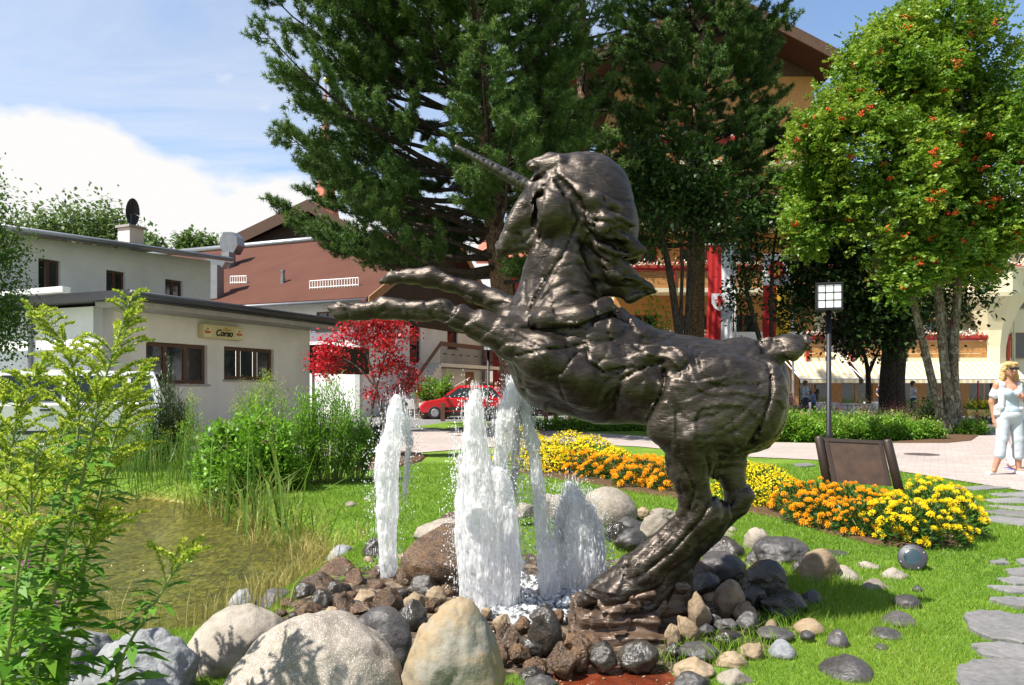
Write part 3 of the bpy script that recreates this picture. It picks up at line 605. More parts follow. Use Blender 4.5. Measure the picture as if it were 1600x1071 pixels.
R(528, 920, 46, 30, 'greenish grey wet stone in the middle of the heap', 'k')
R(476, 926, 40, 30, 'dark olive wet stone above the flat slab by the pond', 'k')
R(498, 925, 54, 26, 'pale brown flat stone in the middle of the heap', 'w')
R(502, 938, 44, 36, 'dark green wet rounded stone in the heap', 'k')
R(480, 956, 48, 34, 'red brown glossy stone just above the granite boulder', 'w', facets=9, flat=.62)
R(517, 957, 32, 20, 'cream flat topped stone just above the granite boulder', 't', facets=9, flat=.6)
R(536, 942, 44, 36, 'dark brown wet stone right of the dark green one', 'w')
R(570, 933, 42, 26, 'tan wet stone in front of the left jet foot', 't')
R(606, 945, 52, 50, 'brown block stone with a flat top in front of the left jet', 'w', facets=9, flat=.6)
R(566, 950, 54, 22, 'long flat brown stone left of the flat topped block', 'w')
R(650, 940, 44, 28, 'pale brown wet stone between the jets', 't')
R(682, 930, 36, 26, 'cream brown stone at the left foot of the tall jets', 't')
R(676, 942, 28, 22, 'small dark brown glossy stone at the left foot of the tall jets', 'w')
R(634, 900, 34, 34, 'purplish red stone right of the left jet', 'w')
R(634, 877, 42, 26, 'tan stone behind the left jet on its right side', 't')
R(662, 915, 60, 36, 'dark speckled wet stone between the two fountain jets', 'k')
R(645, 960, 60, 44, 'dark wet stone behind the granite boulder', 'k')
R(700, 862, 150, 86, 'large brown wet boulder behind the fountain jets', 'w', 6.6, 'boulder', 4, facets=5, flat=.76, seed=44, rough=.05)
R(694, 830, 106, 44, 'pale rough slab lying on the grass behind the brown wet boulder', 'p', 7.3, 'boulder', 3)
R(705, 808, 46, 20, 'red brown stone at the back of the fountain', 'w', 7.9)
R(948, 792, 98, 62, 'big pale rounded boulder behind the right water jet', 'p', 7.6, 'boulder', 4, facets=4, flat=.8, seed=51, rough=.05)
R(868, 786, 50, 34, 'rough pale stone left of the right water jet', 'p', 7.7)
R(818, 796, 34, 24, 'small white stone seen between the jets', 'p', 7.6)
R(1003, 800, 26, 18, 'small brown stone right of the big pale boulder', 't', 7.9)
R(1034, 802, 46, 18, 'flat grey stone behind the statue legs', 'p', 7.9)
R(984, 822, 70, 28, 'grey flat stone below the big pale boulder', 'd', 7.2)
R(1024, 822, 56, 44, 'smooth cream stone touching the statue legs', 'p', 6.9)
R(986, 845, 62, 36, 'brown lichen stone left of the statue legs', 'd', 6.4)
R(962, 832, 40, 34, 'dark mossy stone behind the right water jet', 'k', 6.8)
R(1000, 838, 34, 16, 'small flat pale stone left of the statue legs', 'p', 6.9)
R(1130, 837, 52, 14, 'flat pale stone in the grass behind the statue', 'p', 7.3)
R(1130, 856, 72, 40, 'shiny red brown stone right of the statue legs', 'k', 6.6, facets=4, flat=.8)
R(1184, 845, 50, 40, 'light rounded stone behind the black boulder', 'p', 6.8)
R(1220, 862, 96, 48, 'black flat boulder on the rock pile right of the statue', 'd', 6.4, 'boulder', 4, facets=5, flat=.75)
R(1126, 883, 84, 44, 'dark grey rounded boulder just right of the statue legs', 'd', 5.9, 'boulder', 3, facets=4, flat=.8)
R(1176, 875, 28, 30, 'small black stone wedged between the dark boulders', 'k', 6.1)
R(1280, 886, 60, 56, 'brown topped upright stone at the right of the rock pile', 't', 6.0, facets=6, flat=.68)
R(1304, 868, 54, 16, 'flat grey stone lying in the grass behind the upright stone', 'd', 6.6)
R(1200, 905, 90, 62, 'large glossy grey boulder catching the sun on its left face', 'k', 5.45, 'boulder', 4, facets=8, flat=.62, seed=63)
R(1248, 890, 24, 24, 'small black stone left of the upright stone', 'k', 6.0)
R(1088, 892, 56, 34, 'brown and grey wet stone against the statue base', 'w', 5.7)
R(1147, 894, 28, 26, 'small brown grey upright stone in the rock pile', 'd', 5.6)
R(1100, 906, 56, 30, 'grey wet slab against the statue base', 'k', 5.5)
R(1138, 931, 58, 54, 'sunlit tan stone in front of the glossy grey boulder', 't', 5.1, facets=8, flat=.64)
R(1225, 941, 74, 36, 'blue black wet stone lying in the grass', 'k', 5.15, facets=7, flat=.66)
R(1180, 932, 40, 30, 'black wet stone between the tan stone and the blue black one', 'k', 5.3)
R(1268, 934, 36, 28, 'grey pitted stone at the right of the blue black one', 'd', 5.3)
R(1092, 950, 40, 60, 'upright cream block beside the statue base', 't', 4.85, facets=9, flat=.6)
R(1320, 897, 58, 30, 'grey white crusty stone on the grass right of the pile', 'p', 5.9)
R(1358, 886, 46, 18, 'pale flat stone in the grass behind the crusty one', 'p', 6.2)
R(1397, 900, 48, 26, 'pale half buried stone left of the round garden spotlight', 'p', 5.9)
R(1368, 916, 60, 22, 'white low stone lying in the statue shadow', 'p', 5.6)
R(1165, 954, 44, 26, 'cream rounded stone on top of a brown one', 't', 4.8)
R(1170, 970, 42, 28, 'brown grey angular stone in the grass beside the base', 'd', 4.65, facets=9, flat=.62)
R(1075, 979, 36, 40, 'long tan stone leaning beside the statue base', 't', 4.5, roll=.5)
R(1050, 988, 28, 32, 'cream knob of stone at the right corner of the statue base', 't', 4.4)
R(1116, 966, 24, 18, 'small grey stone below the upright cream block', 'd', 4.75)
R(1134, 975, 36, 18, 'dark flat stone sunk in the grass', 'd', 4.6)
R(1104, 982, 28, 18, 'grey brown stone beside the leaning tan stone', 'd', 4.55)
R(1136, 994, 46, 18, 'blackish flat stone sunk in the grass', 'k', 4.4)
R(1092, 1017, 66, 30, 'grey brown granular boulder in the grass near the red puddle', 'd', 4.1)
R(1085, 1042, 68, 36, 'brown stained flat boulder at the edge of the red puddle', 't', 3.85)
R(1145, 1032, 52, 26, 'orange stained flat stone in the grass', 't', 3.95)
R(1176, 1017, 40, 32, 'cream elongated stone tilted in the grass', 't', 4.1, roll=-.6)
R(1150, 1060, 62, 34, 'cracked white stone at the bottom edge', 'p', 3.7)
R(1082, 1066, 64, 32, 'greenish wet boulder cut by the bottom edge', 'd', 3.6)
for (px, py, w, h, lb, tn) in [(1265, 975, 50, 18, 'cream flat stone set in the lawn', 't'), (1262, 991, 22, 12, 'small grey stone touching the cream flat stone', 'd'), (1309, 996, 36, 24, 'grey smooth egg shaped stone in the lawn', 'd'), (1222, 1010, 44, 22, 'grey cracked flat stone in the lawn', 'b'),
        (1322, 1040, 88, 32, 'large oval grey stepping stone in the lawn', 'd'), (1384, 988, 52, 14, 'long grey flat stone in the lawn', 'd'), (1377, 1010, 22, 8, 'tiny grey flat stone in the lawn', 'd'), (1404, 965, 56, 18, 'oval brown grey flat stone in the lawn', 'd'), (1416, 938, 40, 18, 'dark grey flat stone at the shadow edge', 'd'),
        (1434, 919, 18, 8, 'tiny dark stone right of the shadow', 'd'), (1212, 986, 60, 12, 'flat dark stone half grown over near the cream stone', 'd'), (1205, 975, 20, 14, 'small tan stone near the brown grey angular stone', 't'), (1142, 826, 22, 7, 'small pale flat stone on the lawn behind the statue', 'p'), (548, 787, 20, 8, 'small pale stone on the lawn left of the left jet', 'p')]:
    R(px, py, w, h, lb, tn, zg=0.01, lv=2, facets=3, flat=.8, deep=1.2 if h > 12 else 1.0, sink=.6)
# around the fountain foot, right of the tall jets
R(852, 977, 56, 66, 'black wet upright stone left of the statue base', 'k', 4.35, facets=7, flat=.66)
R(818, 974, 28, 26, 'flat brown stone left of the black upright stone', 'w', 4.6)
R(784, 972, 34, 34, 'cream brown wet stone at the foot of the tall jets', 't', 4.5, facets=9, flat=.6)
R(790, 997, 46, 50, 'golden brown crumbly stone behind the yellowish boulder', 'w', 4.3, facets=10, flat=.58)
R(783, 1020, 28, 30, 'orange glossy stone touching the yellowish boulder', 'w', 4.1)
R(812, 1018, 40, 30, 'dark brown wet stone near the orange glossy one', 'w', 4.1)
R(830, 1010, 36, 28, 'greenish black wet stone near the golden brown one', 'k', 4.15)
R(836, 1038, 42, 28, 'brown pitted stone in the shade', 'w', 3.95)
R(832, 1052, 44, 26, 'black shiny stone near the bottom edge', 'k', 3.85)
R(846, 1068, 60, 24, 'grey pebbled stone cut by the bottom edge', 'd', 3.7)
R(876, 1028, 56, 48, 'large golden brown broken stone in front of the statue base', 'w', 4.0, facets=10, flat=.58, seed=80)
R(902, 1020, 40, 46, 'red brown broken stone leaning on the golden brown one', 'w', 4.05, facets=10, flat=.6)
R(896, 1000, 56, 24, 'flat brown wet stone below the statue base', 'w', 4.2)
R(942, 1023, 48, 44, 'greenish black wedge shaped stone below the statue base', 'k', 4.0, facets=9, flat=.62)
R(998, 1022, 66, 42, 'glossy olive rounded stone below the statue base', 'k', 3.98, facets=4, flat=.8)
R(1052, 1014, 30, 20, 'small black stone in the grass at the puddle corner', 'k', 4.15)
R(846, 960, 40, 18, 'dark wet stone behind the black upright stone', 'k', 4.9)
R(762, 985, 30, 26, 'brown wet stone right behind the yellowish boulder', 'w', 4.5)
# filler cobbles tucked between the named stones
_fill = [make_mesh('cobble', *(lambda a: (a[0] * 0.5, a[1]))(rock_verts(2, 700 + k, 7, .66)), True) for k in range(6)]
for k, me in enumerate(_fill): me.materials.append(MATS[SM['wwkdtw'[k]]])
FILL = [(452, 942), (438, 955), (462, 962), (540, 962), (520, 972), (505, 905), (545, 930), (586, 915), (588, 960), (626, 926), (640, 965), (606, 905), (655, 958), (690, 952), (612, 888), (560, 882), (548, 920), (672, 898), (686, 905), (700, 918), (720, 912), (745, 905), (880, 905), (900, 890), (920, 880), (860, 915), (930, 860), (845, 900), (1000, 860), (1010, 845), (950, 850),
        (800, 1045), (818, 1060), (856, 1000), (870, 995), (925, 1000), (916, 1042), (790, 1040), (768, 1005), (1065, 1005), (1110, 930), (1070, 960), (1160, 915), (1195, 935), (1110, 870), (1150, 868), (1200, 882), (1245, 912), (1075, 990), (465, 945), (515, 930), (555, 945), (760, 955), (870, 960), (1060, 940), (1240, 880)]
for i, (px, py) in enumerate(FILL):
    d = (CH + 0.10) * F / (py + 8 - HZ); s = random.uniform(24, 36) * d / F
    lx = px < 730
    o = inst('cobble', _fill[i % 6], P(px, py, d) - np.array((0, 0, s * .15)), None, (random.random(), random.random(), random.random() * 6), (s, s * random.uniform(.7, 1), s * random.uniform(.6, .8)))
    lb = None
    for (qx, qy, ql) in sorted(NAMED, key=lambda q: (q[0] - px) ** 2 + (q[1] - py) ** 2):
        dr = ('right of' if px > qx else 'left of') if abs(px - qx) > abs(py - qy) else ('in front of' if py > qy else 'behind')
        wds = ql.split()[:10]
        while wds[-1] in ('the', 'of', 'in', 'by', 'at', 'to', 'on', 'and', 'left', 'right', 'beside', 'behind', 'above', 'next', 'between', 'with', 'its', 'a', 'front', 'against', 'near', 'just', 'below'): wds.pop()
        lb = 'small cobble ' + dr + ' the ' + ' '.join(wds)
        if lb not in _used: break
    _used.add(lb)
    tag(o, lb, 'cobble', 'cobbles left of the tall jets' if lx else 'cobbles around the statue base')
# pebbles round the red puddle
m = NM('red_puddle'); c0 = m.pos(); n1 = m.noise(c0, 9, 6); n2 = m.noise(c0, 60, 3)
m.end(m.bsdf(m.ramp(n1, [(0.3, (0.05, 0.012, 0.006)), (0.55, (0.135, 0.026, 0.009)), (0.75, (0.20, 0.075, 0.04))]), m.ramp(n2, [(0.3, .12), (0.7, .45)]), 0, m.bump(n2, .4, .01), .6))
pc = [G(px, py, -0.06)[:2] for px, py in ((850, 1058), (880, 1046), (930, 1042), (990, 1040), (1050, 1040), (1085, 1060), (1080, 1110), (860, 1110))]
pc = [a_ * (1 - t_) + b_ * t_ + rng.normal(0, .03, 2) for a_, b_ in zip(pc, pc[1:] + pc[:1]) for t_ in (0, .2, .4, .6, .8)]
sheet('red_puddle', pc, -0.062, MATS['red_puddle'], 'shallow puddle on iron red ground below the statue base', 'puddle')
pv, pf = [], []
Vb, Fb = ICO[1]
for k in range(34):
    c = G(rng.uniform(850, 1060), rng.choice([rng.uniform(1040, 1050), rng.uniform(1045, 1075)]), -0.058); s = rng.uniform(.003, .008)
    pf.append(Fb + len(pv) * len(Vb)); pv.append(Vb * s * np.array((1, 1, .6)) + c)
tag(obj('pebbles', np.concatenate(pv), np.concatenate(pf), MATS['tan_stone'], None, True), 'scatter of tiny pale pebbles in the red puddle', 'pebbles', kind='stuff')
# flagstones in the lawn at the right
stonemat('slate', [(0.3, (0.11, 0.11, 0.112)), (0.5, (0.17, 0.167, 0.168)), (0.75, (0.23, 0.225, 0.22))], (0.6, 0.85), 2, bump=.3)
FL = [([(1506, 966), (1530, 958), (1570, 960), (1640, 972), (1640, 1006), (1600, 1009), (1545, 999), (1512, 985)], 'big grey flagstone at the right edge in the lawn'), ([(1517, 1012), (1560, 1009), (1640, 1018), (1640, 1042), (1598, 1040), (1535, 1026)], 'narrow grey flagstone below the big one at the right edge'),
      ([(1494, 1050), (1520, 1037), (1560, 1034), (1640, 1046), (1640, 1090), (1500, 1085)], 'grey flagstone in the lower right corner'), ([(1545, 940), (1570, 936), (1640, 941), (1640, 953), (1590, 951)], 'thin flagstone above the big one'), ([(1542, 919), (1640, 921), (1640, 931), (1580, 930)], 'long thin flagstone two above the big one'),
      ([(1558, 908), (1580, 905), (1640, 908), (1640, 918), (1590, 918)], 'thin flagstone three above the big one'), ([(1570, 894), (1600, 890), (1640, 893), (1640, 904), (1590, 904)], 'thin flagstone four above the big one at the right edge'), ([(1550, 880), (1572, 877), (1576, 884), (1556, 885)], 'small flagstone standing alone in the lawn at the right'), ([(1588, 878), (1640, 876), (1640, 886), (1596, 886)], 'flagstone cut by the right edge beside the small one'),
      ([(1524, 811), (1560, 809), (1640, 818), (1640, 828), (1570, 821)], 'grey step slab right of the lemon yellow flowers'), ([(1532, 801), (1560, 799), (1640, 806), (1640, 813), (1580, 809)], 'second step slab behind the grey one right of the flowers'), ([(1540, 792), (1640, 795), (1640, 801), (1590, 799)], 'third step slab behind the lemon flowers'), ([(1535, 783), (1590, 780), (1640, 784), (1640, 789), (1560, 788)], 'fourth step slab behind the lemon flowers'),
      ([(1545, 774), (1600, 771), (1640, 774), (1640, 779), (1570, 778)], 'fifth step slab near the walk edge'), ([(1490, 764), (1540, 761), (1580, 764), (1530, 768)], 'flat slab in the grass in front of the walking woman'), ([(1238, 727), (1262, 725), (1275, 729), (1250, 731)], 'small slab in the grass left of the brown board')]
for pts, lb in FL:
    w0 = [G(px, py, 0.0) for px, py in pts]; w = [a_ * (1 - t_) + b_ * t_ + np.array((*rng.normal(0, .010 if t_ else .004, 2), 0)) for a_, b_ in zip(w0, w0[1:] + w0[:1]) for t_ in (0, .25, .5, .75)]; ctr = np.mean(w, 0); n = len(w); V, Fc = [], []
    for sc_, z in ((1.0, -0.03), (1.0, 0.014), (0.97, 0.022)): V += [(*(ctr[:2] + (p[:2] - ctr[:2]) * sc_), z + 0.003 * math.sin(i * 2.1)) for i, p in enumerate(w)]
    for r_ in (0, 1): Fc += [(r_ * n + i, r_ * n + (i + 1) % n, (r_ + 1) * n + (i + 1) % n, (r_ + 1) * n + i) for i in range(n)]
    V = [np.array(v) - ctr for v in V]; Fc.append(tuple(range(2 * n, 3 * n)))
    tag(obj('flagstone', V, Fc, MATS['slate'], loc=ctr), lb, 'flagstone', 'flagstones in the lawn')
# ---------------------------------------------------------------- fountain water
m = NM('foam_water'); c0 = m.pos(); n1 = m.noise(m.map(c0, (1, 1, .35)), 55, 5, .6); n2 = m.noise(c0, 210, 3)
b_ = m.bsdf((0.98, 0.98, 0.98), 0.45, normal=m.bump(m.math('ADD', n1, m.math('MULTIPLY', n2, .5)), .35, .012), spec=0.4)
t_ = m.n('ShaderNodeBsdfTranslucent'); t_.inputs[0].default_value = (.98, .98, .98, 1)
tr_ = m.n('ShaderNodeBsdfTransparent'); tr_.inputs[0].default_value = (.97, .98, .98, 1)
body_ = m.mixs(.62, b_, t_.outputs[0])
m.end(m.mixs(m.ramp(m.noise(m.map(c0, (1, 1, .22)), 42, 5, .6), [(0.44, 0.0), (0.70, 0.85)]), body_, tr_.outputs[0]))
m = NM('droplet'); b_ = m.bsdf((0.98, 0.98, 0.98), 0.2, spec=.5); t_ = m.n('ShaderNodeBsdfTranslucent'); t_.inputs[0].default_value = (.95, .96, .97, 1); m.end(m.mixs(.4, b_, t_.outputs[0]))
def jet(label, d, strands, drops, seed, res=0.008, amp=0.020):
    """strands: polylines of (px, py, dy, r_px) from nozzle up and back down"""
    pr = []; pts = []
    for L in strands:
        for a, b in zip(L[:-1], L[1:]):
            pr.append(('c', P(a[0], a[1], d + a[2]), .80 * a[3] * d / F, P(b[0], b[1], d + b[2]), .80 * b[3] * d / F))
            for t in np.linspace(0, 1, 8): pts.append((np.array(a) * (1 - t) + np.array(b) * t))
    lo = np.min([np.minimum(p[1], p[3]) - max(p[2], p[4]) for p in pr], 0) - .06; hi = np.max([np.maximum(p[1], p[3]) + max(p[2], p[4]) for p in pr], 0) + .06
    ax, f = sdf_grid(lo, hi, res)
    for p in pr: sdf_add(ax, f, p, 0.02, res)
    fi = np.argwhere(np.abs(f) < 0.11); pp = np.stack([ax[k][fi[:, k]] for k in range(3)], 1)
    q = pp * np.array((1, 1, .16)) + seed
    f[tuple(fi.T)] += (amp * 1.5 * fbm(q, 15, 3) + amp * 0.9 * fbm(q, 44, 2) + amp * 0.35 * fbm(pp + seed, 34, 2)).astype(np.float32)
    V, Q = surface_nets(ax, f); base = P(strands[0][0][0], strands[0][0][1], d)
    t = thing('fountain_jet', label, 'water jet', base, 'fountain water jets')
    obj('water_column', V, Q, MATS['foam_water'], t, True)
    r = np.random.default_rng(seed); Vb, Fb = ICO[1]; pv, pf = [], []
    for k in range(drops * 2):
        c = pts[r.integers(len(pts))]; sp_ = abs(r.normal(0, 1)); an = r.uniform(0, 6.28)
        cc = P(c[0] + math.cos(an) * (c[3] + 6 + sp_ * 10), c[1] + r.normal(0, 18), d + c[2] + r.normal(0, .05)); s = r.uniform(.0012, .0036) * (1.6 if r.random() < .08 else 1)
        if cc[2] < -0.1: continue
        pf.append(Fb + len(pv) * len(Vb)); pv.append(Vb * s * np.array((1, 1, r.uniform(1, 1.9))) + cc)
    Vs = np.array(((1, 0, 0), (-.5, .87, 0), (-.5, -.87, 0), (0, 0, 1.), (0, 0, -1.))); Fs = np.array(((0, 1, 3), (1, 2, 3), (2, 0, 3), (1, 0, 4), (2, 1, 4), (0, 2, 4))); n = drops * 4
    A_ = np.array(pts)[r.integers(len(pts), size=n)]; an = r.uniform(0, 6.28, n); rr_ = A_[:, 3] * (.55 + .42 * np.abs(r.normal(0, 1, n))) * d / F
    cc = np.stack([(A_[:, 0] - 800) / F * d + np.cos(an) * rr_, d + A_[:, 2] + np.sin(an) * rr_, CH + (HZ - A_[:, 1] + r.normal(0, 9, n)) / F * d], 1); w_ = r.uniform(.0008, .0022, n); l_ = w_ * r.uniform(6, 26, n)
    SV = cc[:, None, :] + Vs[None] * np.stack([w_, w_, l_], 1)[:, None, :]; SF = (Fs[None] + (np.arange(n) * 5)[:, None, None]).reshape(-1, 3)
    tag(obj('spray', SV.reshape(-1, 3), SF, MATS['droplet'], t, True), kind='stuff')
    tag(obj('droplets', np.concatenate(pv), np.concatenate(pf), MATS['droplet'], t, True), kind='stuff')
jet('single slim white water jet standing left of the tall jets', 5.75, [[(605, 925, 0, 11), (606, 880, 0, 15), (603, 800, 0, 20), (604, 740, 0, 20), (612, 690, 0, 19), (618, 650, 0, 17), (622, 626, 0, 9)], [(632, 650, 0, 7), (640, 690, .02, 5), (636, 730, .03, 3), (632, 770, .03, 3)], [(596, 700, 0, 6), (590, 745, 0, 4), (593, 790, 0, 4)]], 520, 3, .007, .016)
jet('broad white water jet in the middle, left of the forked jet', 5.15, [[(765, 965, 0, 30), (758, 880, 0, 42), (752, 800, 0, 40), (745, 740, 0, 32), (742, 690, 0, 24), (741, 640, 0, 17), (744, 615, 0, 8)], [(728, 930, .02, 12), (722, 830, .02, 12), (724, 750, .02, 9), (720, 710, .02, 4)], [(790, 955, -.04, 18), (798, 880, -.04, 22), (790, 800, -.04, 18), (778, 740, -.03, 15)]], 900, 8, .009, .020)
jet('tall forked white water jet with an arm falling to the right', 5.35, [[(800, 950, .05, 14), (806, 880, .05, 14), (796, 790, .03, 12), (782, 720, .0, 14), (790, 660, 0, 20), (800, 620, 0, 15), (802, 600, 0, 8)], [(818, 618, .02, 8), (822, 640, .02, 11), (832, 700, .03, 11), (843, 780, .04, 12), (852, 850, .04, 16), (862, 935, .04, 18)], [(800, 640, .02, 10), (806, 690, .02, 7), (804, 740, .02, 6), (800, 780, .02, 5)]], 1100, 15, .008, .018)
jet('short fan shaped white water jet beside the statue legs', 5.6, [[(905, 935, 0, 40), (908, 880, 0, 40), (904, 830, 0, 32), (897, 785, 0, 22), (893, 762, 0, 9)], [(938, 925, 0, 12), (932, 860, 0, 16), (918, 800, 0, 14)], [(878, 900, 0, 10), (874, 830, 0, 10), (884, 785, 0, 10)]], 1100, 22, .008, .024)
# churned water at the foot of the jets
gxx = np.arange(-0.36, 0.62, 0.012); gyy = np.arange(4.75, 6.2, 0.016); AX, AY = np.meshgrid(gxx, gyy, indexing='ij')
AZ = -0.085 + 0.045 * fbm(np.stack([AX, AY, AX * 0], -1), 9, 3) + 0.03 * fbm(np.stack([AX, AY, AX * 0 + 4], -1), 26, 2)
rr = ((AX - .10) / .52) ** 2 + ((AY - 5.4) / .72) ** 2; AZ -= 0.25 * sstep(.55, 1.0, rr)
ii = np.arange(AX.size).reshape(AX.shape)
m = NM('churned_water'); c0 = m.pos(); n1 = m.noise(c0, 26, 6, .65)
b_ = m.bsdf((0.88, 0.9, 0.92), 0.15, normal=m.bump(n1, .8, .03), spec=.6); tr_ = m.n('ShaderNodeBsdfTransparent'); tr_.inputs[0].default_value = (.75, .78, .8, 1)
g_ = m.n('ShaderNodeBsdfGlossy'); g_.inputs['Roughness'].default_value = .08; m.set(g_.inputs['Normal'], m.bump(n1, .8, .03))
m.end(m.mixs(m.ramp(n1, [(0.42, 0.0), (0.6, .8)]), m.mixs(.12, tr_.outputs[0], g_.outputs[0]), b_))
tag(obj('churned_water', np.stack([AX, AY, AZ], -1).reshape(-1, 3), np.stack([ii[:-1, :-1].ravel(), ii[1:, :-1].ravel(), ii[1:, 1:].ravel(), ii[:-1, 1:].ravel()], 1), MATS['churned_water'], None, True), 'churned foaming water in the hollow at the foot of the jets', 'water', kind='structure')
# ---------------------------------------------------------------- foliage builders
class LV:
    """collects leaves (4-cornered, pointed) as numpy blocks"""
    def __init__(s): s.V = []; s.n = 0; s.a = []
    def add(s, base, d, L, W, var, up=None, r=None, belly=0.45):
        base = np.asarray(base, float).reshape(-1, 3); n = len(base); d = np.broadcast_to(np.asarray(d, float), (n, 3)); d = d / (np.linalg.norm(d, axis=1, keepdims=True) + 1e-9)
        r = rng if r is None else r
        ref = r.normal(size=(n, 3)) if up is None else np.broadcast_to(np.asarray(up, float), (n, 3)) + r.normal(size=(n, 3)) * .25
        sd = np.cross(d, ref); sd /= (np.linalg.norm(sd, axis=1, keepdims=True) + 1e-9)
        L = np.broadcast_to(L, n)[:, None]; W = np.broadcast_to(W, n)[:, None] * .5
        nr = np.cross(sd, d)
        s.V.append(np.stack([base, base + d * L * belly + sd * W + nr * W * .25, base + d * L - nr * L * .06, base + d * L * belly - sd * W + nr * W * .25], 1).reshape(-1, 3)); s.n += n
        s.a.append(np.repeat(np.broadcast_to(var, n), 4)); return s
    def build(s, name, mat, parent=None):
        V = np.concatenate(s.V); Fc = np.arange(len(V)).reshape(-1, 4); return obj(name, V, Fc, mat, parent, False, np.concatenate(s.a))
class BL:
    """blades: thin triangles"""
    def __init__(s): s.V = []; s.a = []
    def add(s, base, tip, w, var):
        base = np.asarray(base, float).reshape(-1, 3); tip = np.asarray(tip, float).reshape(-1, 3); n = len(base); d = tip - base
        sd = np.cross(d, rng.normal(size=(n, 3))); sd /= (np.linalg.norm(sd, axis=1, keepdims=True) + 1e-9); w = np.broadcast_to(w, n)[:, None] * .5
        s.V.append(np.stack([base - sd * w, base + sd * w, tip], 1).reshape(-1, 3)); s.a.append(np.repeat(np.broadcast_to(var, n), 3)); return s
    def build(s, name, mat, parent=None):
        V = np.concatenate(s.V); return obj(name, V, np.arange(len(V)).reshape(-1, 3), mat, parent, False, np.concatenate(s.a))
def unit(v): v = np.asarray(v, float); return v / (np.linalg.norm(v, axis=-1, keepdims=True) + 1e-9)
def rdir(n, r=None): return unit((rng if r is None else r).normal(size=(n, 3)))
def curve(pts, n=12):
    """smooth polyline through control points (Catmull-Rom)"""
    p = [np.asarray(q, float) for q in pts]; p = [2 * p[0] - p[1]] + p + [2 * p[-1] - p[-2]]; out = []
    for i in range(1, len(p) - 2):
        for t in np.linspace(0, 1, n, endpoint=False):
            out.append(.5 * ((2 * p[i]) + (-p[i - 1] + p[i + 1]) * t + (2 * p[i - 1] - 5 * p[i] + 4 * p[i + 1] - p[i + 2]) * t * t + (-p[i - 1] + 3 * p[i] - 3 * p[i + 1] + p[i + 2]) * t ** 3))
    out.append(p[-2]); return np.array(out)
leafmat('leaf_goldenrod', [(0.1, (0.045, 0.13, 0.012)), (0.5, (0.10, 0.24, 0.022)), (0.9, (0.21, 0.34, 0.04))], .4)
leafmat('bud_goldenrod', [(0.1, (0.22, 0.34, 0.03)), (0.5, (0.40, 0.50, 0.05)), (0.9, (0.58, 0.60, 0.09))], .35, .7)
leafmat('leaf_shrub', [(0.1, (0.045, 0.13, 0.010)), (0.5, (0.115, 0.27, 0.020)), (0.9, (0.22, 0.40, 0.04))], .4)
leafmat('leaf_dark', [(0.1, (0.010, 0.028, 0.007)), (0.5, (0.022, 0.055, 0.012)), (0.9, (0.05, 0.10, 0.020))], .25)
leafmat('leaf_reed', [(0.1, (0.05, 0.12, 0.015)), (0.5, (0.13, 0.23, 0.03)), (0.8, (0.28, 0.30, 0.07)), (1.0, (0.42, 0.36, 0.13))], .35)
leafmat('leaf_straw', [(0.1, (0.22, 0.22, 0.05)), (0.9, (0.45, 0.36, 0.13))], .3)
leafmat('leaf_maple_red', [(0.1, (0.16, 0.006, 0.010)), (0.5, (0.42, 0.012, 0.022)), (0.9, (0.62, 0.035, 0.05))], .35)
leafmat('leaf_purple', [(0.1, (0.02, 0.008, 0.010)), (0.9, (0.07, 0.022, 0.025))], .2)
leafmat('leaf_rowan', [(0.1, (0.032, 0.09, 0.010)), (0.45, (0.10, 0.21, 0.020)), (0.75, (0.22, 0.33, 0.03)), (1.0, (0.38, 0.42, 0.06))], .4)
leafmat('leaf_birch', [(0.1, (0.03, 0.085, 0.012)), (0.9, (0.12, 0.22, 0.035))], .4)
leafmat('leaf_far', [(0.1, (0.05, 0.10, 0.03)), (0.9, (0.15, 0.22, 0.075))], .3)
leafmat('needle_pine', [(0.1, (0.022, 0.056, 0.012)), (0.5, (0.065, 0.135, 0.024)), (0.9, (0.16, 0.24, 0.045))], .25, .5)
leafmat('grass_blade', [(0.1, (0.07, 0.16, 0.012)), (0.5, (0.155, 0.285, 0.022)), (0.85, (0.25, 0.36, 0.04)), (1.0, (0.36, 0.34, 0.10))], .4)
leafmat('leaf_marigold', [(0.1, (0.018, 0.055, 0.012)), (0.9, (0.06, 0.14, 0.025))], .25)
leafmat('petal_orange', [(0.1, (0.75, 0.20, 0.004)), (0.5, (0.86, 0.36, 0.005)), (0.9, (0.92, 0.50, 0.01))], .25, .7, .2)
leafmat('petal_lemon', [(0.1, (0.80, 0.56, 0.006)), (0.9, (0.90, 0.72, 0.02))], .25, .7, .2)
leafmat('petal_yellow', [(0.1, (0.74, 0.56, 0.008)), (0.9, (0.88, 0.76, 0.03))], .25, .7, .2)
leafmat('plume_pink', [(0.1, (0.46, 0.26, 0.20)), (0.9, (0.68, 0.48, 0.38))], .3, .8)
leafmat('plume_red', [(0.1, (0.22, 0.04, 0.05)), (0.9, (0.40, 0.12, 0.12))], .3, .8)
leafmat('flower_mauve', [(0.1, (0.35, 0.05, 0.32)), (0.9, (0.55, 0.15, 0.50))], .3, .8)
leafmat('flower_white', [(0.1, (0.7, 0.68, 0.62)), (0.9, (0.85, 0.84, 0.8))], .3, .8)
leafmat('flower_red', [(0.1, (0.5, 0.02, 0.02)), (0.9, (0.75, 0.06, 0.03))], .3, .8)
leafmat('berry', [(0.1, (0.45, 0.035, 0.008)), (0.9, (0.75, 0.10, 0.015))], .05, .3)
plain('stem_green', (0.16, 0.20, 0.05), .6, 0, .3, 9); plain('stem_brown', (0.14, 0.10, 0.06), .8, 0, .3, 9)
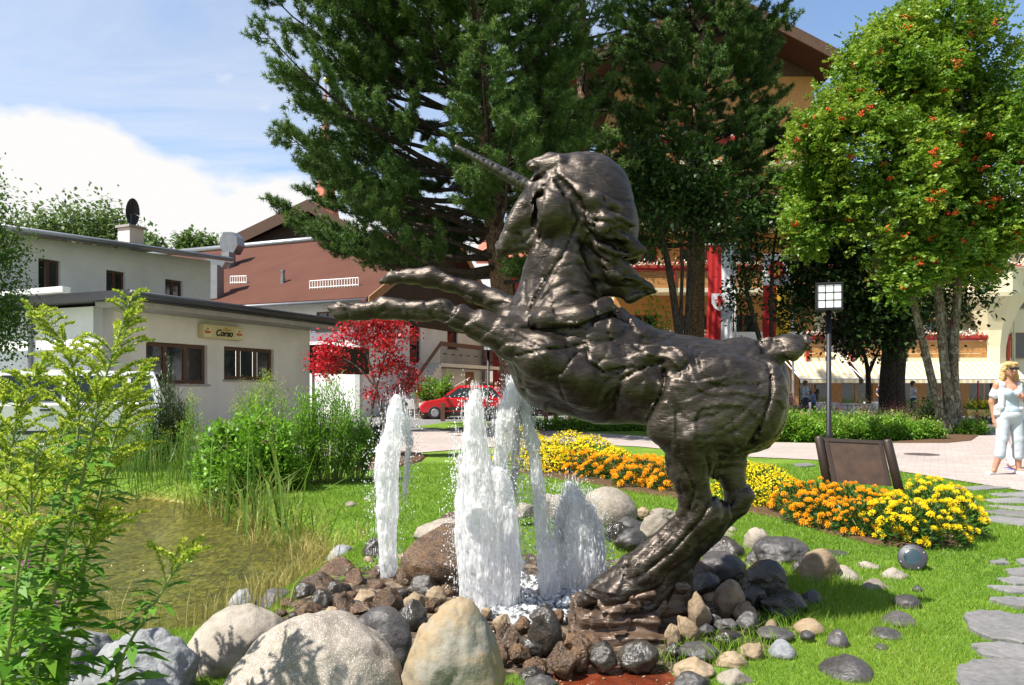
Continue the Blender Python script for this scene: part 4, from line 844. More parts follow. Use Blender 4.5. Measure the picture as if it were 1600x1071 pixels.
def barkmat(name, c1, c2, sc=7, patches=None):
    m = NM(name); c0 = m.pos(); n1 = m.noise(m.map(c0, (1, 1, .3)), sc, 6, .65, .5); v = m.vor(m.map(c0, (1, 1, .35)), sc * 2.2, 'DISTANCE_TO_EDGE')
    c = m.mix(m.ramp(v, [(0.0, 1.0), (0.12, 0.0)]), m.ramp(n1, [(0.3, c1), (0.7, c2)]), tuple(x * .35 for x in c1))
    if patches: c = m.mix(m.ramp(m.noise(c0, 5, 5), [(0.52, 0.0), (0.62, .8)]), c, patches)
    return m.end(m.bsdf(c, .9, normal=m.bump(m.math('ADD', n1, m.math('MULTIPLY', v, 2)), .8, .03), spec=.15))
barkmat('bark_pine', (0.13, 0.075, 0.045), (0.30, 0.20, 0.13)); barkmat('bark_dark', (0.035, 0.028, 0.022), (0.09, 0.07, 0.055)); barkmat('bark_rowan', (0.12, 0.095, 0.07), (0.24, 0.20, 0.155), 5, (0.34, 0.34, 0.27)); barkmat('bark_maple', (0.14, 0.11, 0.09), (0.27, 0.23, 0.19))
ORD = ['first', 'second', 'third', 'fourth', 'fifth', 'sixth', 'seventh', 'eighth', 'ninth', 'tenth', 'eleventh', 'twelfth', 'thirteenth', 'fourteenth', 'fifteenth', 'sixteenth']
# ---------------------------------------------------------------- mown grass, blade by blade near the camera
def lawn_free(x, y):
    p = np.c_[x, y]; ok = poly_sd(p, POND) > 0.12
    ok &= poly_sd(p, np.array(WALK)) > 0.02
    ok &= ((x * .60 - .06) ** 2 + (y * .70 - 3.5) ** 2) > 0.95 + 0.25 * fbm(np.c_[p, p[:, :1] * 0], 2.0, 2)
    for pts, lb in FL: ok &= poly_sd(p, np.array([G(a, b)[:2] for a, b in pts])) > 0.015
    return ok
N = 420000; yy = 3.0 * (14 / 3.0) ** (rng.random(N) ** 1.0); hw = yy * 0.70; xx = rng.uniform(-1, 1, N) * hw
keep = lawn_free(xx, yy) & (xx > -5.5); xx, yy = xx[keep], yy[keep]
zz_ = ground_z(xx, yy); sc = np.clip(yy / 5, .7, 2.2); pat = fbm(np.c_[xx, yy, xx * 0], 1.1, 3)
hh = rng.uniform(.016, .040, len(xx)) * (1 + .5 * pat) * np.clip(sc, .8, 1.25) * np.where((np.abs(xx - 1.7) < .6) & (np.abs(yy - 5) < .8), 1.6, 1)
base = np.c_[xx, yy, zz_ - .004]; tip = base + np.c_[rng.normal(0, .45, len(xx)) * hh, rng.normal(0, .45, len(xx)) * hh, hh]
bl = BL().add(base, tip, .0045 * sc, np.clip(.45 + .5 * pat + rng.normal(0, .18, len(xx)), 0, 1))
tag(bl.build('grass_blades', MATS['grass_blade']), 'short green grass blades of the lawn around the fountain', 'grass', kind='stuff')
# longer unmown grass: pond margin and round the stones
def tuft_field(pts, n, h, spread, mat, name, label, cat, bend=.35, w=.006, vr=(0, 1), zf=ground_z):
    b = BL()
    for (x, y) in pts:
        k = n; bx_ = x + rng.normal(0, spread, k); by_ = y + rng.normal(0, spread, k); bz_ = zf(bx_, by_); L = h * rng.uniform(.5, 1.15, k)
        lean = rng.normal(0, bend, (k, 2)); m1_ = np.c_[bx_, by_, bz_]; mid = m1_ + np.c_[lean[:, 0] * L * .3, lean[:, 1] * L * .3, L * .6]; tp = mid + np.c_[lean[:, 0] * L * .6, lean[:, 1] * L * .6, L * .36]
        v = rng.uniform(*vr, k); sd = unit(np.cross(mid - m1_, rng.normal(size=(k, 3)))) * w * .5
        b.V.append(np.stack([m1_ - sd, m1_ + sd, mid + sd * .8, m1_ - sd, mid + sd * .8, mid - sd * .8, mid - sd * .8, mid + sd * .8, tp], 1).reshape(-1, 3)); b.a.append(np.repeat(v, 9))
    return tag(b.build(name, MATS[mat]), label, cat, kind='stuff')
edge = []
for a, b_ in zip(POND[4:9], POND[5:10]):
    for t in np.linspace(0, 1, 9): edge.append(a * (1 - t) + b_ * t + rng.normal(0, .12, 2))
tuft_field(edge, 24, .20, .12, 'leaf_straw', 'margin_grass', 'dry yellow grass fringing the pond margin', 'grass', .5, .006)
tuft_field([G(px, py)[:2] for px, py in ((1080, 1000), (1120, 990), (1150, 985), (1200, 980), (1060, 1020), (1100, 1000), (1180, 960), (1230, 965), (1250, 960), (1270, 955), (1290, 935), (1300, 925), (1215, 962), (1150, 1010), (1125, 1030), (1190, 1000), (1280, 945), (1310, 915))], 45, .10, .07, 'grass_blade', 'tall_grass', 'longer grass growing up between the stones', 'grass', .5, .005, (.2, .8))
tuft_field([G(px, py, -.2)[:2] for px, py in ((370, 985), (400, 990), (430, 975), (345, 990), (385, 970), (290, 985), (210, 985), (180, 990))], 16, .42, .10, 'leaf_straw', 'straw_stalks', 'thin dry stalks standing in the water behind the smooth pale boulder', 'stalks', .25, .005)
# reeds and irises
tuft_field([G(px, py, -.2)[:2] for px in range(135, 320, 12) for py in (775, 768)], 11, .75, .2, 'leaf_reed', 'pond_reeds', 'stand of thin green reeds along the far pond bank', 'reeds', .2, .011, (.0, .75))
tuft_field([G(px, py, -.2)[:2] for px, py in ((310, 790), (340, 795), (370, 805), (400, 815), (425, 825), (440, 835), (460, 845), (345, 785), (390, 800), (480, 850), (415, 810))], 26, .5, .16, 'leaf_reed', 'sedge_clump', 'yellowing sedge clumps at the pond bank below the shrubs', 'sedge', .55, .013, (.35, 1.0))
tuft_field([G(px, py, -.2)[:2] for px, py in ((395, 820), (410, 828), (432, 838), (350, 800), (372, 810), (455, 842))], 6, 1.15, .07, 'leaf_reed', 'iris_leaves', 'tall sword shaped iris leaves standing at the pond bank', 'iris', .22, .028, (.2, .6))
# ---------------------------------------------------------------- goldenrod
def goldenrod(label, ctrl, d, plume=True, leafL=.13, dens=1.0, seed=0, top=.34, name='goldenrod_plant', group='tall goldenrod in the left foreground', lean=(1, 0)):
    r = np.random.default_rng(seed); C = curve([P(px, py, d + dd) for px, py, dd in ctrl], 14); n = len(C)
    loc = C[0]; t = thing(name, label, 'plant', loc, group)
    MB().tube(C[::2], np.linspace(.0062, .0022, len(C[::2])), 6).build('stem', MATS['stem_green'], t, True)
    seg = np.linalg.norm(np.diff(C, axis=0), axis=1); S_ = np.r_[0, np.cumsum(seg)]; L = S_[-1]
    lv = LV(); bd = LV(); br = MB()
    def at(s): return np.array([np.interp(s, S_, C[:, k]) for k in range(3)])
    s = .05
    while s < L:
        f = s / L; p = at(s); an = r.uniform(0, 6.28); o = np.array((math.cos(an), math.sin(an), 0))
        if f < 1 - top or not plume:
            ll = leafL * r.uniform(.7, 1.15) * (1 - .35 * f); dr = unit(o + np.array((0, 0, r.uniform(-.15, .55))))
            q = p + dr * ll * .5; lv.add([p], dr, ll * .55, ll * .23, r.uniform(.2, .9), (0, 0, 1), r, .7); lv.add([p + dr * ll * .38], unit(dr - np.array((0, 0, .35))), ll * .62, ll * .23, r.uniform(.2, .9), (0, 0, 1), r, .3)
            s += .017 / dens
        else:
            k = (1 - f) / top; ll = (.05 + .20 * k) * r.uniform(.7, 1.1); o = unit(o * .8 + np.array((lean[0], lean[1], 0)) * .5)
            ps = [p + o * ll * .8 * u + np.array((0, 0, ll * (1.05 * u - .55 * u * u))) for u in np.linspace(0, 1, 7)]
            br.tube(ps, np.linspace(.0022, .0008, 7), 4, False)
            m_ = int(150 * ll / .2); u = r.uniform(.15, 1, m_); base = np.stack([np.interp(u, np.linspace(0, 1, 7), np.array(ps)[:, c]) for c in range(3)], 1)
            bd.add(base, unit(rdir(m_, r) + np.array((0, 0, .8))), r.uniform(.008, .016, m_), .006, r.uniform(0, 1, m_), None, r)
            lv.add([p], unit(o + np.array((0, 0, .3))), .05 * r.uniform(.6, 1.2), .010, r.uniform(.4, 1), (0, 0, 1), r)
            s += .016 / dens
    lv.build('leaves', MATS['leaf_goldenrod'], t)
    if bd.n: bd.build('plume', MATS['bud_goldenrod'], t); br.build('plume_stalks', MATS['stem_green'], t)
    return t
GR = [('goldenrod with the highest plume, leaning right in front of the white wall', [(45, 1110, 0), (95, 880, 0), (135, 720, .02), (165, 590, .03), (207, 462, .05)], 2.65, .34, (1, 0)),
      ('goldenrod arching its plume to the left in front of the white wall', [(10, 1110, 0), (70, 860, .05), (120, 700, .1), (110, 560, .1), (48, 484, .1)], 2.85, .34, (-.6, 0)),
      ('goldenrod with a plume nodding right over the pond reeds', [(95, 1110, 0), (130, 900, 0), (165, 740, 0), (200, 620, 0), (228, 574, 0)], 2.9, .36, (1, 0)),
      ('short budding goldenrod bending over the angular grey boulder', [(165, 1110, 0), (200, 1010, 0), (250, 930, 0), (275, 890, 0), (300, 872, 0)], 2.7, .22, (.5, 0)),
      ('leafy goldenrod stem at the left edge with a broad pale plume', [(-30, 1110, 0), (0, 880, 0), (15, 740, 0), (30, 640, 0), (70, 560, 0)], 2.6, .36, (.4, 0)),
      ('goldenrod with a low yellow plume in front of the white car', [(30, 1110, .2), (70, 900, .2), (85, 760, .2), (95, 680, .2), (120, 620, .2)], 3.0, .38, (.4, 0)),
      ('slender goldenrod behind the others, its plume below the car window', [(80, 1100, .3), (100, 920, .3), (120, 800, .3), (140, 720, .3), (175, 670, .3)], 3.3, .40, (.6, 0)),
      ('goldenrod at the far left edge, plume cut off by the frame', [(-60, 1100, 0), (-40, 900, 0), (-25, 760, 0), (-10, 680, 0), (12, 610, 0)], 2.9, .38, (.2, 0)),
      ('dense goldenrod low at the left edge with dark leaves', [(-10, 1120, -.2), (20, 980, -.2), (45, 850, -.2), (50, 760, -.2), (60, 700, -.2)], 2.55, .30, (.1, 0)),
      ('low goldenrod leaning over the pond between taller stems', [(60, 1110, 0), (90, 1000, 0), (115, 920, 0), (140, 850, 0), (160, 800, 0)], 2.75, .25, (.6, 0)),
      ('goldenrod stem rising in the lower left corner', [(-20, 1150, -.2), (5, 1060, -.2), (20, 960, -.2), (30, 880, -.2), (40, 820, -.2)], 2.4, .2, (.2, 0))]
for i, (lb, ct, d, tp, ln) in enumerate(GR): goldenrod(lb, ct, d * .92, True, .165, 1.7, 50 + i, tp, lean=ln)
# mauve loosestrife heads among the leaves
for k, (px, py, d, lb) in enumerate([(42, 880, 2.55, 'small mauve flower spike among the goldenrod leaves at the left edge'), (86, 955, 2.9, 'small mauve flower low beside the goldenrod stems')]):
    t = thing('loosestrife', lb, 'flower', P(px, py + 120, d)); MB().tube([P(px - 5, py + 120, d), P(px, py, d)], .002, 5).build('stem', MATS['stem_green'], t)
    lv = LV(); n = 60; u = rng.random(n); lv.add(P(px, py, d) + np.c_[rng.normal(0, .006, n), rng.normal(0, .006, n), u * .05 - .02], rdir(n), .012, .007, rng.random(n)); lv.build('petals', MATS['flower_mauve'], t)
# ---------------------------------------------------------------- shrubs
def shrub(name, label, mounds, leafL, leafW, n, mat, cat='shrub', group=None, seed=1, upright=.3, stems=26, flowers=None, fill=1.0, stemmat='stem_green', hole=.0, fl_part='flowers'):
    """mounds: (px, py_top, py_bottom, halfwidth_px, d): leafy domes standing on the ground, leaves set on many shoots"""
    r = np.random.default_rng(seed); d0 = mounds[0][4]; g0 = P(mounds[0][0], mounds[0][2], d0); gz = g0[2]
    t = thing(name, label, cat, (g0[0], g0[1], gz), group); lv = LV(); st = MB(); fl = LV(); tot = sum(m_[3] for m_ in mounds)
    for (px, pt, pb, hw_, d) in mounds:
        c = P(px, pb, d); H = (pb - pt) * d / F; Wd = hw_ * d / F; k = int(n * hw_ / tot); ns = max(4, int(stems * hw_ / tot))
        for _ in range(ns):
            an = r.uniform(0, 6.28); q = r.random() ** .5; b0 = c + np.array((math.cos(an) * q * Wd * .45, math.sin(an) * q * Wd * .45, 0)); e = c + np.array((math.cos(an) * q * Wd, math.sin(an) * q * Wd * .9, H * math.sqrt(max(.05, 1 - q * q * .85)) * r.uniform(.75, 1.05)))
            st.tube([b0, b0 * .4 + e * .6 + np.array((0, 0, -.06 * H)), e], [.006, .004, .002], 5, False)
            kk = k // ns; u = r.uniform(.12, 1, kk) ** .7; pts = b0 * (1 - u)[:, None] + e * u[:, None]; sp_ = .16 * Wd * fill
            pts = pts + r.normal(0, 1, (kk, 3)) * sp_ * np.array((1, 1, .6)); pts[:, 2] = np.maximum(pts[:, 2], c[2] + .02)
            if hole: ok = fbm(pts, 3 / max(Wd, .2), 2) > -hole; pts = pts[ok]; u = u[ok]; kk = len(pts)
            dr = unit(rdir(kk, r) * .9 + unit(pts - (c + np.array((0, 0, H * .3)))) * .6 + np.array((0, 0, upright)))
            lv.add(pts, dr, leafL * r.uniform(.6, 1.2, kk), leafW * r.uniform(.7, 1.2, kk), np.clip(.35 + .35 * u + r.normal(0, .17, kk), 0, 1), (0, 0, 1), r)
            if flowers and r.random() < flowers[1]:
                m_ = flowers[2]; fl.add(e + r.normal(0, flowers[3], (m_, 3)) * np.array((1, 1, flowers[4])) + np.array((0, 0, flowers[3])), unit(rdir(m_, r) + np.array((0, 0, .5))), flowers[5], flowers[5] * .7, r.random(m_), None, r)
    st.build('stems', MATS[stemmat], t); lv.build('leaves', MATS[mat], t)
    if fl.n: tag(fl.build(fl_part, MATS[flowers[0]], t), kind='stuff')
    return t
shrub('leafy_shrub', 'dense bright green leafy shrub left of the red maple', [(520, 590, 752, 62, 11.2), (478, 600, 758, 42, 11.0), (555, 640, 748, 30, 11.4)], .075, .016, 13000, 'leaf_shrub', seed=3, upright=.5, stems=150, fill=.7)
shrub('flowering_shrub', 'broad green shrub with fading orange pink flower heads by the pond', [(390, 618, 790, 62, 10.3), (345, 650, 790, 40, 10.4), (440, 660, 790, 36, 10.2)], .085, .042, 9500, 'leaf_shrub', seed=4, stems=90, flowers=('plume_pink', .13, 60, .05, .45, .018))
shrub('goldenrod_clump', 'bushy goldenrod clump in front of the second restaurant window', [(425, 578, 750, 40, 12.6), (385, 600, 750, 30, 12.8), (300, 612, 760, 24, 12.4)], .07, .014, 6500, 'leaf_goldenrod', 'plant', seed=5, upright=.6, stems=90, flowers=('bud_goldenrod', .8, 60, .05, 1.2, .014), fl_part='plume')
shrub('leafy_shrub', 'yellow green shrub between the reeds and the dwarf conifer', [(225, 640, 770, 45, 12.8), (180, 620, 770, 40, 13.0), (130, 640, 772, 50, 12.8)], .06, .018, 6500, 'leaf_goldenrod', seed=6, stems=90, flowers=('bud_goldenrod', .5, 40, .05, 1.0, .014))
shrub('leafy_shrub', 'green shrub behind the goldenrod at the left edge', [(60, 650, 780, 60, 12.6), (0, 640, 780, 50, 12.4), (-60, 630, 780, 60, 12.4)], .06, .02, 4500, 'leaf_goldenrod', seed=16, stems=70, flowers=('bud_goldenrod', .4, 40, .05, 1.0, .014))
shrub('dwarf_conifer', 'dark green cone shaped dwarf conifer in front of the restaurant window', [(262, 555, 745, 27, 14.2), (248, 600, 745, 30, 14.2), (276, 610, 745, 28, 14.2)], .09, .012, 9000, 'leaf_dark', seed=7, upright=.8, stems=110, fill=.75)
shrub('round_bush', 'rounded bright green bush in front of the hotel balcony', [(1022, 462, 660, 56, 27.5)], .13, .075, 6000, 'leaf_shrub', seed=8, stems=70)
shrub('low_shrub', 'low green ground shrub at the foot of the red maple', [(590, 650, 705, 30, 15.6)], .08, .03, 1300, 'leaf_dark', seed=9, stems=30)
for k in range(6): shrub('clipped_hedge_plant', ORD[k] + ' low green hedge plant from the left along the walk behind the flower bed', [(835 + k * 34, 652, 673 - k * 0, 22, 25.5)], .10, .06, 900, 'leaf_shrub', 'hedge', 'low hedge behind the flower bed', 30 + k, stems=30)
AST = [(1110, 655, 690, 40, 20.5), (1170, 650, 692, 40, 20.3), (1230, 640, 693, 36, 20.2), (1262, 650, 695, 26, 19.9), (1300, 648, 694, 34, 20.4), (1350, 650, 692, 34, 20.6), (1400, 655, 690, 34, 20.8), (1445, 658, 688, 30, 21.0), (1215, 636, 680, 40, 22.5), (1285, 640, 682, 40, 22.6), (1340, 644, 680, 40, 22.8), (1400, 645, 680, 36, 23.0), (1520, 655, 684, 24, 23.0)]
for k, mnd in enumerate(AST): shrub('astilbe_plant', ('front row' if k < 8 or k == 12 else 'back row') + ' astilbe with pale plumes, ' + ORD[k if k < 8 else (8 if k == 12 else k - 8)] + ' from the left', [mnd], .10, .05, 2400, 'leaf_goldenrod' if k % 3 else 'leaf_shrub', 'plant', 'astilbe bed beside the walk', 60 + k, stems=44, flowers=('bud_goldenrod' if k < 8 else 'plume_pink', .45, 26, .05, 1.6, .022), fl_part='plumes')
for k, (px, pt) in enumerate([(1205, 628), (1235, 632), (1290, 640), (1310, 640), (1345, 634), (1365, 640), (1400, 640), (1420, 636)]):
    shrub('feathery_astilbe', ORD[k] + ' feathery pink plumed astilbe from the left, before the hotel terrace', [(px, pt, 676, 17, 25.0)], .12, .04, 400, 'leaf_shrub', 'plant', 'pink astilbe before the terrace', 80 + k, stems=16, flowers=('plume_red' if k in (2, 3, 6) else 'plume_pink', .9, 50, .10, 1.5, .035), fl_part='plumes')
shrub('dark_shrub', 'dark green shrub beside the rowan stems', [(1450, 615, 680, 26, 27.5)], .12, .06, 1600, 'leaf_dark', seed=95, stems=30)
shrub('flower_clump', 'dark clump with orange red flowers under the hanging planter', [(1545, 640, 672, 40, 31)], .12, .05, 1600, 'leaf_dark', 'plant', seed=96, stems=40, flowers=('flower_red', .5, 14, .06, .6, .05))
# ---------------------------------------------------------------- marigold beds
m = NM('bed_soil'); c0 = m.pos(); n1 = m.noise(c0, 26, 6, .7); m.end(m.bsdf(m.ramp(n1, [(0.3, (0.05, 0.028, 0.016)), (0.7, (0.16, 0.095, 0.055))]), .95, normal=m.bump(n1, .9, .04), spec=.1))
def sheetz(name, pts, label):
    c = np.mean(pts, 0); n = len(pts); V = [(p[0], p[1], -.02) for p in pts] + [(*(c + (np.array(p) - c) * .9), .035) for p in pts]; Fc = [(i, (i + 1) % n, n + (i + 1) % n, n + i) for i in range(n)] + [tuple(range(n, 2 * n))]
    return tag(obj(name, V, Fc, MATS['bed_soil']), label, 'soil', kind='structure')
sheetz('near_flower_bed', G2((1128, 795), (1170, 790), (1250, 775), (1400, 778), (1500, 800), (1540, 830), (1520, 858), (1440, 864), (1370, 856), (1290, 836), (1210, 812)), 'brown soil of the near flower bed')
sheetz('far_flower_bed', G2((800, 738), (830, 712), (900, 700), (1000, 712), (1075, 745), (1080, 785), (1010, 775), (920, 757), (850, 748)), 'brown soil of the far flower bed')
sheetz('maple_bed', G2((540, 738), (560, 712), (640, 706), (670, 712), (660, 722), (610, 735)), 'dark soil under the red maple')
sheetz('rowan_bed', G2((1380, 694), (1470, 682), (1540, 676), (1520, 690), (1480, 694)), 'brown mulch under the rowan')
def bloom_mesh(name, mat, rr=.028, petals=9, seed=0):
    r = np.random.default_rng(seed); V, Fc, a = [], [], []
    for ring, (ro, z0, z1, tilt) in enumerate([(1.0, -.15, .12, .0), (.86, .0, .38, .2), (.66, .15, .60, .4), (.42, .3, .74, .5)]):
        n = petals - ring
        for k in range(n):
            an = 2 * math.pi * (k + ring * .5 + r.uniform(-.15, .15)) / n; w = 2.9 / n; o = ro * r.uniform(.88, 1.1); zz = z1 + r.uniform(-.08, .08); b = len(V)
            for (rad, da, z) in ((.12, 0, z0), (o * .8, -w * .5, zz + .05), (o, 0, zz), (o * .8, w * .5, zz + .05)): V.append((rr * rad * math.cos(an + da), rr * rad * math.sin(an + da), rr * z))
            Fc.append((b, b + 1, b + 2, b + 3)); a += [r.uniform(.1, .9)] * 4
    me = make_mesh(name, V, Fc, False, a); me.materials.append(MATS[mat]); return me
BLO = [bloom_mesh('bloom_orange', 'petal_orange', .036, 9, k) for k in range(3)]; BLL = [bloom_mesh('bloom_lemon', 'petal_lemon', .038, 9, 10 + k) for k in range(3)]
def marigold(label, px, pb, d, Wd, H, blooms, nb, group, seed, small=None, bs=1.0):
    """one bedding plant: feathery foliage mound with flower heads over its upper side"""
    r = np.random.default_rng(seed); c = P(px, pb, d); c[2] = 0.02; t = thing('marigold_plant', label, 'flower', c, group)
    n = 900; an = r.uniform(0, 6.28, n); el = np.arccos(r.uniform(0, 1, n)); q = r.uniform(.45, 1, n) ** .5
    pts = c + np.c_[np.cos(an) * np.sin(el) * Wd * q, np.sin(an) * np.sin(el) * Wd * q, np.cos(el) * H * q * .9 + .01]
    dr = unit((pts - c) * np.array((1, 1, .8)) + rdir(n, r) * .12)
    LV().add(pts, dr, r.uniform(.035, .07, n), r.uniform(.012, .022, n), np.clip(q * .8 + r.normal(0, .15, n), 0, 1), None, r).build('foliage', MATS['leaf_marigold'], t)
    st = MB()
    for _ in range(7):
        a2 = r.uniform(0, 6.28); st.tube([c, c + np.array((math.cos(a2) * Wd * .6, math.sin(a2) * Wd * .6, H * .75))], [.006, .003], 5, False)
    st.build('stems', MATS['stem_green'], t)
    if small:
        k = nb * 2; an = r.uniform(0, 6.28, k); el = np.arccos(r.uniform(.02, 1, k)); nr = np.c_[np.cos(an) * np.sin(el), np.sin(an) * np.sin(el), np.cos(el)]; b0 = c + nr * np.array((Wd, Wd, H)) * r.uniform(.93, 1.08, k)[:, None]
        lv = LV()
        for q in range(5):
            e = unit(rdir(k, r) + nr * .5); lv.add(b0, e, r.uniform(.012, .019, k) * bs, .014 * bs, r.random(k), nr, r)
        tag(lv.build('blooms', MATS[small], t), kind='stuff')
    else:
        pts = []
        tries = 0
        nb = int(nb * 1.5)
        while len(pts) < nb and tries < 4000:
            tries += 1; a1 = r.uniform(0, 6.28); ce = r.uniform(.05, 1); se = math.sqrt(1 - ce * ce); nr = np.array((math.cos(a1) * se, math.sin(a1) * se, ce)); p = c + nr * np.array((Wd, Wd, H)) * r.uniform(.97, 1.1)
            if nr[1] > .75 and ce < .4: continue
            if all(np.sum((p - q[0]) ** 2) > (.034 * bs) ** 2 for q in pts): pts.append((p, nr))
        for p, nr in pts:
            e = (Vector(nr) + Vector((0, -.15, .9))).to_track_quat('Z', 'Y').to_euler(); s = r.uniform(.6, 1.25) * bs
            inst('bloom', blooms[r.integers(len(blooms))], p, t, e, s)
    return t
for k, (px, pb, d, Wd, H, nb) in enumerate([(1395, 815, 6.9, .26, .36, 36), (1420, 830, 6.65, .24, .34, 30), (1450, 800, 7.3, .30, .48, 40), (1462, 838, 6.6, .24, .36, 30), (1490, 825, 7.0, .26, .42, 34)]):
    marigold(ORD[k] + ' lemon yellow marigold from the left at the right end of the near bed', px, pb, d, Wd, H, BLL, nb, 'lemon marigolds in the near bed', 200 + k)
for k, (px, pb, d, Wd, H, nb) in enumerate(sorted([(1245, 790, 8.3, .26, .33, 34), (1285, 785, 8.1, .26, .36, 34), (1325, 790, 7.9, .26, .36, 34), (1365, 790, 7.6, .26, .33, 32), (1265, 810, 7.7, .24, .28, 30), (1305, 815, 7.4, .24, .28, 30), (1345, 822, 7.1, .24, .30, 30), (1380, 800, 7.25, .22, .32, 24)])):
    marigold(ORD[k] + ' orange marigold from the left in the middle of the near bed', px, pb, d, Wd, H, BLO, nb, 'orange marigolds in the near bed', 220 + k)
for k, (px, pb, d, Wd, H) in enumerate([(1160, 770, 9.6, .36, .42), (1175, 790, 8.9, .28, .24), (1195, 768, 9.4, .36, .40), (1215, 775, 9.0, .30, .34)]):
    marigold(ORD[k] + ' small flowered yellow tagetes from the left in the near bed', px, pb, d, Wd, H, None, 420, 'yellow tagetes in the near bed', 240 + k, 'petal_yellow', 1.0)
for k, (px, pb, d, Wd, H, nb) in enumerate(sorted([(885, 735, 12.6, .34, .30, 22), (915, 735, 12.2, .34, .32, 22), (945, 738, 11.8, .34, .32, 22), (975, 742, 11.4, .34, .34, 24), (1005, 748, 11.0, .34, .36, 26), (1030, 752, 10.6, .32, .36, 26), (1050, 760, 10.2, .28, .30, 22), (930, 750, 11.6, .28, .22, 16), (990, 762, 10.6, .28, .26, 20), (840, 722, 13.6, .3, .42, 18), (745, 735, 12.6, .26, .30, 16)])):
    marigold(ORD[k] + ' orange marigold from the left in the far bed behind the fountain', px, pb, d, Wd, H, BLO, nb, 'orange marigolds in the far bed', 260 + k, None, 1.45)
for k, (px, pb, d, Wd, H) in enumerate(sorted([(850, 725, 13.0, .5, .50), (890, 722, 13.4, .5, .58), (925, 722, 13.2, .46, .52), (860, 735, 12.5, .4, .40), (960, 728, 12.6, .36, .36), (815, 715, 14.2, .5, .62)])):
    marigold(ORD[k] + ' yellow tagetes mound from the left in the far bed behind the fountain', px, pb, d, Wd, H, None, 420, 'yellow tagetes in the far bed', 280 + k, 'petal_yellow', 1.45)
# ---------------------------------------------------------------- trees
def pine(label, base, top, rad, z0, whorl, nper, Lfun, seed, needles=24, nl=.12, group=None, mat='needle_pine', lean=None, nw=.011, sub=7, az=None):
    r = np.random.default_rng(seed); base = np.asarray(base, float); top = np.asarray(top, float)
    mid = base * .5 + top * .5 + (np.zeros(3) if lean is None else np.asarray(lean)); C = curve([base, mid, top], 14); zs = C[:, 2]
    t = thing('pine_tree', label, 'tree', base, group)
    MB().tube(C, [rad * (1 - .85 * (z - zs[0]) / (zs[-1] - zs[0])) * (1.18 if i == 0 else 1) for i, z in enumerate(zs)], 14).build('trunk', MATS['bark_pine'], t, True)
    br = MB(); TP, TD, TV = [], [], []
    z = z0
    while z < top[2] - .2:
        f = (z - z0) / (top[2] - z0); a0 = r.uniform(0, 6.28)
        for k in range(nper):
            an = a0 + 2 * math.pi * (k + r.uniform(-.25, .25)) / nper; zz = z + r.uniform(-.25, .25); s = np.array([np.interp(zz, zs, C[:, c]) for c in range(2)] + [zz])
            L = Lfun(f, an) * r.uniform(.72, 1.12); o = np.array((math.cos(an), math.sin(an), 0)); rise = .05 + .35 * f + r.uniform(-.08, .08); sag = r.uniform(-.10, .04)
            ts = np.linspace(0, 1, 9); pts = s + np.outer(ts, o) * L + np.outer(rise * ts + sag * np.sin(ts * 3.1) + .22 * ts ** 3, (0, 0, 1)) * L
            wig = r.normal(0, .03 * L, (9, 3)) * ts[:, None]; pts = pts + np.cumsum(wig, 0) * .35
            br.tube(pts, np.linspace(.035 + .012 * L, .008, 9), 5, False)
            sd = np.array((-o[1], o[0], 0)); nsub = max(4, int(L * sub))
            for q in range(nsub):
                u = r.uniform(.30, 1.0) ** .8; p = np.array([np.interp(u, ts, pts[:, c]) for c in range(3)]); sg = 1 if q % 2 else -1
                l2 = L * .34 * (1.12 - u) * r.uniform(.6, 1.25) + .22; d2 = unit(o * r.uniform(.5, .9) + sd * sg * r.uniform(.5, 1) + np.array((0, 0, r.uniform(-.05, .45))))
                e = p + d2 * l2 + np.array((0, 0, .12 * l2)); br.tube([p, p * .5 + e * .5 + np.array((0, 0, -.03)), e], [.011, .008, .004], 4, False)
                nt = max(3, int(l2 / .085)); uu = np.linspace(.35, 1.03, nt) + r.uniform(-.05, .05, nt)
                for w_ in uu:
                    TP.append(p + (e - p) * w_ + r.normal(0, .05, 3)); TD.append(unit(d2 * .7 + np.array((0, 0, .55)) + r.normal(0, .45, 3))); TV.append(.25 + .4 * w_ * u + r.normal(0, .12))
            TP.append(pts[-1]); TD.append(unit(pts[-1] - pts[-2] + np.array((0, 0, .2)))); TV.append(.8)
        z += whorl * r.uniform(.8, 1.2)
    TP, TD, TV = np.array(TP), np.array(TD), np.clip(TV, 0, 1); n = len(TP)
    P_ = np.repeat(TP, needles, 0); D_ = np.repeat(TD, needles, 0); u = np.tile(np.linspace(-.5, .5, needles), n); P_ = P_ + D_ * (u * .14)[:, None]
    nd = unit(D_ * .6 + rdir(len(P_), r) * 1.0)
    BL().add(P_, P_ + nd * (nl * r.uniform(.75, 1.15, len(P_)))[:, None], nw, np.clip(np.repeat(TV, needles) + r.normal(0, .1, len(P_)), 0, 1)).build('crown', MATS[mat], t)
    br.build('branches', MATS['bark_dark'], t, True)
    return t
def LP1(f, an): return (7.4 - 2.9 * f) * (1.0 if math.cos(an) < .1 else .62)
pine('big pine with spreading boughs behind the unicorn head, left of the others', P(812, 677, 24), P(745, -330, 24.4), .42, 4.9, .6, 7, LP1, 3, 34, .14, lean=(-.45, 0, 0), nw=.019, sub=7)
def LP2(f, an): return 3.9 - 1.9 * f
pine('straight pine with a clean reddish trunk in front of the hotel', P(1082, 665, 29), P(1090, -330, 29), .42, 6.9, .7, 7, LP2, 8, 32, .15, nw=.022, sub=8, lean=(.12, 0, 0))
def LP3(f, an): return 3.3 - 1.5 * f
pine('shaded pine standing between the two nearer pines', P(915, 662, 31), P(905, -330, 31.5), .42, 6.8, .8, 5, LP3, 12, 18, .17, nw=.024, sub=5)
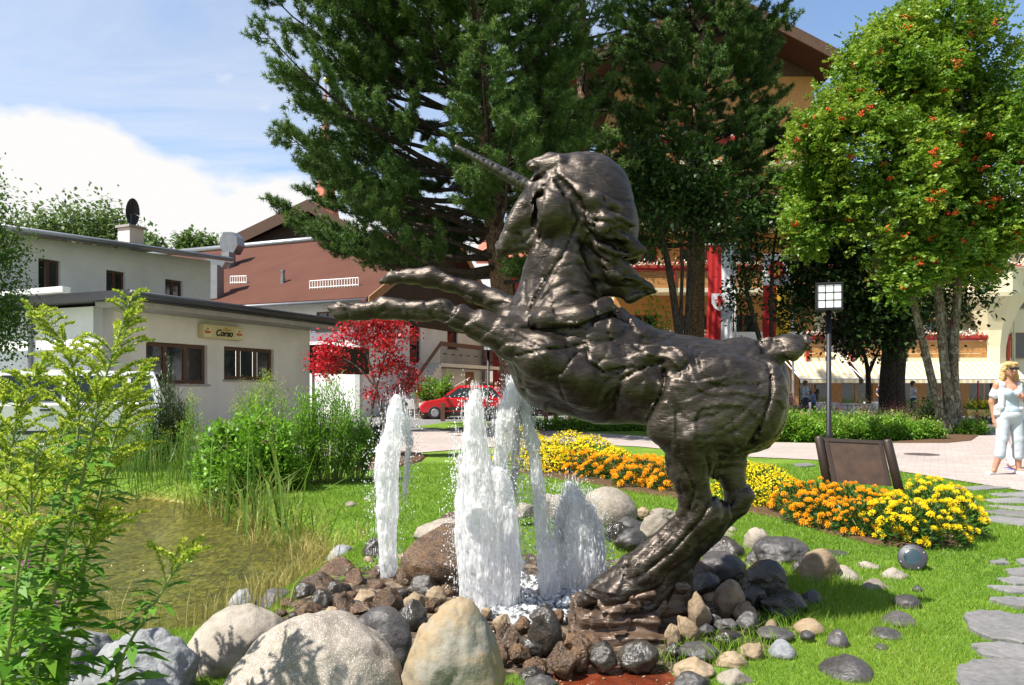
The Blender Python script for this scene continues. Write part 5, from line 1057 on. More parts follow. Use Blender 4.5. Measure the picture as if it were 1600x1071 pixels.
def broad(name, label, base, stems, lobes, leaf, mat, bark, seed, per=26, spread=.28, cat='tree', group=None, compound=False, berries=0, gap=.25, droop=0.0, vlo=.25):
    """stems: list of [(xyz, r), ...]; lobes: (centre, radii, clusters)"""
    r = np.random.default_rng(seed); t = thing(name, label, cat, base, group); tr = MB(); ends = []
    for s in stems:
        C = curve([p for p, _ in s], 6); R_ = np.interp(np.linspace(0, 1, len(C)), np.linspace(0, 1, len(s)), [q for _, q in s]); tr.tube(C, R_, 9, True); ends += [(p, q) for p, q in zip(C[len(C) // 3:], R_[len(C) // 3:])]
    lv = LV(); bv = []; EP = np.array([e[0] for e in ends]); br = MB(); allc = []
    for c, rad, k in lobes:
        c = np.asarray(c, float); rad = np.asarray(rad, float); d = rdir(k * 2, r); q = r.uniform(.15, 1, k * 2) ** .45; cc = c + d * q[:, None] * rad
        ok = fbm(cc, 1.6 / max(rad), 3) > -gap; cc = cc[ok][:k]; qq = q[ok][:k]; allc.append(cc)
        for j in range(0, len(cc), max(1, len(cc) // 12)):
            e = cc[j]; i = np.argmin(np.sum((EP - e) ** 2, 1) + 1.5 * np.maximum(EP[:, 2] - e[2] + .1, 0) ** 2); a = EP[i]
            br.tube([a, a * .5 + e * .5 + np.array((0, 0, .06 * np.linalg.norm(e - a))), e], [max(.008, ends[i][1] * .35), max(.006, ends[i][1] * .2), .004], 5, False)
        n = len(cc); out = unit((cc - c) / rad)
        if compound:
            m_ = per; b0 = np.repeat(cc, m_, 0) + r.normal(0, spread, (n * m_, 3)); od = unit(np.repeat(out, m_, 0) * .6 + rdir(n * m_, r) * .8 + np.array((0, 0, -.1 - droop))); sd = unit(np.cross(od, np.array((0, 0, 1.)) + rdir(n * m_, r) * .4)); Lr = leaf[0] * r.uniform(.7, 1.2, n * m_)
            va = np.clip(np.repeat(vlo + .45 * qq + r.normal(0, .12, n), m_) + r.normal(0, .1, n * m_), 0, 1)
            for w_ in (.3, .6, .88):
                for sg in (-1, 1): lv.add(b0 + od * (Lr * w_)[:, None], unit(sd * sg + od * .45 + np.array((0, 0, -.15))), Lr * .42, leaf[1], va, None, r)
            lv.add(b0 + od * (Lr * .9)[:, None], od, Lr * .4, leaf[1], va, None, r)
        else:
            m_ = per; b0 = np.repeat(cc, m_, 0) + r.normal(0, spread, (n * m_, 3)); od = unit(np.repeat(out, m_, 0) * .5 + rdir(n * m_, r) + np.array((0, 0, -droop)))
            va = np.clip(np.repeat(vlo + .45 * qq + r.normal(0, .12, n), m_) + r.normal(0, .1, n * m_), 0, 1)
            lv.add(b0, od, leaf[0] * r.uniform(.6, 1.2, n * m_), leaf[1] * r.uniform(.7, 1.2, n * m_), va, (0, 0, 1), r)
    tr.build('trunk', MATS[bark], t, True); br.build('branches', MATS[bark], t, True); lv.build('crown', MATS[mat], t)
    if berries:
        A = np.concatenate(allc); ctr = A.mean(0); Vb, Fb = ICO[1]; pv, pf = [], []
        surf = A[(A[:, 1] < ctr[1] + .3)]
        for k in range(berries):
            c = surf[r.integers(len(surf))] + unit(np.array((r.normal(0, .4), -1, r.normal(0, .4)))) * r.uniform(.2, .55)
            for j in range(14): pf.append(Fb + len(pv) * len(Vb)); pv.append(Vb * .024 + c + r.normal(0, .055, 3) * np.array((1, 1, .6)))
        tag(obj('berries', np.concatenate(pv), np.concatenate(pf), MATS['berry'], t, False, np.random.default_rng(1).random(len(pv) * len(Vb))), kind='stuff')
    return t
def lobe(px, py, d, rx, rz, n, ry=None): q = d / F; return (P(px, py, d), (rx * q, (ry if ry else (rx + rz) * .5) * q, rz * q), n)
def stem(d, *pts): return [(P(px, py, d + (dd[0] if dd else 0)), r_) for px, py, r_, *dd in pts]
# rowan with several stems
D = 23.5
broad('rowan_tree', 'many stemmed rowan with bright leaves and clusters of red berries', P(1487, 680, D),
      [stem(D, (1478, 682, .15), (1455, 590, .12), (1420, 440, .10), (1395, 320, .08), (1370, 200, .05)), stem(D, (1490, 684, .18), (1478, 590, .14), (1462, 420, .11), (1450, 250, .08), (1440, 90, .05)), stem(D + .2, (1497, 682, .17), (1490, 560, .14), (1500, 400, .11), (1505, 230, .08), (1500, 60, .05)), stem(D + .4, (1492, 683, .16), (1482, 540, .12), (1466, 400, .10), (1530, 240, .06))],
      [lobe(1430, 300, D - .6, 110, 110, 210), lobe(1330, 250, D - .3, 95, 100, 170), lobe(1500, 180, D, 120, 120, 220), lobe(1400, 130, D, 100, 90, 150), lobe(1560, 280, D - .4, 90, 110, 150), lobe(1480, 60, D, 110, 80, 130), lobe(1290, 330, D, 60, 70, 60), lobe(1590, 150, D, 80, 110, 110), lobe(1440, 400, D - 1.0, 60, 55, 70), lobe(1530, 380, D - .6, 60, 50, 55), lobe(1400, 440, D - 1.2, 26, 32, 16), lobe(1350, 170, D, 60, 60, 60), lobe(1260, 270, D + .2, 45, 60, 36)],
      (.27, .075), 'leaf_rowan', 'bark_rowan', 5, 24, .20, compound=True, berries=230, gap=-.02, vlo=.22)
D = 30
broad('shade_tree', 'big dark leaved tree with a thick trunk before the hotel terrace', P(1395, 662, D), [stem(D, (1395, 664, .52), (1394, 600, .46), (1398, 530, .44), (1392, 450, .3), (1385, 330, .15)), stem(D, (1398, 560, .28), (1440, 500, .2), (1480, 420, .12)), stem(D, (1394, 540, .26), (1340, 480, .18), (1290, 420, .1))],
      [lobe(1390, 400, D, 120, 110, 260), lobe(1290, 420, D, 70, 90, 130), lobe(1490, 420, D, 60, 80, 110), lobe(1370, 500, D - 1, 70, 50, 80), lobe(1450, 340, D, 90, 80, 120), lobe(1310, 340, D, 80, 70, 110), lobe(1530, 370, D + .5, 40, 40, 40), lobe(1245, 460, D, 35, 50, 40)], (.24, .15), 'leaf_dark', 'bark_dark', 6, 26, .36, gap=.3)
D = 33
broad('purple_leaved_tree', 'small purple leaved tree beside the thick trunk', P(1356, 656, D), [stem(D, (1356, 656, .13), (1357, 600, .11), (1352, 560, .08), (1335, 530, .05)), stem(D, (1357, 585, .08), (1372, 550, .05), (1385, 530, .03))], [lobe(1350, 525, D, 60, 30, 90), lobe(1320, 515, D, 35, 26, 40)], (.22, .12), 'leaf_purple', 'bark_dark', 7, 20, .25)
D = 24
broad('slender_tree', 'slender twin stemmed tree left of the clean pine trunk', P(1062, 670, D), [stem(D, (1064, 676, .15), (1063, 560, .13), (1050, 450, .11), (1030, 350, .08), (1005, 270, .04)), stem(D, (1070, 676, .13), (1072, 540, .11), (1082, 400, .09), (1088, 300, .05)), stem(D, (1068, 620, .07), (1064, 500, .06), (1066, 400, .05), (1060, 330, .03))],
      [lobe(1040, 330, D, 60, 60, 90), lobe(1085, 300, D, 55, 60, 80), lobe(1010, 280, D, 45, 50, 60), lobe(1120, 340, D, 40, 60, 60)], (.20, .11), 'leaf_dark', 'bark_dark', 8, 22, .30, gap=.12, vlo=.35)
D = 26
broad('slender_tree', 'young leaning tree with sparse dark leaves in front of the banners', P(1195, 665, D), [stem(D, (1215, 668, .11), (1195, 560, .09), (1170, 470, .07), (1160, 400, .04)), stem(D, (1210, 640, .09), (1205, 500, .07), (1208, 400, .05), (1220, 330, .03))],
      [lobe(1172, 390, D, 26, 50, 40), lobe(1165, 460, D, 20, 40, 24), lobe(1210, 360, D, 50, 50, 60), lobe(1250, 520, D, 18, 30, 12)], (.20, .11), 'leaf_dark', 'bark_dark', 9, 20, .26, gap=.1, vlo=.35)
D = 15.2
broad('red_maple', 'small japanese maple with crimson leaves left of the fountain', P(600, 716, D), [stem(D, (612, 716, .035), (604, 670, .03), (588, 610, .025), (575, 560, .018), (560, 520, .01)), stem(D, (585, 718, .028), (580, 660, .024), (590, 600, .02), (605, 550, .014), (625, 520, .008)), stem(D, (604, 660, .02), (620, 620, .016), (640, 590, .008)), stem(D, (590, 610, .018), (560, 575, .012), (525, 555, .007))],
      [lobe(545, 545, D, 46, 26, 70), lobe(590, 520, D, 44, 26, 70), lobe(515, 572, D, 30, 18, 40), lobe(620, 580, D, 34, 18, 40), lobe(612, 545, D, 26, 20, 24), lobe(575, 500, D, 26, 14, 26), lobe(640, 600, D, 20, 14, 16), lobe(600, 616, D, 28, 10, 18), lobe(548, 515, D, 26, 14, 24), lobe(636, 524, D, 12, 10, 8)], (.075, .05), 'leaf_maple_red', 'bark_maple', 10, 20, .10, gap=.02, vlo=.3)
D = 12.5
broad('birch_tree', 'birch with small hanging leaves reaching in at the left edge', P(-150, 730, D), [stem(D, (-150, 735, .16), (-140, 560, .13), (-110, 380, .09), (-90, 200, .05)), stem(D, (-140, 540, .07), (-80, 440, .05), (-20, 400, .02)), stem(D, (-120, 420, .06), (-60, 340, .04), (-15, 320, .015))],
      [lobe(-30, 460, D, 62, 70, 120), lobe(-20, 380, D, 45, 60, 80), lobe(-50, 310, D, 46, 50, 60), lobe(-130, 300, D, 100, 120, 120), lobe(0, 510, D, 32, 44, 40), lobe(-120, 480, D, 80, 80, 60)], (.062, .045), 'leaf_birch', 'bark_maple', 11, 34, .16, droop=.7, gap=.15)
D = 62
for k, (px, py, rx, rz, n, lb) in enumerate([(70, 372, 66, 52, 130, 'leftmost leafy tree rising behind the white upper storey'), (140, 370, 60, 58, 130, 'tallest leafy tree rising behind the white upper storey'), (190, 395, 34, 40, 60, 'low leafy tree behind the white upper storey, left of the chimney'), (20, 400, 40, 50, 60, 'leafy tree behind the white roof at the left edge')]):
    broad('poplar_tree', lb, P(px, 640, D), [stem(D, (px, 642, .4), (px, 500, .3), (px, py, .15))], [lobe(px, py + 10, D, rx, rz, n), lobe(px - 8, py + 60, D, rx, rz, n // 2)], (.42, .27), 'leaf_far', 'bark_dark', 20 + k, 44, .75, group='trees behind the white building', vlo=.3)
D = 110
for k, (px, py, rx, rz, lb) in enumerate([(232, 385, 20, 18, 'far tree left of the chimney'), (298, 380, 16, 16, 'far tree right of the satellite dish'), (322, 384, 10, 12, 'small far tree beside the brown roof')]):
    broad('distant_tree', lb, P(px, 625, D), [stem(D, (px, 625, .4), (px, 500, .3), (px, py, .12))], [lobe(px, py + 6, D, rx, rz, 50), lobe(px, py + 30, D, rx * 1.2, rz * 1.4, 40)], (.8, .5), 'leaf_far', 'bark_dark', 26 + k, 22, .7, group='distant trees', vlo=.3)
# ---------------------------------------------------------------- buildings
plain('plaster_white', (0.78, 0.77, 0.75), .85, 0, .10, .9, .25); plain('plaster_grey', (0.72, 0.68, 0.60), .9, 0, .12, .9, .25); plain('plaster_cream', (0.74, 0.66, 0.44), .85, 0, .05, 1.0, .2); plain('plaster_pink', (0.62, 0.36, 0.27), .85, 0, .08, 1.0)
plain('gutter_dark', (0.045, 0.045, 0.05), .45, .4); plain('fascia_grey', (0.34, 0.32, 0.29), .7, 0, .15, 4); plain('zinc', (0.26, 0.265, 0.27), .4, .7, .12, 3); plain('wood_brown', (0.10, 0.048, 0.026), .65, 0, .3, 8); plain('wood_dark', (0.035, 0.022, 0.015), .75, 0, .3, 8)
plain('wood_orange', (0.52, 0.25, 0.075), .6, 0, .18, 5); plain('wood_red', (0.42, 0.035, 0.025), .55, 0, .15, 5); plain('wood_tan', (0.33, 0.17, 0.07), .6, 0, .2, 6); plain('paint_white', (0.78, 0.77, 0.74), .6, 0, .05); plain('iron_black', (0.02, 0.02, 0.022), .5, .4); plain('curtain', (0.72, 0.72, 0.72), .9, 0, .1, 12); plain('copper_brown', (0.30, 0.14, 0.07), .5, .5)
m = NM('window_glass'); c0 = m.pos(); m.end(m.bsdf(m.ramp(m.noise(c0, .9, 3), [(0.35, (0.012, 0.014, 0.014)), (0.7, (0.05, 0.055, 0.055))]), .05, 0, m.bump(m.noise(c0, 1.5, 2), .05, .05), .9))
m = NM('roof_brown'); c0 = m.pos(); n1 = m.noise(c0, .5, 5); n2 = m.noise(c0, 22, 4); m.end(m.bsdf(m.ramp(m.math('ADD', m.math('MULTIPLY', n1, .5), m.math('MULTIPLY', n2, .5)), [(0.3, (0.068, 0.026, 0.017)), (0.7, (0.105, 0.045, 0.030))]), .9, normal=m.bump(n2, .4, .02), spec=.15))
m = NM('spire_red'); c0 = m.pos(); n1 = m.noise(c0, .6, 5); m.end(m.bsdf(m.ramp(n1, [(0.3, (0.36, 0.10, 0.06)), (0.7, (0.48, 0.15, 0.09))]), .75))
m = NM('awning_cloth'); c0 = m.pos(); sxx = m.n('ShaderNodeSeparateXYZ'); m.set(sxx.inputs[0], c0); st_ = m.math('GREATER_THAN', m.math('FRACT', m.math('MULTIPLY', sxx.outputs[0], 3.2)), .5)
cc = m.mix(st_, (0.80, 0.78, 0.70), (0.74, 0.60, 0.30)); tl = m.n('ShaderNodeBsdfTranslucent'); m.set(tl.inputs[0], cc); m.end(m.mixs(.3, m.bsdf(cc, .85), tl.outputs[0]))
class Fr:
    """a facade line: o = ground point, u = horizontal unit vector along the wall; n = outward normal"""
    def __init__(s, o, ang, left=False):
        s.o = np.array((o[0], o[1], 0.0)); a = math.radians(ang); s.u = np.array((math.sin(a), math.cos(a), 0)); s.n = np.array((math.cos(a), -math.sin(a), 0))
        s.M = np.stack([s.u, s.n, np.array((0, 0, 1.))], 1)
    def a(s, px): k = (px - 800) / F; return (k * s.o[1] - s.o[0]) / (s.u[0] - k * s.u[1])
    def z(s, px, py): y = s.o[1] + s.a(px) * s.u[1]; return CH + (HZ - py) * y / F
    def p(s, a, z, out=0.0): return s.o + s.u * a + s.n * out + np.array((0, 0, z))
    def box(s, mb, a0, a1, z0, z1, o0, o1, v=.5): return mb.box(s.p((a0 + a1) / 2, (z0 + z1) / 2, (o0 + o1) / 2), ((a1 - a0) / 2, abs(o1 - o0) / 2, (z1 - z0) / 2), s.M, v)
    def wall(s, name, mat, parent, a0, a1, z0, z1, holes, rev=.16, top=None):
        """wall face with real openings and reveals; top(a) lets the head of the wall slope"""
        A = sorted({a0, a1, *[h[0] for h in holes], *[h[1] for h in holes]}); Z = sorted({z0, z1, *[h[2] for h in holes], *[h[3] for h in holes]}); mb = MB()
        for i in range(len(A) - 1):
            for j in range(len(Z) - 1):
                ca, cz = (A[i] + A[i + 1]) / 2, (Z[j] + Z[j + 1]) / 2
                if any(h[0] < ca < h[1] and h[2] < cz < h[3] for h in holes): continue
                q = [(A[i], Z[j]), (A[i + 1], Z[j]), (A[i + 1], Z[j + 1]), (A[i], Z[j + 1])]
                if top and j == len(Z) - 2: q[2] = (A[i + 1], top(A[i + 1])); q[3] = (A[i], top(A[i]))
                mb.poly([s.p(a, z) for a, z in q])
        for h in holes:
            for (a, z), (b, w) in (((h[0], h[2]), (h[1], h[2])), ((h[1], h[2]), (h[1], h[3])), ((h[1], h[3]), (h[0], h[3])), ((h[0], h[3]), (h[0], h[2]))): mb.quad(s.p(a, z), s.p(b, w), s.p(b, w, -rev), s.p(a, z, -rev))
        for (a, z), (b, w) in (((a0, z0), (a0, z1)), ((a1, z0), (a1, z1)), ((a0, z1), (a1, z1))): mb.quad(s.p(a, z), s.p(b, w), s.p(b, w, -.3), s.p(a, z, -.3))
        return mb.build(name, mat, parent)
    def window(s, parent, h, mats=('wood_brown', 'window_glass'), cols=2, rows=1, fw=.06, rev=.10, sill='fascia_grey', nm='window', curtain=False):
        a0, a1, z0, z1 = h; mb = MB(); s.box(mb, a0, a1, z0, z0 + fw, -rev - .05, -rev); s.box(mb, a0, a1, z1 - fw, z1, -rev - .05, -rev); s.box(mb, a0, a0 + fw, z0 + fw, z1 - fw, -rev - .05, -rev); s.box(mb, a1 - fw, a1, z0 + fw, z1 - fw, -rev - .05, -rev)
        for k in range(1, cols): c = a0 + (a1 - a0) * k / cols; s.box(mb, c - fw * .6, c + fw * .6, z0 + fw, z1 - fw, -rev - .05, -rev)
        for k in range(1, rows): c = z0 + (z1 - z0) * k / rows; s.box(mb, a0 + fw, a1 - fw, c - .015, c + .015, -rev - .045, -rev + .002)
        w = mb.build(nm, MATS[mats[0]], parent)
        for k in range(cols):
            b0 = a0 + (a1 - a0) * k / cols + fw; b1 = a0 + (a1 - a0) * (k + 1) / cols - fw; mb = MB(); mb.quad(s.p(b0, z0 + fw, -rev - .03), s.p(b1, z0 + fw, -rev - .03), s.p(b1, z1 - fw, -rev - .03), s.p(b0, z1 - fw, -rev - .03)); g = mb.build('pane', MATS[mats[1]], w)
            if curtain: mb = MB(); s.box(mb, b0, b0 + (b1 - b0) * .45, z0 + fw, z1 - fw, -rev - .26, -rev - .20); mb.build('curtain', MATS['curtain'], w)
        if sill: mb = MB(); s.box(mb, a0 - .05, a1 + .05, z0 - .05, z0 - .003, -rev, .06); mb.build('sill', MATS[sill], w)
        return w
def pxhole(fr, px0, py0, px1, py1, pyb0=None): return (fr.a(px0), fr.a(px1), (fr.z(px0, py1) + fr.z(px1, py1)) / 2, (fr.z(px0, py0) + fr.z(px1, py0)) / 2)
def text_part(txt, size, loc, M, mat, parent, name='lettering', shear=0.0, ext=.004, align='CENTER', bold=0.0):
    cu = bpy.data.curves.new(name, 'FONT'); cu.body = txt; cu.size = size; cu.extrude = ext; cu.shear = shear; cu.align_x = align; cu.align_y = 'CENTER'; cu.offset = bold
    tmp = bpy.data.objects.new(name, cu); COL.objects.link(tmp); dg = bpy.context.evaluated_depsgraph_get(); me = bpy.data.meshes.new_from_object(tmp.evaluated_get(dg)); bpy.data.objects.remove(tmp)
    V = np.empty(len(me.vertices) * 3); me.vertices.foreach_get('co', V); V = V.reshape(-1, 3) @ np.asarray(M).T + np.asarray(loc); me.vertices.foreach_set('co', V.ravel()); me.materials.clear(); me.materials.append(mat); me.update()
    o = bpy.data.objects.new(name, me); COL.objects.link(o); return adopt(o, parent)
# --- restaurant: low white building with a flat roof
fr = Fr(P(160, 610, 18.0), 23.5); ze = fr.z(160, 478); L = fr.a(484); HT = ze
bld = thing('restaurant_building', 'low white restaurant with a dark flat roof edge and two brown windows', 'building', fr.o)
W1 = pxhole(fr, 228, 537, 324, 600); W2 = pxhole(fr, 350, 544, 428, 594)
fr.wall('front_wall', MATS['plaster_grey'], bld, 0, L, 0, ze, [W1, W2])
fr.window(bld, W1, cols=3, fw=.10); fr.window(bld, W2, cols=3, fw=.10)
sd = Fr(fr.o - fr.n * 7.5, 0); sd.u = fr.n.copy(); sd.n = -fr.u; sd.M = np.stack([sd.u, sd.n, np.array((0, 0, 1.))], 1)
sd.wall('side_wall', MATS['plaster_white'], bld, 0, 7.5, 0, ze, [])
mb = MB(); mb.tube([sd.p(5.1, 0, .06), sd.p(5.1, ze - .1, .06)], .05, 8); mb.build('downpipe', MATS['zinc'], bld)
rf = MB(); rf.box(fr.p(L / 2 + .05, ze + .17, -3.0), (L / 2 + .45, 4.3, .10), fr.M); roof = rf.build('flat_roof', MATS['gutter_dark'], bld)
mb = MB(); mb.box(fr.p(L / 2 + .05, ze + .0, .58), (L / 2 + .3, .5, .06), fr.M); mb.build('soffit', MATS['fascia_grey'], roof)
mb = MB(); mb.tube([fr.p(-.42, ze + .17, 1.38), fr.p(L + .5, ze + .17, 1.38)], .085, 10); mb.build('gutter', MATS['gutter_dark'], roof, True)
mb = MB(); mb.box(sd.p(3.6, ze + .30, .75), (3.7, .10, .06), sd.M); mb.build('fascia', MATS['paint_white'], roof)
fr2 = Fr(fr.p(L + .3, 0, 0), 23.5)
mb = MB(); mb.box(fr.p(L + 1.3, ze - .95, .1), (1.3, .4, .45), fr.M); mb.build('bay_hood', MATS['wood_dark'], bld)
mb = MB(); mb.tube([fr.p(L + .03, 0, .12), fr.p(L + .03, ze - 1.3, .12), fr.p(L + .5, ze - .6, .3)], .045, 8); mb.build('corner_pipe', MATS['zinc'], bld)
# sign
a0, a1 = fr.a(309), fr.a(371); zc = (fr.z(309, 518) + fr.z(371, 522)) / 2; hs2 = (fr.z(315, 508) - fr.z(315, 529)) / 2
sg = thing('restaurant_sign', 'cream box sign reading Corso on the restaurant wall', 'sign', fr.p((a0 + a1) / 2, zc - hs2, .02))
plain('sign_cream', (0.62, 0.52, 0.26), .5, 0, .06); plain('sign_red', (0.50, 0.05, 0.02), .5); plain('sign_gold', (0.45, 0.30, 0.04), .5); plain('sign_pale', (0.70, 0.62, 0.38), .5); plain('ink', (0.01, 0.01, 0.012), .5)
mb = MB(); fr.box(mb, a0, a1, zc - hs2, zc + hs2, .02, .20); mb.build('box', MATS['sign_cream'], sg)
Mt = np.stack([fr.u, np.array((0, 0, 1.)), fr.n], 1); wd = a1 - a0; am = (a0 + a1) / 2
text_part('Corso', hs2 * 1.35, fr.p(am, zc - hs2 * .18, .212), Mt, MATS['ink'], sg, shear=.35, bold=.008)
text_part('Cafe', hs2 * .34, fr.p(am + wd * .06, zc + hs2 * .66, .212), Mt, MATS['sign_gold'], sg); text_part('Restaurant', hs2 * .36, fr.p(am + wd * .08, zc + hs2 * .38, .212), Mt, MATS['sign_gold'], sg)
for a_ in (a0 + wd * .10, a1 - wd * .10):
    mb = MB(); fr.box(mb, a_ - wd * .085, a_ + wd * .085, zc - hs2 * .8, zc + hs2 * .8, .2, .207); pn = mb.build('logo_panel', MATS['sign_pale'], sg)
    mb = MB(); mb.tube([fr.p(a_, zc + hs2 * .3, .205), fr.p(a_, zc + hs2 * .3, .214)], hs2 * .22, 12); mb.build('logo_disc', MATS['sign_gold'], pn)
    text_part('Egger', hs2 * .5, fr.p(a_, zc - hs2 * .12, .212), Mt, MATS['sign_red'], pn, bold=.006)
# --- upper white storey behind
fu = Fr(fr.o - fr.n * 5.0 - fr.u * 2.0, 25.0); L = fu.a(329); zt = fu.z(329, 408); zl = fu.z(60, 372); ub = thing('upper_white_house', 'plain white upper storey with small brown windows above the restaurant roof', 'building', fu.o)
H3 = [pxhole(fu, 60, 406, 95, 456), pxhole(fu, 166, 424, 196, 462), pxhole(fu, 258, 438, 286, 470)]
a_left = fu.a(-60); tp = lambda a: zl + (zt - zl) * (a - fu.a(60)) / (L - fu.a(60))
fu.wall('wall', MATS['plaster_white'], ub, a_left, L, 0, min(zt, zl) - .3, H3, top=tp)
for h in H3: fu.window(ub, h, cols=2, rows=1, fw=.07)
mb = MB()
for o0, z0 in ((.5, .06),): mb.prism([fu.p(a_left, tp(a_left) + z0, .55), fu.p(L + .3, tp(L) + z0, .55), fu.p(L + .3, tp(L) + z0 + 1.0, -6), fu.p(a_left, tp(a_left) + z0 + 1.0, -6)], (0, 0, .09))
rf = mb.build('roof', MATS['roof_brown'], ub); mb = MB(); mb.tube([fu.p(a_left, tp(a_left) + .04, .62), fu.p(L + .4, tp(L) + .04, .62)], .09, 8); mb.build('gutter', MATS['zinc'], rf, True)
mb = MB(); fu.box(mb, L - 6, L, 0, zt - .6, -6, -.31); mb.build('rear_wall', MATS['plaster_white'], ub)
ch = fu.p(fu.a(258), tp(fu.a(258)), -1.6); mb = MB(); mb.box(ch + np.array((0, 0, .45)), (.28, .28, .55), fu.M); chm = mb.build('chimney', MATS['plaster_grey'], rf)
mb = MB(); mb.box(ch + np.array((0, 0, 1.03)), (.34, .34, .04), fu.M); mb.build('chimney_cap', MATS['fascia_grey'], rf)
dish = thing('satellite_dish', 'dark satellite dish seen edge on above the chimney', 'satellite dish', ch + np.array((0, 0, 1.07)))
mb = MB(); mb.tube([ch + np.array((0, 0, 1.07)), ch + np.array((0, 0, 1.5))], .02, 6); mb.tube([ch + np.array((0.12, 0, 1.5)), ch + np.array((.38, -.1, 1.35))], .012, 5); mb.build('mast', MATS['zinc'], dish)
V, Fc = [], []
for i in range(6):
    for k in range(18): r_ = .42 * i / 5; an = k * math.pi / 9; V.append(ch + np.array((-.06 + .12 * (i / 5) ** 2, 0, 1.55)) + np.array((0.0, r_ * math.cos(an) * .6 + .10 * r_ * math.sin(an), r_ * math.sin(an) * 1.15)) + np.array((r_ * math.cos(an) * .28, 0, 0)))
for i in range(5):
    for k in range(18): Fc.append((i * 18 + k, i * 18 + (k + 1) % 18, (i + 1) * 18 + (k + 1) % 18, (i + 1) * 18 + k))
obj('reflector', V, Fc, MATS['gutter_dark'], dish, True)
# --- brown roofed house: eaves towards the pond, gable with balcony to the right
fb = Fr(P(562, 610, 38.0), 23.5); Lg = fb.a(757); ze = fb.z(562, 462); apk = fb.a(686); zp = fb.z(686, 364)
hb = thing('brown_roof_house', 'white house with a wide brown roof, dark wooden gable and balcony', 'building', fb.o)
zb = fb.z(600, 500)
DR = pxhole(fb, 640, 508, 657, 571); WN = pxhole(fb, 699, 515, 715, 546); D1 = pxhole(fb, 671, 575, 687, 610); D2 = pxhole(fb, 727, 577, 741, 608); zfl = (fb.z(660, 571) + fb.z(750, 571)) / 2
DR = (DR[0], DR[1], zfl, DR[3]); D1 = (D1[0], D1[1], .05, zfl - .35); D2 = (D2[0], D2[1], .05, zfl - .35)
fb.wall('gable_wall', MATS['plaster_white'], hb, 0, Lg, 0, zb, [DR, WN, D1, D2])
fb.window(hb, WN, ('wood_dark', 'window_glass'), 1); fb.window(hb, DR, ('wood_dark', 'window_glass'), 1, sill=None, nm='balcony_door')
for h in (D1, D2): mb = MB(); fb.box(mb, h[0], h[1], h[2], h[3], -.14, -.08); mb.build('door', MATS['wood_tan'], hb)
# dark board gable: joined planks, each a real board
mb = MB(); a = 0.02; zr = lambda a: ze + (zp - ze) * a / apk if a < apk else ze + (zp - ze) * (Lg - a) / (Lg - apk)
while a < Lg - .2:
    z1 = min(zr(a), zr(a + .17)) + .1
    if z1 > zb: fb.box(mb, a, a + .165, zb - .12, z1, -.02, .05 + .012 * (int(a * 100) % 2), random.random())
    a += .18
tag(mb.build('gable_boards', MATS['wood_dark'], hb), kind='stuff')
v = -fb.n; ev = Fr(fb.o + v * 26, 0); ev.u = fb.n.copy(); ev.n = -fb.u; ev.M = np.stack([ev.u, ev.n, np.array((0, 0, 1.))], 1)
EW = [(26 - 2.6, 26 - 1.4, ze - 1.7, ze - .7), (26 - 6.5, 26 - 5.3, ze - 1.7, ze - .7)]
ev.wall('eaves_wall', MATS['plaster_white'], hb, 0, 26, 0, ze - .1, EW)
for h in EW: ev.window(hb, h, ('wood_brown', 'window_glass'), 2)
oh = .9
sl_ = (zp - ze) / apk
E0 = fb.p(-.7, ze - .7 * sl_, oh); R0 = fb.p(apk, zp, oh); E1 = fb.p(Lg + .7, ze - .7 * (zp - ze) / (Lg - apk), oh); lv_ = v * 27
mb = MB(); mb.prism([E0, R0, R0 + lv_, E0 + lv_], (0, 0, .2)); r1 = mb.build('roof', MATS['roof_brown'], hb)
mb = MB(); mb.prism([R0, E1, E1 + lv_, R0 + lv_], (0, 0, .2)); mb.build('rear_roof', MATS['roof_brown'], hb)
nu = np.array((0, 0, 1.))
for A_, B_ in ((E0, R0), (R0, E1)):
    mb = MB(); w = fb.n * .06; mb.prism([A_ - nu * .25 + w, B_ - nu * .25 + w, B_ + nu * .22 + w, A_ + nu * .22 + w], fb.n * .06); mb.build('barge_board', MATS['wood_tan'], r1)
mb = MB(); mb.tube([R0 + nu * .28 + lv_ * .14, R0 + nu * .28 + lv_], .22, 8); mb.build('ridge_cap', MATS['zinc'], r1, True)
mb = MB(); mb.tube([E0 + nu * .05 - fb.u * .08, E0 + lv_ + nu * .05 - fb.u * .08], .10, 8); mb.build('gutter', MATS['zinc'], r1, True)
rp = lambda t, s: E0 + (R0 - E0) * t + lv_ * s + nu * .22
def on_roof(px, py):
    best = None
    for t in np.linspace(0, 1, 80):
        q = rp(t, 0); q1 = rp(t, 1); k = (px - 800) / F; s = (k * q[1] - q[0]) / ((q1 - q)[0] - k * (q1 - q)[1]); p = q + (q1 - q) * s; e = abs(HZ - (p[2] - CH) * F / p[1] - py)
        if best is None or e < best[0]: best = (e, p)
    return best[1]
for px0, px1, py in ((360, 385, 444), (484, 560, 452)):
    a_, b_ = on_roof(px0, py), on_roof(px1, py - (px1 - px0) * .067); mb = MB(); n = max(4, int(np.linalg.norm(b_ - a_) / .16))
    for z in (.05, .40): mb.tube([a_ + nu * z, b_ + nu * z], .03, 5)
    for k in range(n + 1): q = a_ + (b_ - a_) * k / n; mb.tube([q + nu * -.02, q + nu * .42], .022, 4)
    mb.build('snow_guard', MATS['paint_white'], r1)
q = on_roof(442, 441); mb = MB(); mb.lathe(q, [(.13, -.1), (.13, .25), (.10, .26), (.10, .55), (.13, .56), (.13, .66)], 10); mb.build('vent_pipe', MATS['zinc'], r1)
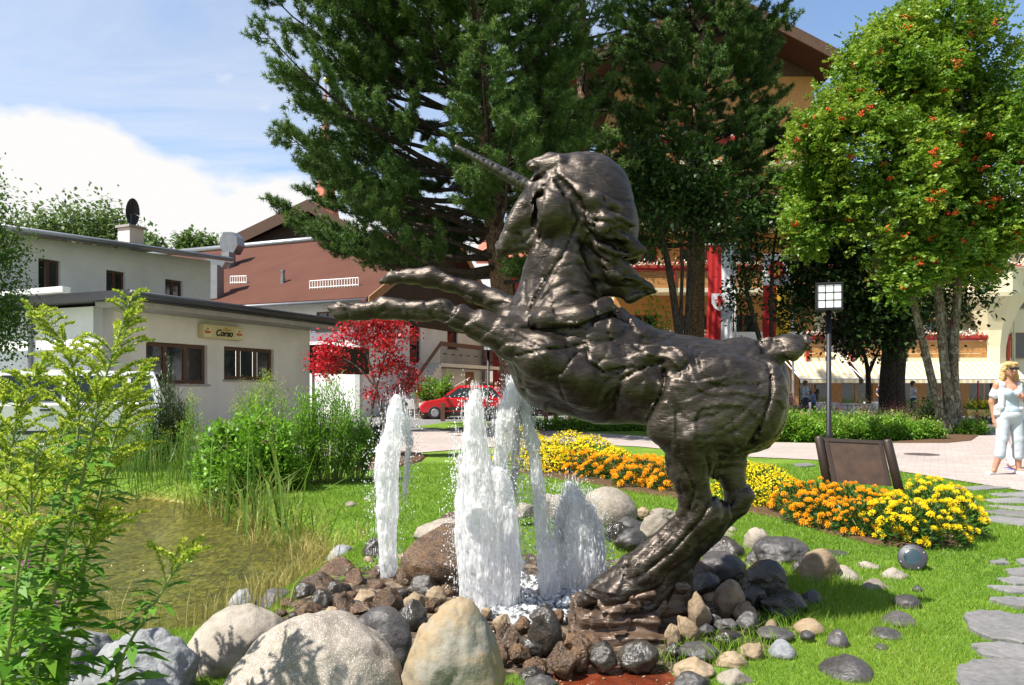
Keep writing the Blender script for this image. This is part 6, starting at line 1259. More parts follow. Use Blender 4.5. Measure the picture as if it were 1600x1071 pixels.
q = on_roof(357, 417); mb = MB(); mb.box(q + nu * .35, (.28, .3, .5), fb.M); mb.prism([q + np.array((x, -.05, z)) for x, z in ((-.28, .8), (.28, .8), (.56, 1.3), (.5, 1.8), (.2, 2.1), (-.3, 2.1), (-.5, 1.7), (-.5, 1.2))], (.25, .6, 0)); mb.build('hexagonal_vent', MATS['zinc'], r1)
q = on_roof(339, 465); mb = MB(); mb.box(q + nu * .8, (.25, .25, .9), fb.M); mb.prism([q + np.array((x, -.1, z)) for x, z in ((-.3, 1.6), (.3, 1.6), (.6, 2.1), (-.6, 2.1))], (.1, .6, 0)); mb.build('duct', MATS['zinc'], r1)
# balcony and stairs
bo = 1.5; b0, b1 = fb.a(652), fb.a(748)
mb = MB(); fb.box(mb, b0, b1, zfl - .22, zfl - .02, .003, bo); bal = mb.build('balcony', MATS['plaster_grey'], hb)
mb = MB(); fb.box(mb, b0, b1, zfl + .92, zfl + 1.16, bo - .08, bo); mb.build('hand_rail', MATS['wood_brown'], bal)
mb = MB(); a = b0 + .03
while a < b1: fb.box(mb, a, a + .02, zfl - .3, zfl + .92, bo - .05, bo - .03); a += .13
for k in range(8): aa = b0 + (b1 - b0) * (k + .5) / 8; mb.lathe(fb.p(aa, zfl + .5, bo - .04), [(.10, -.02), (.12, 0), (.10, .02)], 8)
tag(mb.build('balusters', MATS['iron_black'], bal), kind='stuff')
mb = MB()
for k in range(14): fb.box(mb, b0 - .28 * (k + 1), b0 - .28 * k, 0.02, zfl - .1 - zfl / 14.5 * k, .2, bo)
mb.build('stairs', MATS['plaster_grey'], hb)
mb = MB(); mb.prism([fb.p(b0, zfl + .92, bo - .05), fb.p(b0 - 3.9, .9, bo - .05), fb.p(b0 - 3.9, 1.12, bo - .05), fb.p(b0, zfl + 1.16, bo - .05)], fb.n * .06); mb.build('stair_rail', MATS['wood_brown'], hb)
# --- dark gabled house behind
d = 66; dk = thing('dark_gabled_house', 'dark timber house whose roof peak rises behind the brown roof', 'building', P(480, 640, d))
pk, l0, r0 = P(482, 322, d), P(352, 384, d), P(600, 392, d); back = np.array((3, 20, 0))
mb = MB(); mb.prism([P(372, 625, d + 1), P(590, 625, d + 1), P(590, 390, d + 1), P(482, 336, d + 1), P(372, 384, d + 1)], (2.6, 18, 0)); mb.build('wall', MATS['wood_dark'], dk)
for A_, B_ in ((l0, pk), (pk, r0)): mb = MB(); mb.prism([A_, B_, B_ + back, A_ + back], (0, 0, .45)); rr_ = mb.build('roof', MATS['roof_brown'], dk)
for A_, B_ in ((l0, pk), (pk, r0)): mb = MB(); o_ = np.array((0, -.12, 0)); mb.prism([A_ + o_ - nu * .5, B_ + o_ - nu * .5, B_ + o_ + nu * .5, A_ + o_ + nu * .5], (0, -.15, 0)); mb.build('barge_board', MATS['wood_brown'], dk)
# --- church spire
d = 95; c = P(509, 610, d); ct = thing('church_tower', 'red church spire with a gold ball seen through the pine boughs', 'tower', (c[0], c[1], 0)); zt = P(509, 128, d)[2]
mb = MB(); mb.box((c[0], c[1], 9), (2.6, 2.6, 9)); mb.build('tower', MATS['plaster_white'], ct)
mb = MB(); mb.lathe((c[0], c[1], 18), [(3.0, 0), (2.2, 1.0), (1.2, 7.0), (.55, 13.0), (.05, zt - 18)], 8); sp_ = mb.build('spire', MATS['spire_red'], ct)
plain('gilding', (0.75, 0.52, 0.12), .25, .9); V, Fc = ICO[2]; obj('ball', V * .32 + np.array((c[0], c[1], zt + .2)), Fc, MATS['gilding'], ct, True); mb = MB(); mb.tube([(c[0], c[1], zt), (c[0], c[1], zt + 1.6)], .05, 6); mb.build('finial', MATS['gilding'], ct)
# --- timber house and pink house seen past the pine trunk
d = 50; th = thing('timber_house', 'red brown timber house half hidden behind the pine trunk', 'building', P(870, 640, d)); ff = Fr(P(770, 610, d), 90); ff.u = np.array((1., 0, 0)); ff.n = np.array((0, -1., 0)); ff.M = np.stack([ff.u, ff.n, nu], 1)
hh = [pxhole(ff, 790, 440, 805, 488), pxhole(ff, 830, 440, 846, 488)]
ff.wall('wall', MATS['wood_red'], th, 0, 9, 0, ff.z(770, 412), hh)
mb = MB(); mb.box(ff.p(4.5, 4, -4), (4.45, 3.6, 4.2), ff.M); mb.build('rear_wall', MATS['wood_brown'], th)
for h in hh: ff.window(th, h, ('wood_brown', 'window_glass'), 1); mb = MB(); ff.box(mb, h[0] - .55, h[0] - .05, h[2], h[3], .01, .05); mb.build('shutter', MATS['zinc'], th)
mb = MB(); zt = ff.z(770, 412); mb.prism([ff.p(-1, zt - .2, 1.2), ff.p(10, zt - .2, 1.2), ff.p(10, zt + 2.2, -4), ff.p(-1, zt + 2.2, -4)], (0, 0, .25)); mb.build('roof', MATS['spire_red'], th)
d = 56; ph = thing('pink_house', 'pink house with a grey shuttered window behind the red car', 'building', P(770, 640, d)); fp = Fr(P(744, 610, d), 90); fp.u = np.array((1., 0, 0)); fp.n = np.array((0, -1., 0)); fp.M = np.stack([fp.u, fp.n, nu], 1)
h = pxhole(fp, 756, 566, 776, 598); fp.wall('wall', MATS['plaster_pink'], ph, 0, 6, 0, fp.z(750, 530), [h]); fp.window(ph, h, ('wood_brown', 'plaster_grey'), 1)
mb = MB(); mb.box(fp.p(3, 2.4, -3), (2.9, 2.65, 2.4), fp.M); mb.build('rear_wall', MATS['plaster_pink'], ph); mb = MB(); zt = fp.z(750, 530); mb.prism([fp.p(-.5, zt, .5), fp.p(6.5, zt, .5), fp.p(6.5, zt + 1.5, -3), fp.p(-.5, zt + 1.5, -3)], (0, 0, .2)); mb.build('roof', MATS['spire_red'], ph)
# --- the hotel
d = 42; ho = thing('hotel_building', 'large hotel with stacked flower balconies, orange timber and red rails behind the trees', 'building', P(1270, 640, d)); fh = Fr(P(960, 610, d), 90); fh.u = np.array((1., 0, 0)); fh.n = np.array((0, -1., 0)); fh.M = np.stack([fh.u, fh.n, nu], 1)
A = fh.a; Z = lambda py: CH + (HZ - py) * d / F
fl = [Z(560), Z(455), Z(358), Z(262), Z(175)]; A1 = A(1272); A2 = A(1552); holes = []
for i, z in enumerate(fl[:-1]):
    for k in range(int(A1 / 2.7)):
        a = .8 + k * 2.7; holes.append((a, a + 1.5, z + .25, z + 2.35))
fh.wall('front_wall', MATS['wood_orange'], ho, 0, A1, Z(560), Z(120), holes)
for h in holes: fh.window(ho, h, ('wood_red', 'window_glass'), 2, curtain=True, sill=None)
holes = []
for z in fl[:2]:
    for k in range(int((A2 - A1) / 2.7)): a = A1 + .6 + k * 2.7; holes.append((a, a + 1.4, z + .35, z + 2.1))
fh.wall('wing_wall', MATS['plaster_cream'], ho, A1 + .01, A2, Z(560), Z(345), holes)
for h in holes: fh.window(ho, h, ('wood_red', 'window_glass'), 2, curtain=True, sill=None)
mb = MB(); fh.box(mb, .2, A1, 0, Z(130), -12, -.8); mb.build('core', MATS['plaster_cream'], ho); mb = MB(); fh.box(mb, A1, A2, 0, Z(350), -12, -.8); mb.build('wing_core', MATS['plaster_cream'], ho)
gh = []
for k in range(9): a = .7 + k * 2.3; gh.append((a, a + 1.7, .1, 2.1))
fh.wall('ground_wall', MATS['wood_tan'], ho, 0, A2, 0, Z(558), gh)
for h in gh: fh.window(ho, h, ('wood_orange', 'window_glass'), 2, sill=None, rev=.12)
mb = MB(); fh.box(mb, A(1120), A2 + .2, Z(556), Z(520), .003, .5); mb.build('white_band', MATS['paint_white'], ho)
balw = 1.5; flw = []
for i, z in enumerate(fl[:-1]):
    segs = [(0, A(1105)), (A(1240), A1)] if i == 0 else [(0, A1 + .4)]
    if i in (0, 1): segs.append((A1 + 1.2, A(1590) if i == 1 else A2))
    for (s0, s1) in segs:
        mb = MB(); fh.box(mb, s0, s1, z - .25, z - .03, .004, balw); b = mb.build('balcony', MATS['plaster_cream'], ho)
        nb = 4
        for k in range(nb): mb = MB(); fh.box(mb, s0, s1, z - .02 + k * .215, z + .18 + k * .215, balw - .05, balw - .02 + .006 * (k % 2)); mb.build('rail_board', MATS['wood_orange'], b)
        mb = MB(); fh.box(mb, s0, s1, z + .86, z + .98, balw - .12, balw + .06); mb.build('rail', MATS['wood_red'], b)
        mb = MB(); a = s0 + .1
        while a < s1: fh.box(mb, a, a + .14, z - .2, z + .86, balw + .001, balw + .07); a += 2.7
        tag(mb.build('rail_posts', MATS['wood_red'], b), kind='stuff')
        mb = MB(); fh.box(mb, s0 + .1, s1 - .1, z + .98, z + 1.12, balw - .1, balw + .12); mb.build('flower_box', MATS['wood_red'], b)
        n = int((s1 - s0) * 60); pts = np.array([fh.p(rng.uniform(s0 + .1, s1 - .1), z + 1.10 + abs(rng.normal(0, .13)), balw + rng.normal(0, .10)) for _ in range(n)])
        tag(LV().add(pts, unit(rdir(n) + np.array((0, -.4, .3))), .12, .10, rng.random(n)).build('flowers', MATS['flower_white'], b), kind='stuff')
        n = n // 2; pts = np.array([fh.p(rng.uniform(s0 + .1, s1 - .1), z + 1.08 + abs(rng.normal(0, .10)), balw + rng.normal(0, .10)) for _ in range(n)])
        tag(LV().add(pts, unit(rdir(n) + np.array((0, -.4, .1))), .14, .10, rng.random(n)).build('red_flowers', MATS['flower_red'], b), kind='stuff'); tag(LV().add(pts - np.array((0, -.03, .06)), unit(rdir(n)), .16, .09, rng.random(n)).build('box_leaves', MATS['leaf_shrub'], b), kind='stuff')
# hotel roof: wide gable towards the garden
pk = fh.p(A(1110), Z(30), 2.2); l0 = fh.p(A(800), Z(175), 2.2); r0 = fh.p(A(1292), Z(125), 2.2); back = np.array((0, 16, 0))
for A_, B_ in ((l0, pk), (pk, r0)): mb = MB(); mb.prism([A_, B_, B_ + back, A_ + back], (0, 0, .35)); mb.build('roof', MATS['roof_brown'], ho)
for A_, B_ in ((l0, pk), (pk, r0)): mb = MB(); o_ = np.array((0, -.1, 0)); mb.prism([A_ + o_ - nu * .2, B_ + o_ - nu * .2, B_ + o_ + nu * .4, A_ + o_ + nu * .4], (0, -.12, 0)); mb.build('barge_board', MATS['wood_brown'], ho)
mb = MB(); mb.poly([fh.p(0, Z(121), -.05), fh.p(A1, Z(121), -.05), fh.p(A(1273), Z(116), -.05), fh.p(A(1110), Z(35), -.05), fh.p(A(960), Z(105), -.05)]); mb.build('gable', MATS['wood_brown'], ho)
mb = MB(); mb.prism([fh.p(A1, Z(345), 1.6), fh.p(A(1600), Z(345), 1.6), fh.p(A(1600), Z(300), -6), fh.p(A1, Z(300), -6)], (0, 0, .25)); mb.build('wing_roof', MATS['roof_brown'], ho)
# corner oriel on a trumpet foot with its year
co = fh.p(A(1530), 0, 1.2); mb = MB(); k_ = d / F * 40.5 / 42
mb.lathe((co[0], co[1], 0), [(.55, 2.2), (.6, Z(545)), (.75, Z(520)), (1.15, Z(490)), (1.55, Z(472)), (1.6, Z(466)), (1.6, Z(434)), (1.7, Z(432)), (1.7, Z(429))], 8); orl = mb.build('oriel', MATS['plaster_cream'], ho)
text_part('67', .62, (co[0] + 1.05, co[1] - 1.28, Z(452)), np.array(((.92, 0, .38), (.38, 0, -.92), (0, 1, 0))) @ np.eye(3), MATS['wood_tan'], orl)
# awnings
for k, (p0, p1, lb) in enumerate([(1218, 1303, 'left pale yellow striped awning over the hotel terrace'), (1310, 1548, 'long right pale yellow striped awning over the hotel terrace')]):
    a0, a1 = A(p0), A(p1); zt_ = Z(549); t = thing('awning', lb, 'awning', fh.p((a0 + a1) / 2, 1.9, 2.2), 'hotel awnings'); zf = CH + (HZ - 592) * 39 / F
    mb = MB(); n = 20
    for i in range(n): u0, u1 = a0 + (a1 - a0) * i / n, a0 + (a1 - a0) * (i + 1) / n; mb.quad(fh.p(u0, zt_, .52), fh.p(u1, zt_, .52), fh.p(u1, zf, 3.0), fh.p(u0, zf, 3.0))
    mb.build('cloth', MATS['awning_cloth'], t); mb = MB(); mb.quad(fh.p(a0, zf, 3.0), fh.p(a1, zf, 3.0), fh.p(a1, zf - .22, 3.03), fh.p(a0, zf - .22, 3.03)); mb.build('valance', MATS['awning_cloth'], t)
    mb = MB(); mb.tube([fh.p(a0, zf, 2.98), fh.p(a1, zf, 2.98)], .04, 6); mb.build('front_bar', MATS['paint_white'], t)
    for a in (a0 + .05, a1 - .05): mb = MB(); mb.tube([fh.p(a, zt_ - .5, .5), fh.p(a, zf - .02, 2.95)], .025, 5); mb.build('arm', MATS['paint_white'], t)
# --- yellow house with outside stairs at the right edge
d = 47; yh = thing('yellow_house', 'yellow house with an outside steel stair at the right edge', 'building', P(1650, 640, d)); fy = Fr(P(1548, 610, d), 90); fy.u = np.array((1., 0, 0)); fy.n = np.array((0, -1., 0)); fy.M = np.stack([fy.u, fy.n, nu], 1)
hh = [pxhole(fy, 1588, 398, 1606, 430), pxhole(fy, 1590, 452, 1612, 482), pxhole(fy, 1563, 520, 1582, 560), pxhole(fy, 1584, 520, 1612, 560)]
hh = [(h[0], h[1], h[2], h[3]) for h in hh]
fy.wall('wall', MATS['plaster_cream'], yh, -1, 12, 0, fy.z(1548, 380), hh)
for h in hh: fy.window(yh, h, ('wood_tan', 'window_glass'), 1)
mb = MB(); fy.box(mb, -1, 12, 0, fy.z(1548, 385), -9, -.4); mb.build('core', MATS['plaster_cream'], yh)
mb = MB(); zt = fy.z(1548, 380); mb.prism([fy.p(-2, zt, .8), fy.p(13, zt, .8), fy.p(13, zt + 3, -4), fy.p(-2, zt + 3, -4)], (0, 0, .3)); mb.build('roof', MATS['roof_brown'], yh)
stv = MB(); z0, z1 = fy.z(1590, 490), fy.z(1560, 408); aL, aR = fy.a(1556), fy.a(1592)
for i in range(12): t_ = i / 11; fy.box(stv, aL + (aR - aL) * t_ - .14, aL + (aR - aL) * t_ + .14, z0 + (z1 - z0) * t_, z0 + (z1 - z0) * t_ + .05, .3, 1.2)
for o_ in (.3, 1.2):
    for dz in (0, .5, 1.0): stv.tube([fy.p(aL, z0 + dz, o_), fy.p(aR, z1 + dz, o_)], .03, 5)
fy.box(stv, aR, aR + 1.2, z1, z1 + .06, .1, 1.3); fy.box(stv, aL - 1.2, aL, z0 - .1, z0, .1, 1.3); stv.tube([fy.p(aL + .4, 0, 1.1), fy.p(aL + .4, z0, 1.1)], .06, 6); stv.build('outside_stair', MATS['plaster_cream'], yh)
# ---------------------------------------------------------------- banners
plain('flag_red', (0.55, 0.02, 0.02), .8); plain('flag_white', (0.80, 0.80, 0.82), .8); plain('flag_yellow', (0.80, 0.50, 0.02), .8); plain('flag_gold', (0.75, 0.42, 0.04), .7)
def cloth(px0, px1, py0, py1, d, mat, parent, name, ph=0.0, off=0.0):
    V, Fc = [], []; nx_, nz_ = 10, 26
    for j in range(nz_ + 1):
        for i in range(nx_ + 1):
            u, w = i / nx_, j / nz_; V.append(P(px0 + (px1 - px0) * u, py0 + (py1 - py0) * w, d) + np.array((.05 * math.sin(w * 6 + ph) * w, .025 * math.sin(u * 14 + w * 4 + ph) * (.3 + w) - off, 0)))
    for j in range(nz_):
        for i in range(nx_): a = j * (nx_ + 1) + i; Fc.append((a, a + 1, a + nx_ + 2, a + nx_ + 1))
    return obj(name, V, Fc, MATS[mat], parent, True)
def shape(pts, px, py, sc_, d, mat, parent, name): mb = MB(); mb.prism([P(px + x * sc_, py + y * sc_, d) for x, y in pts], (0, .01, 0)); return mb.build(name, MATS[mat], parent)
disc = [(math.cos(k * math.pi / 10), math.sin(k * math.pi / 10)) for k in range(20)]
shield = [(-1, -1), (1, -1), (1, .2), (.6, .8), (0, 1.1), (-.6, .8), (-1, .2)]
beast = [(-.2, -.9), (.2, -.8), (.35, -.5), (.1, -.3), (.5, -.1), (.8, -.4), (.7, .1), (.4, .2), (.5, .6), (.3, .9), (.15, .4), (-.1, .35), (-.2, .9), (-.4, .85), (-.3, .2), (-.35, -.1), (-.75, 0), (-.8, -.2), (-.35, -.35), (-.45, -.65)]
d = 37
t = thing('banner', 'red and white banner with a red horse emblem beside the pine trunk', 'banner', P(1128, 546, d), 'hotel banners')
cloth(1106, 1127, 384, 544, d, 'flag_red', t, 'red_cloth'); cloth(1127, 1146, 384, 548, d, 'flag_white', t, 'white_cloth'); shape(shield, 1125, 472, 13, d - .14, 'flag_white', t, 'shield'); shape(beast, 1125, 471, 10, d - .18, 'flag_red', t, 'emblem')
mb = MB(); mb.tube([P(1102, 382, d), P(1150, 382, d)], .04, 6); mb.build('bar', MATS['paint_white'], t)
mb = MB(); mb.tube([P(1149, 650, d), P(1149, 380, d)], .05, 6); mb.build('pole', MATS['paint_white'], t)
t = thing('banner', 'red and yellow banner with a red disc on white at its head', 'banner', P(1215, 535, d), 'hotel banners')
cloth(1192, 1236, 400, 446, d, 'flag_white', t, 'white_cloth'); cloth(1192, 1213, 446, 532, d, 'flag_red', t, 'red_cloth', .4); cloth(1213, 1234, 446, 530, d, 'flag_yellow', t, 'yellow_cloth', .4); shape(disc, 1214, 422, 14, d - .14, 'flag_red', t, 'disc'); shape(beast, 1214, 422, 10, d - .18, 'flag_gold', t, 'emblem')
mb = MB(); mb.tube([P(1188, 399, d), P(1240, 399, d)], .04, 6); mb.build('bar', MATS['paint_white'], t); mb = MB(); mb.tube([P(1239, 650, d), P(1239, 397, d)], .05, 6); mb.build('pole', MATS['paint_white'], t)
# ---------------------------------------------------------------- lamp posts
plain('opal_glass', (0.82, 0.83, 0.82), .25, 0, .03)
def lamp(label, px, pb, d, ztop, hw, group='garden lamps'):
    c = P(px, pb, d); c[2] = 0; t = thing('street_lamp', label, 'street lamp', c, group)
    mb = MB(); mb.lathe(c, [(.10, 0), (.10, .25), (.065, .3), (.06, ztop - 2 * hw - .03)], 12); mb.build('post', MATS['iron_black'], t, True)
    mb = MB(); z0, z1 = ztop - 2 * hw, ztop; an0 = -math.atan2(c[0], c[1]) + .05; M_ = np.array(Matrix.Rotation(an0, 3, 'Z'))
    for sx_ in (-1, 1):
        for sy_ in (-1, 1): mb.box(c + M_ @ np.array((sx_ * hw, sy_ * hw, (z0 + z1) / 2)), (.022, .022, hw + .02), M_)
    mb.box(c + np.array((0, 0, z1 + .03)), (hw + .03, hw + .03, .02), M_); mb.box(c + np.array((0, 0, z0 - .03)), (hw + .03, hw + .03, .02), M_); mb.lathe(c + np.array((0, 0, z1 + .05)), [(.03, 0), (.03, .08), (.01, .1)], 8)
    lan = mb.build('lantern_frame', MATS['iron_black'], t)
    for f in range(4):
        R_ = np.array(Matrix.Rotation(an0 + f * math.pi / 2, 3, 'Z'))
        bars = MB()
        for k in (-1, 1): bars.box(c + R_ @ np.array((k * hw / 3, -hw - .004, (z0 + z1) / 2)), (.009, .008, hw), R_); bars.box(c + R_ @ np.array((0, -hw - .004, (z0 + z1) / 2 + k * hw / 3)), (hw, .007, .009), R_)
        bars.build('glazing_bars', MATS['iron_black'], lan)
        for i in (-1, 0, 1):
            for j in (-1, 0, 1): mb = MB(); mb.box(c + R_ @ np.array((i * hw * .667, -hw + .004, (z0 + z1) / 2 + j * hw * .667)), (hw / 3 - .008, .004, hw / 3 - .008), R_); mb.build('pane', MATS['opal_glass'], lan)
    return t
d = 1610 / (693 - 610); lamp('black lamp post with a white gridded cube lantern behind the brown board', 1295, 693, d, CH + (HZ - 447) * d / F, 18 * d / F)
lamp('black lamp post beside the red car', 763, 655, 33.5, CH + (HZ - 530) * 33.5 / F, .24)
# thin dark lamp post under the awnings
# ---------------------------------------------------------------- brown board between slanted posts
d = 9.1; m0 = plain('board_brown', (0.050, 0.026, 0.013), .5, 0, .4, 7, .15); plain('post_brown', (0.034, 0.021, 0.014), .5, .2, .2, 10)
bt = thing('garden_board', 'brown board held between two slanted posts behind the orange flowers', 'board', G(1345, 795))
TL, TR_, BLp, BR = P(1279, 683, d + .25), P(1386, 688, d - .05), P(1300, 790, d + .05), P(1413, 800, d - .25)
for a_, b_ in ((TL, BLp), (TR_, BR)):
    b_ = b_.copy(); b_[2] = -.05; mb = MB(); dr = unit(b_ - a_); mb.tube([a_ - dr * .01, a_, a_ + dr * .02, b_], [.030, .045, .052, .052], 10); mb.build('post', MATS['post_brown'], bt, True)
inn = unit(TR_ - TL); dn = unit(BLp - TL); p0 = TL + inn * .05 + dn * .02; p1 = TR_ - inn * .05 + dn * .02; Lb = .52
nrm = unit(np.cross(inn, dn)); mb = MB(); mb.prism([p0, p1, p1 + dn * Lb, p0 + dn * Lb], nrm * .025); mb.build('panel', m0, bt)
mb = MB(); mb.prism([p0 - dn * .012 + nrm * -.01, p1 - dn * .012 + nrm * -.01, p1 + dn * .03 + nrm * -.01, p0 + dn * .03 + nrm * -.01], nrm * .045); mb.build('top_rim', MATS['post_brown'], bt)
for a_, s in ((p0, 1), (p1, -1)): mb = MB(); mb.prism([a_ + inn * s * .015 - nrm * .012, a_ + inn * s * .05 - nrm * .012, a_ + inn * s * .05 + dn * Lb - nrm * .012, a_ + inn * s * .015 + dn * Lb - nrm * .012], nrm * .05); mb.build('side_rim', MATS['post_brown'], bt)
# ---------------------------------------------------------------- garden spotlight
c = G(1430, 893); sp_ = thing('garden_spotlight', 'round dark garden spotlight lying in the grass right of the stones', 'spotlight', c); ax_ = unit(np.array((-.45, -.85, .42))); ctr = c + np.array((0, 0.04, .085))
plain('spot_black', (0.05, 0.05, 0.055), .45, .3)
mb = MB(); mb.tube([ctr - ax_ * .16, ctr - ax_ * .14, ctr - ax_ * .02, ctr + ax_ * .03], [.05, .075, .085, .085], 20); mb.build('housing', MATS['spot_black'], sp_, True)
mb = MB(); mb.tube([ctr + ax_ * .02, ctr + ax_ * .035, ctr + ax_ * .045], [.098, .10, .09], 24); mb.build('rim', plain('spot_grey', (0.05, 0.05, 0.055), .5, .3), sp_, True)
m = NM('lens'); m.end(m.bsdf((0.02, 0.04, 0.045), .15, spec=.9)); V, Fc = ICO[3]; Rq = np.array(Vector(ax_).to_track_quat('Z', 'Y').to_matrix()); obj('lens', (V * np.array((.062, .062, .010))) @ Rq.T + ctr + ax_ * .042, Fc, MATS['lens'], sp_, True)
for k in range(4): mb = MB(); q = Rq @ np.array((.085 * math.cos(k * 1.57 + .5), .085 * math.sin(k * 1.57 + .5), .046)); mb.tube([ctr + q - ax_ * .004, ctr + q + ax_ * .004], .006, 6); mb.build('bolt', MATS['zinc'], sp_)
mb = MB(); mb.tube([ctr - ax_ * .08, ctr - ax_ * .08 - np.array((0, 0, .12))], .018, 8); mb.build('spike', MATS['spot_black'], sp_)
# ---------------------------------------------------------------- cars
plain('rubber', (0.015, 0.015, 0.016), .8); plain('hub', (0.45, 0.45, 0.47), .35, .8); m = NM('car_glass'); m.end(m.bsdf((0.03, 0.04, 0.045), .03, spec=.9)); m = NM('tail_red'); m.end(m.bsdf((0.5, 0.02, 0.02), .15)); plain('bumper', (0.03, 0.03, 0.032), .6)
def carpaint(name, col): m = NM(name); m.end(m.bsdf(col, .25, spec=.5, **{'Coat Weight': .6, 'Coat Roughness': .05})); return m.m
carpaint('paint_red', (0.55, 0.012, 0.018)); carpaint('paint_car_white', (0.80, 0.80, 0.80))
def car(label, loc, ang, paint, L=4.0, W=1.66, H=1.42, style='hatch', group='parked cars'):
    """front towards local -x"""
    t = thing('parked_car', label, 'car', (loc[0], loc[1], 0), group); R_ = np.array(Matrix.Rotation(ang, 3, 'Z')); T = lambda p: R_ @ np.asarray(p, float) + np.array((loc[0], loc[1], 0))
    hl = L / 2; belt = H * .62
    low = [(-hl, .42), (-hl + .05, .62), (-hl + .25, belt - .16), (-hl + 1.05, belt - .02), (hl - .55, belt + .02), (hl - .06, belt - .04), (hl, .6), (hl - .02, .34), (-hl + .1, .30)]
    if style == 'hatch': top = [(-hl + .98, belt - .03), (-hl + 1.75, H - .03), (-hl + 2.2, H), (hl - .75, H - .03), (hl - .10, belt)]
    else: top = [(-hl + .85, belt - .03), (-hl + 1.45, H - .04), (-hl + 1.9, H), (hl - .3, H - .03), (hl - .05, belt)]
    mb = MB(); nl = len(low)
    for ys, sc_ in ((-W / 2, 0), (W / 2, 0)): pass
    secs = [(-W / 2, .06), (-W / 2 + .07, .0), (W / 2 - .07, .0), (W / 2, .06)]; V = []
    cx, cz = 0, .6
    for y, ins in secs:
        for x, z in low: V.append(T((x * (1 - ins * .6), y, cz + (z - cz) * (1 - ins))))
    Fc = [(i * nl + k, i * nl + (k + 1) % nl, (i + 1) * nl + (k + 1) % nl, (i + 1) * nl + k) for i in range(3) for k in range(nl)] + [tuple(range(nl)), tuple(3 * nl + k for k in range(nl - 1, -1, -1))]
    mb.add(V, Fc); body = mb.build('body', MATS[paint], t)
    nt = len(top); mb = MB(); V = []
    for y0, y1 in ((-W / 2 + .05, -W / 2 + .22), (W / 2 - .05, W / 2 - .22)):
        for x, z in top: u = (z - belt) / (H - belt); V.append(T((x, y0 + (y1 - y0) * u, z)))
    Fc = [(k, (k + 1) % nt, nt + (k + 1) % nt, nt + k) for k in range(nt)] + [tuple(range(nt - 1, -1, -1)), tuple(nt + k for k in range(nt))]
    mb.add(V, Fc); mb.build('cabin', MATS[paint], t)
    # glazing sits 12 mm proud of the cabin
    for sgn in (-1, 1):
        def sp(x, z, sgn=sgn): u = (z - belt) / (H - belt); y = (W / 2 - .05 - .17 * u + .012) * sgn; return T((x, y, z))
        zb_, zt_ = belt + .04, H - .12; x0 = top[0][0] + .20; x1 = top[1][0] + .04; xe = hl - .28; xt = top[3][0] - .08
        mid = (x0 + xe) / 2 - .05
        for q in ([(x0, zb_), (mid - .04, zb_), (mid - .04, zt_), (x1, zt_)], [(mid + .04, zb_), (xe - .5, zb_), (xe - .5, zt_), (mid + .04, zt_)], [(xe - .42, zb_), (xe, zb_), (xt, zt_), (xe - .42, zt_)]):
            mb = MB(); mb.prism([sp(*p) for p in q], R_ @ np.array((0, -.006 * sgn, 0))); mb.build('side_window', MATS['car_glass'], t)
    for a_, b_, nm in ((top[0], top[1], 'windscreen'), (top[4], top[3], 'rear_window')):
        d_ = np.array((-.014 if nm == 'windscreen' else .014, 0, .006)); mb = MB(); f0, f1 = .12, .9; q = []
        for f, ww in ((f0, W / 2 - .14), (f1, W / 2 - .26)):
            x, z = a_[0] + (b_[0] - a_[0]) * f, a_[1] + (b_[1] - a_[1]) * f; q.append((x, ww, z))
        mb.prism([T(np.array((q[0][0], -q[0][1], q[0][2])) + d_), T(np.array((q[0][0], q[0][1], q[0][2])) + d_), T(np.array((q[1][0], q[1][1], q[1][2])) + d_), T(np.array((q[1][0], -q[1][1], q[1][2])) + d_)], R_ @ np.array((0, 0, .004))); mb.build(nm, MATS['car_glass'], t)
    for x in (-hl + .72, hl - .72):
        for s in (-1, 1):
            mb = MB(); yy_ = s * (W / 2 - .08); mb.tube([T((x, yy_ - s * .1, .30)), T((x, yy_ + s * .085, .30)), T((x, yy_ + s * .10, .30))], [.30, .30, .26], 20); w = mb.build('wheel', MATS['rubber'], t); mb = MB(); mb.tube([T((x, yy_ + s * .09, .30)), T((x, yy_ + s * .112, .30))], [.19, .17], 14); mb.build('rim', MATS['hub'], w)
    for x, nm, mt in ((-hl - .0, 'headlight', 'opal_glass'), (hl + .0, 'tail_light', 'tail_red')):
        for s in (-1, 1): mb = MB(); mb.box(T((x * 1.002 + (.06 if x < 0 else -.05), s * (W / 2 - .26), .66 if x < 0 else .78)), (.05, .16, .08 if x < 0 else .12), R_); mb.build(nm, MATS[mt], t)
    for x in (-hl, hl): mb = MB(); mb.box(T((x * 1.004, 0, .42)), (.06, W / 2 - .02, .10), R_); mb.build('bumper', MATS['bumper'], t)
    for s in (-1, 1):
        mb = MB(); mb.box(T((0, s * (W / 2 + .004), .52)), (hl - 1.1, .012, .035), R_); mb.build('side_trim', MATS['bumper'], t); mb = MB(); mb.box(T((-hl + 1.22, s * (W / 2 + .07), belt + .08)), (.06, .08, .055), R_); mb.build('mirror', MATS['bumper'], t); mb = MB(); mb.box(T((.05, s * (W / 2 + .006), belt - .12)), (.09, .012, .018), R_); mb.build('door_handle', MATS['bumper'], t)
    mb = MB(); mb.tube([T((-hl + 1.6, -.3, H - .05)), T((-hl + 2.3, -.3, H + .35))] if style == 'hatch' else [T((-hl + 1.6, 0, H - .05)), T((-hl + 1.7, 0, H + .2))], .008, 5); mb.build('aerial', MATS['hub'], t)
    return t
q = P(724, 610, 36.0); car('red hatchback parked facing left behind the fence', q, .06, 'paint_red', H=1.55)
q = P(808, 610, 40.0); car('red car half hidden behind the pine trunk', q, .5, 'paint_red', H=1.55)
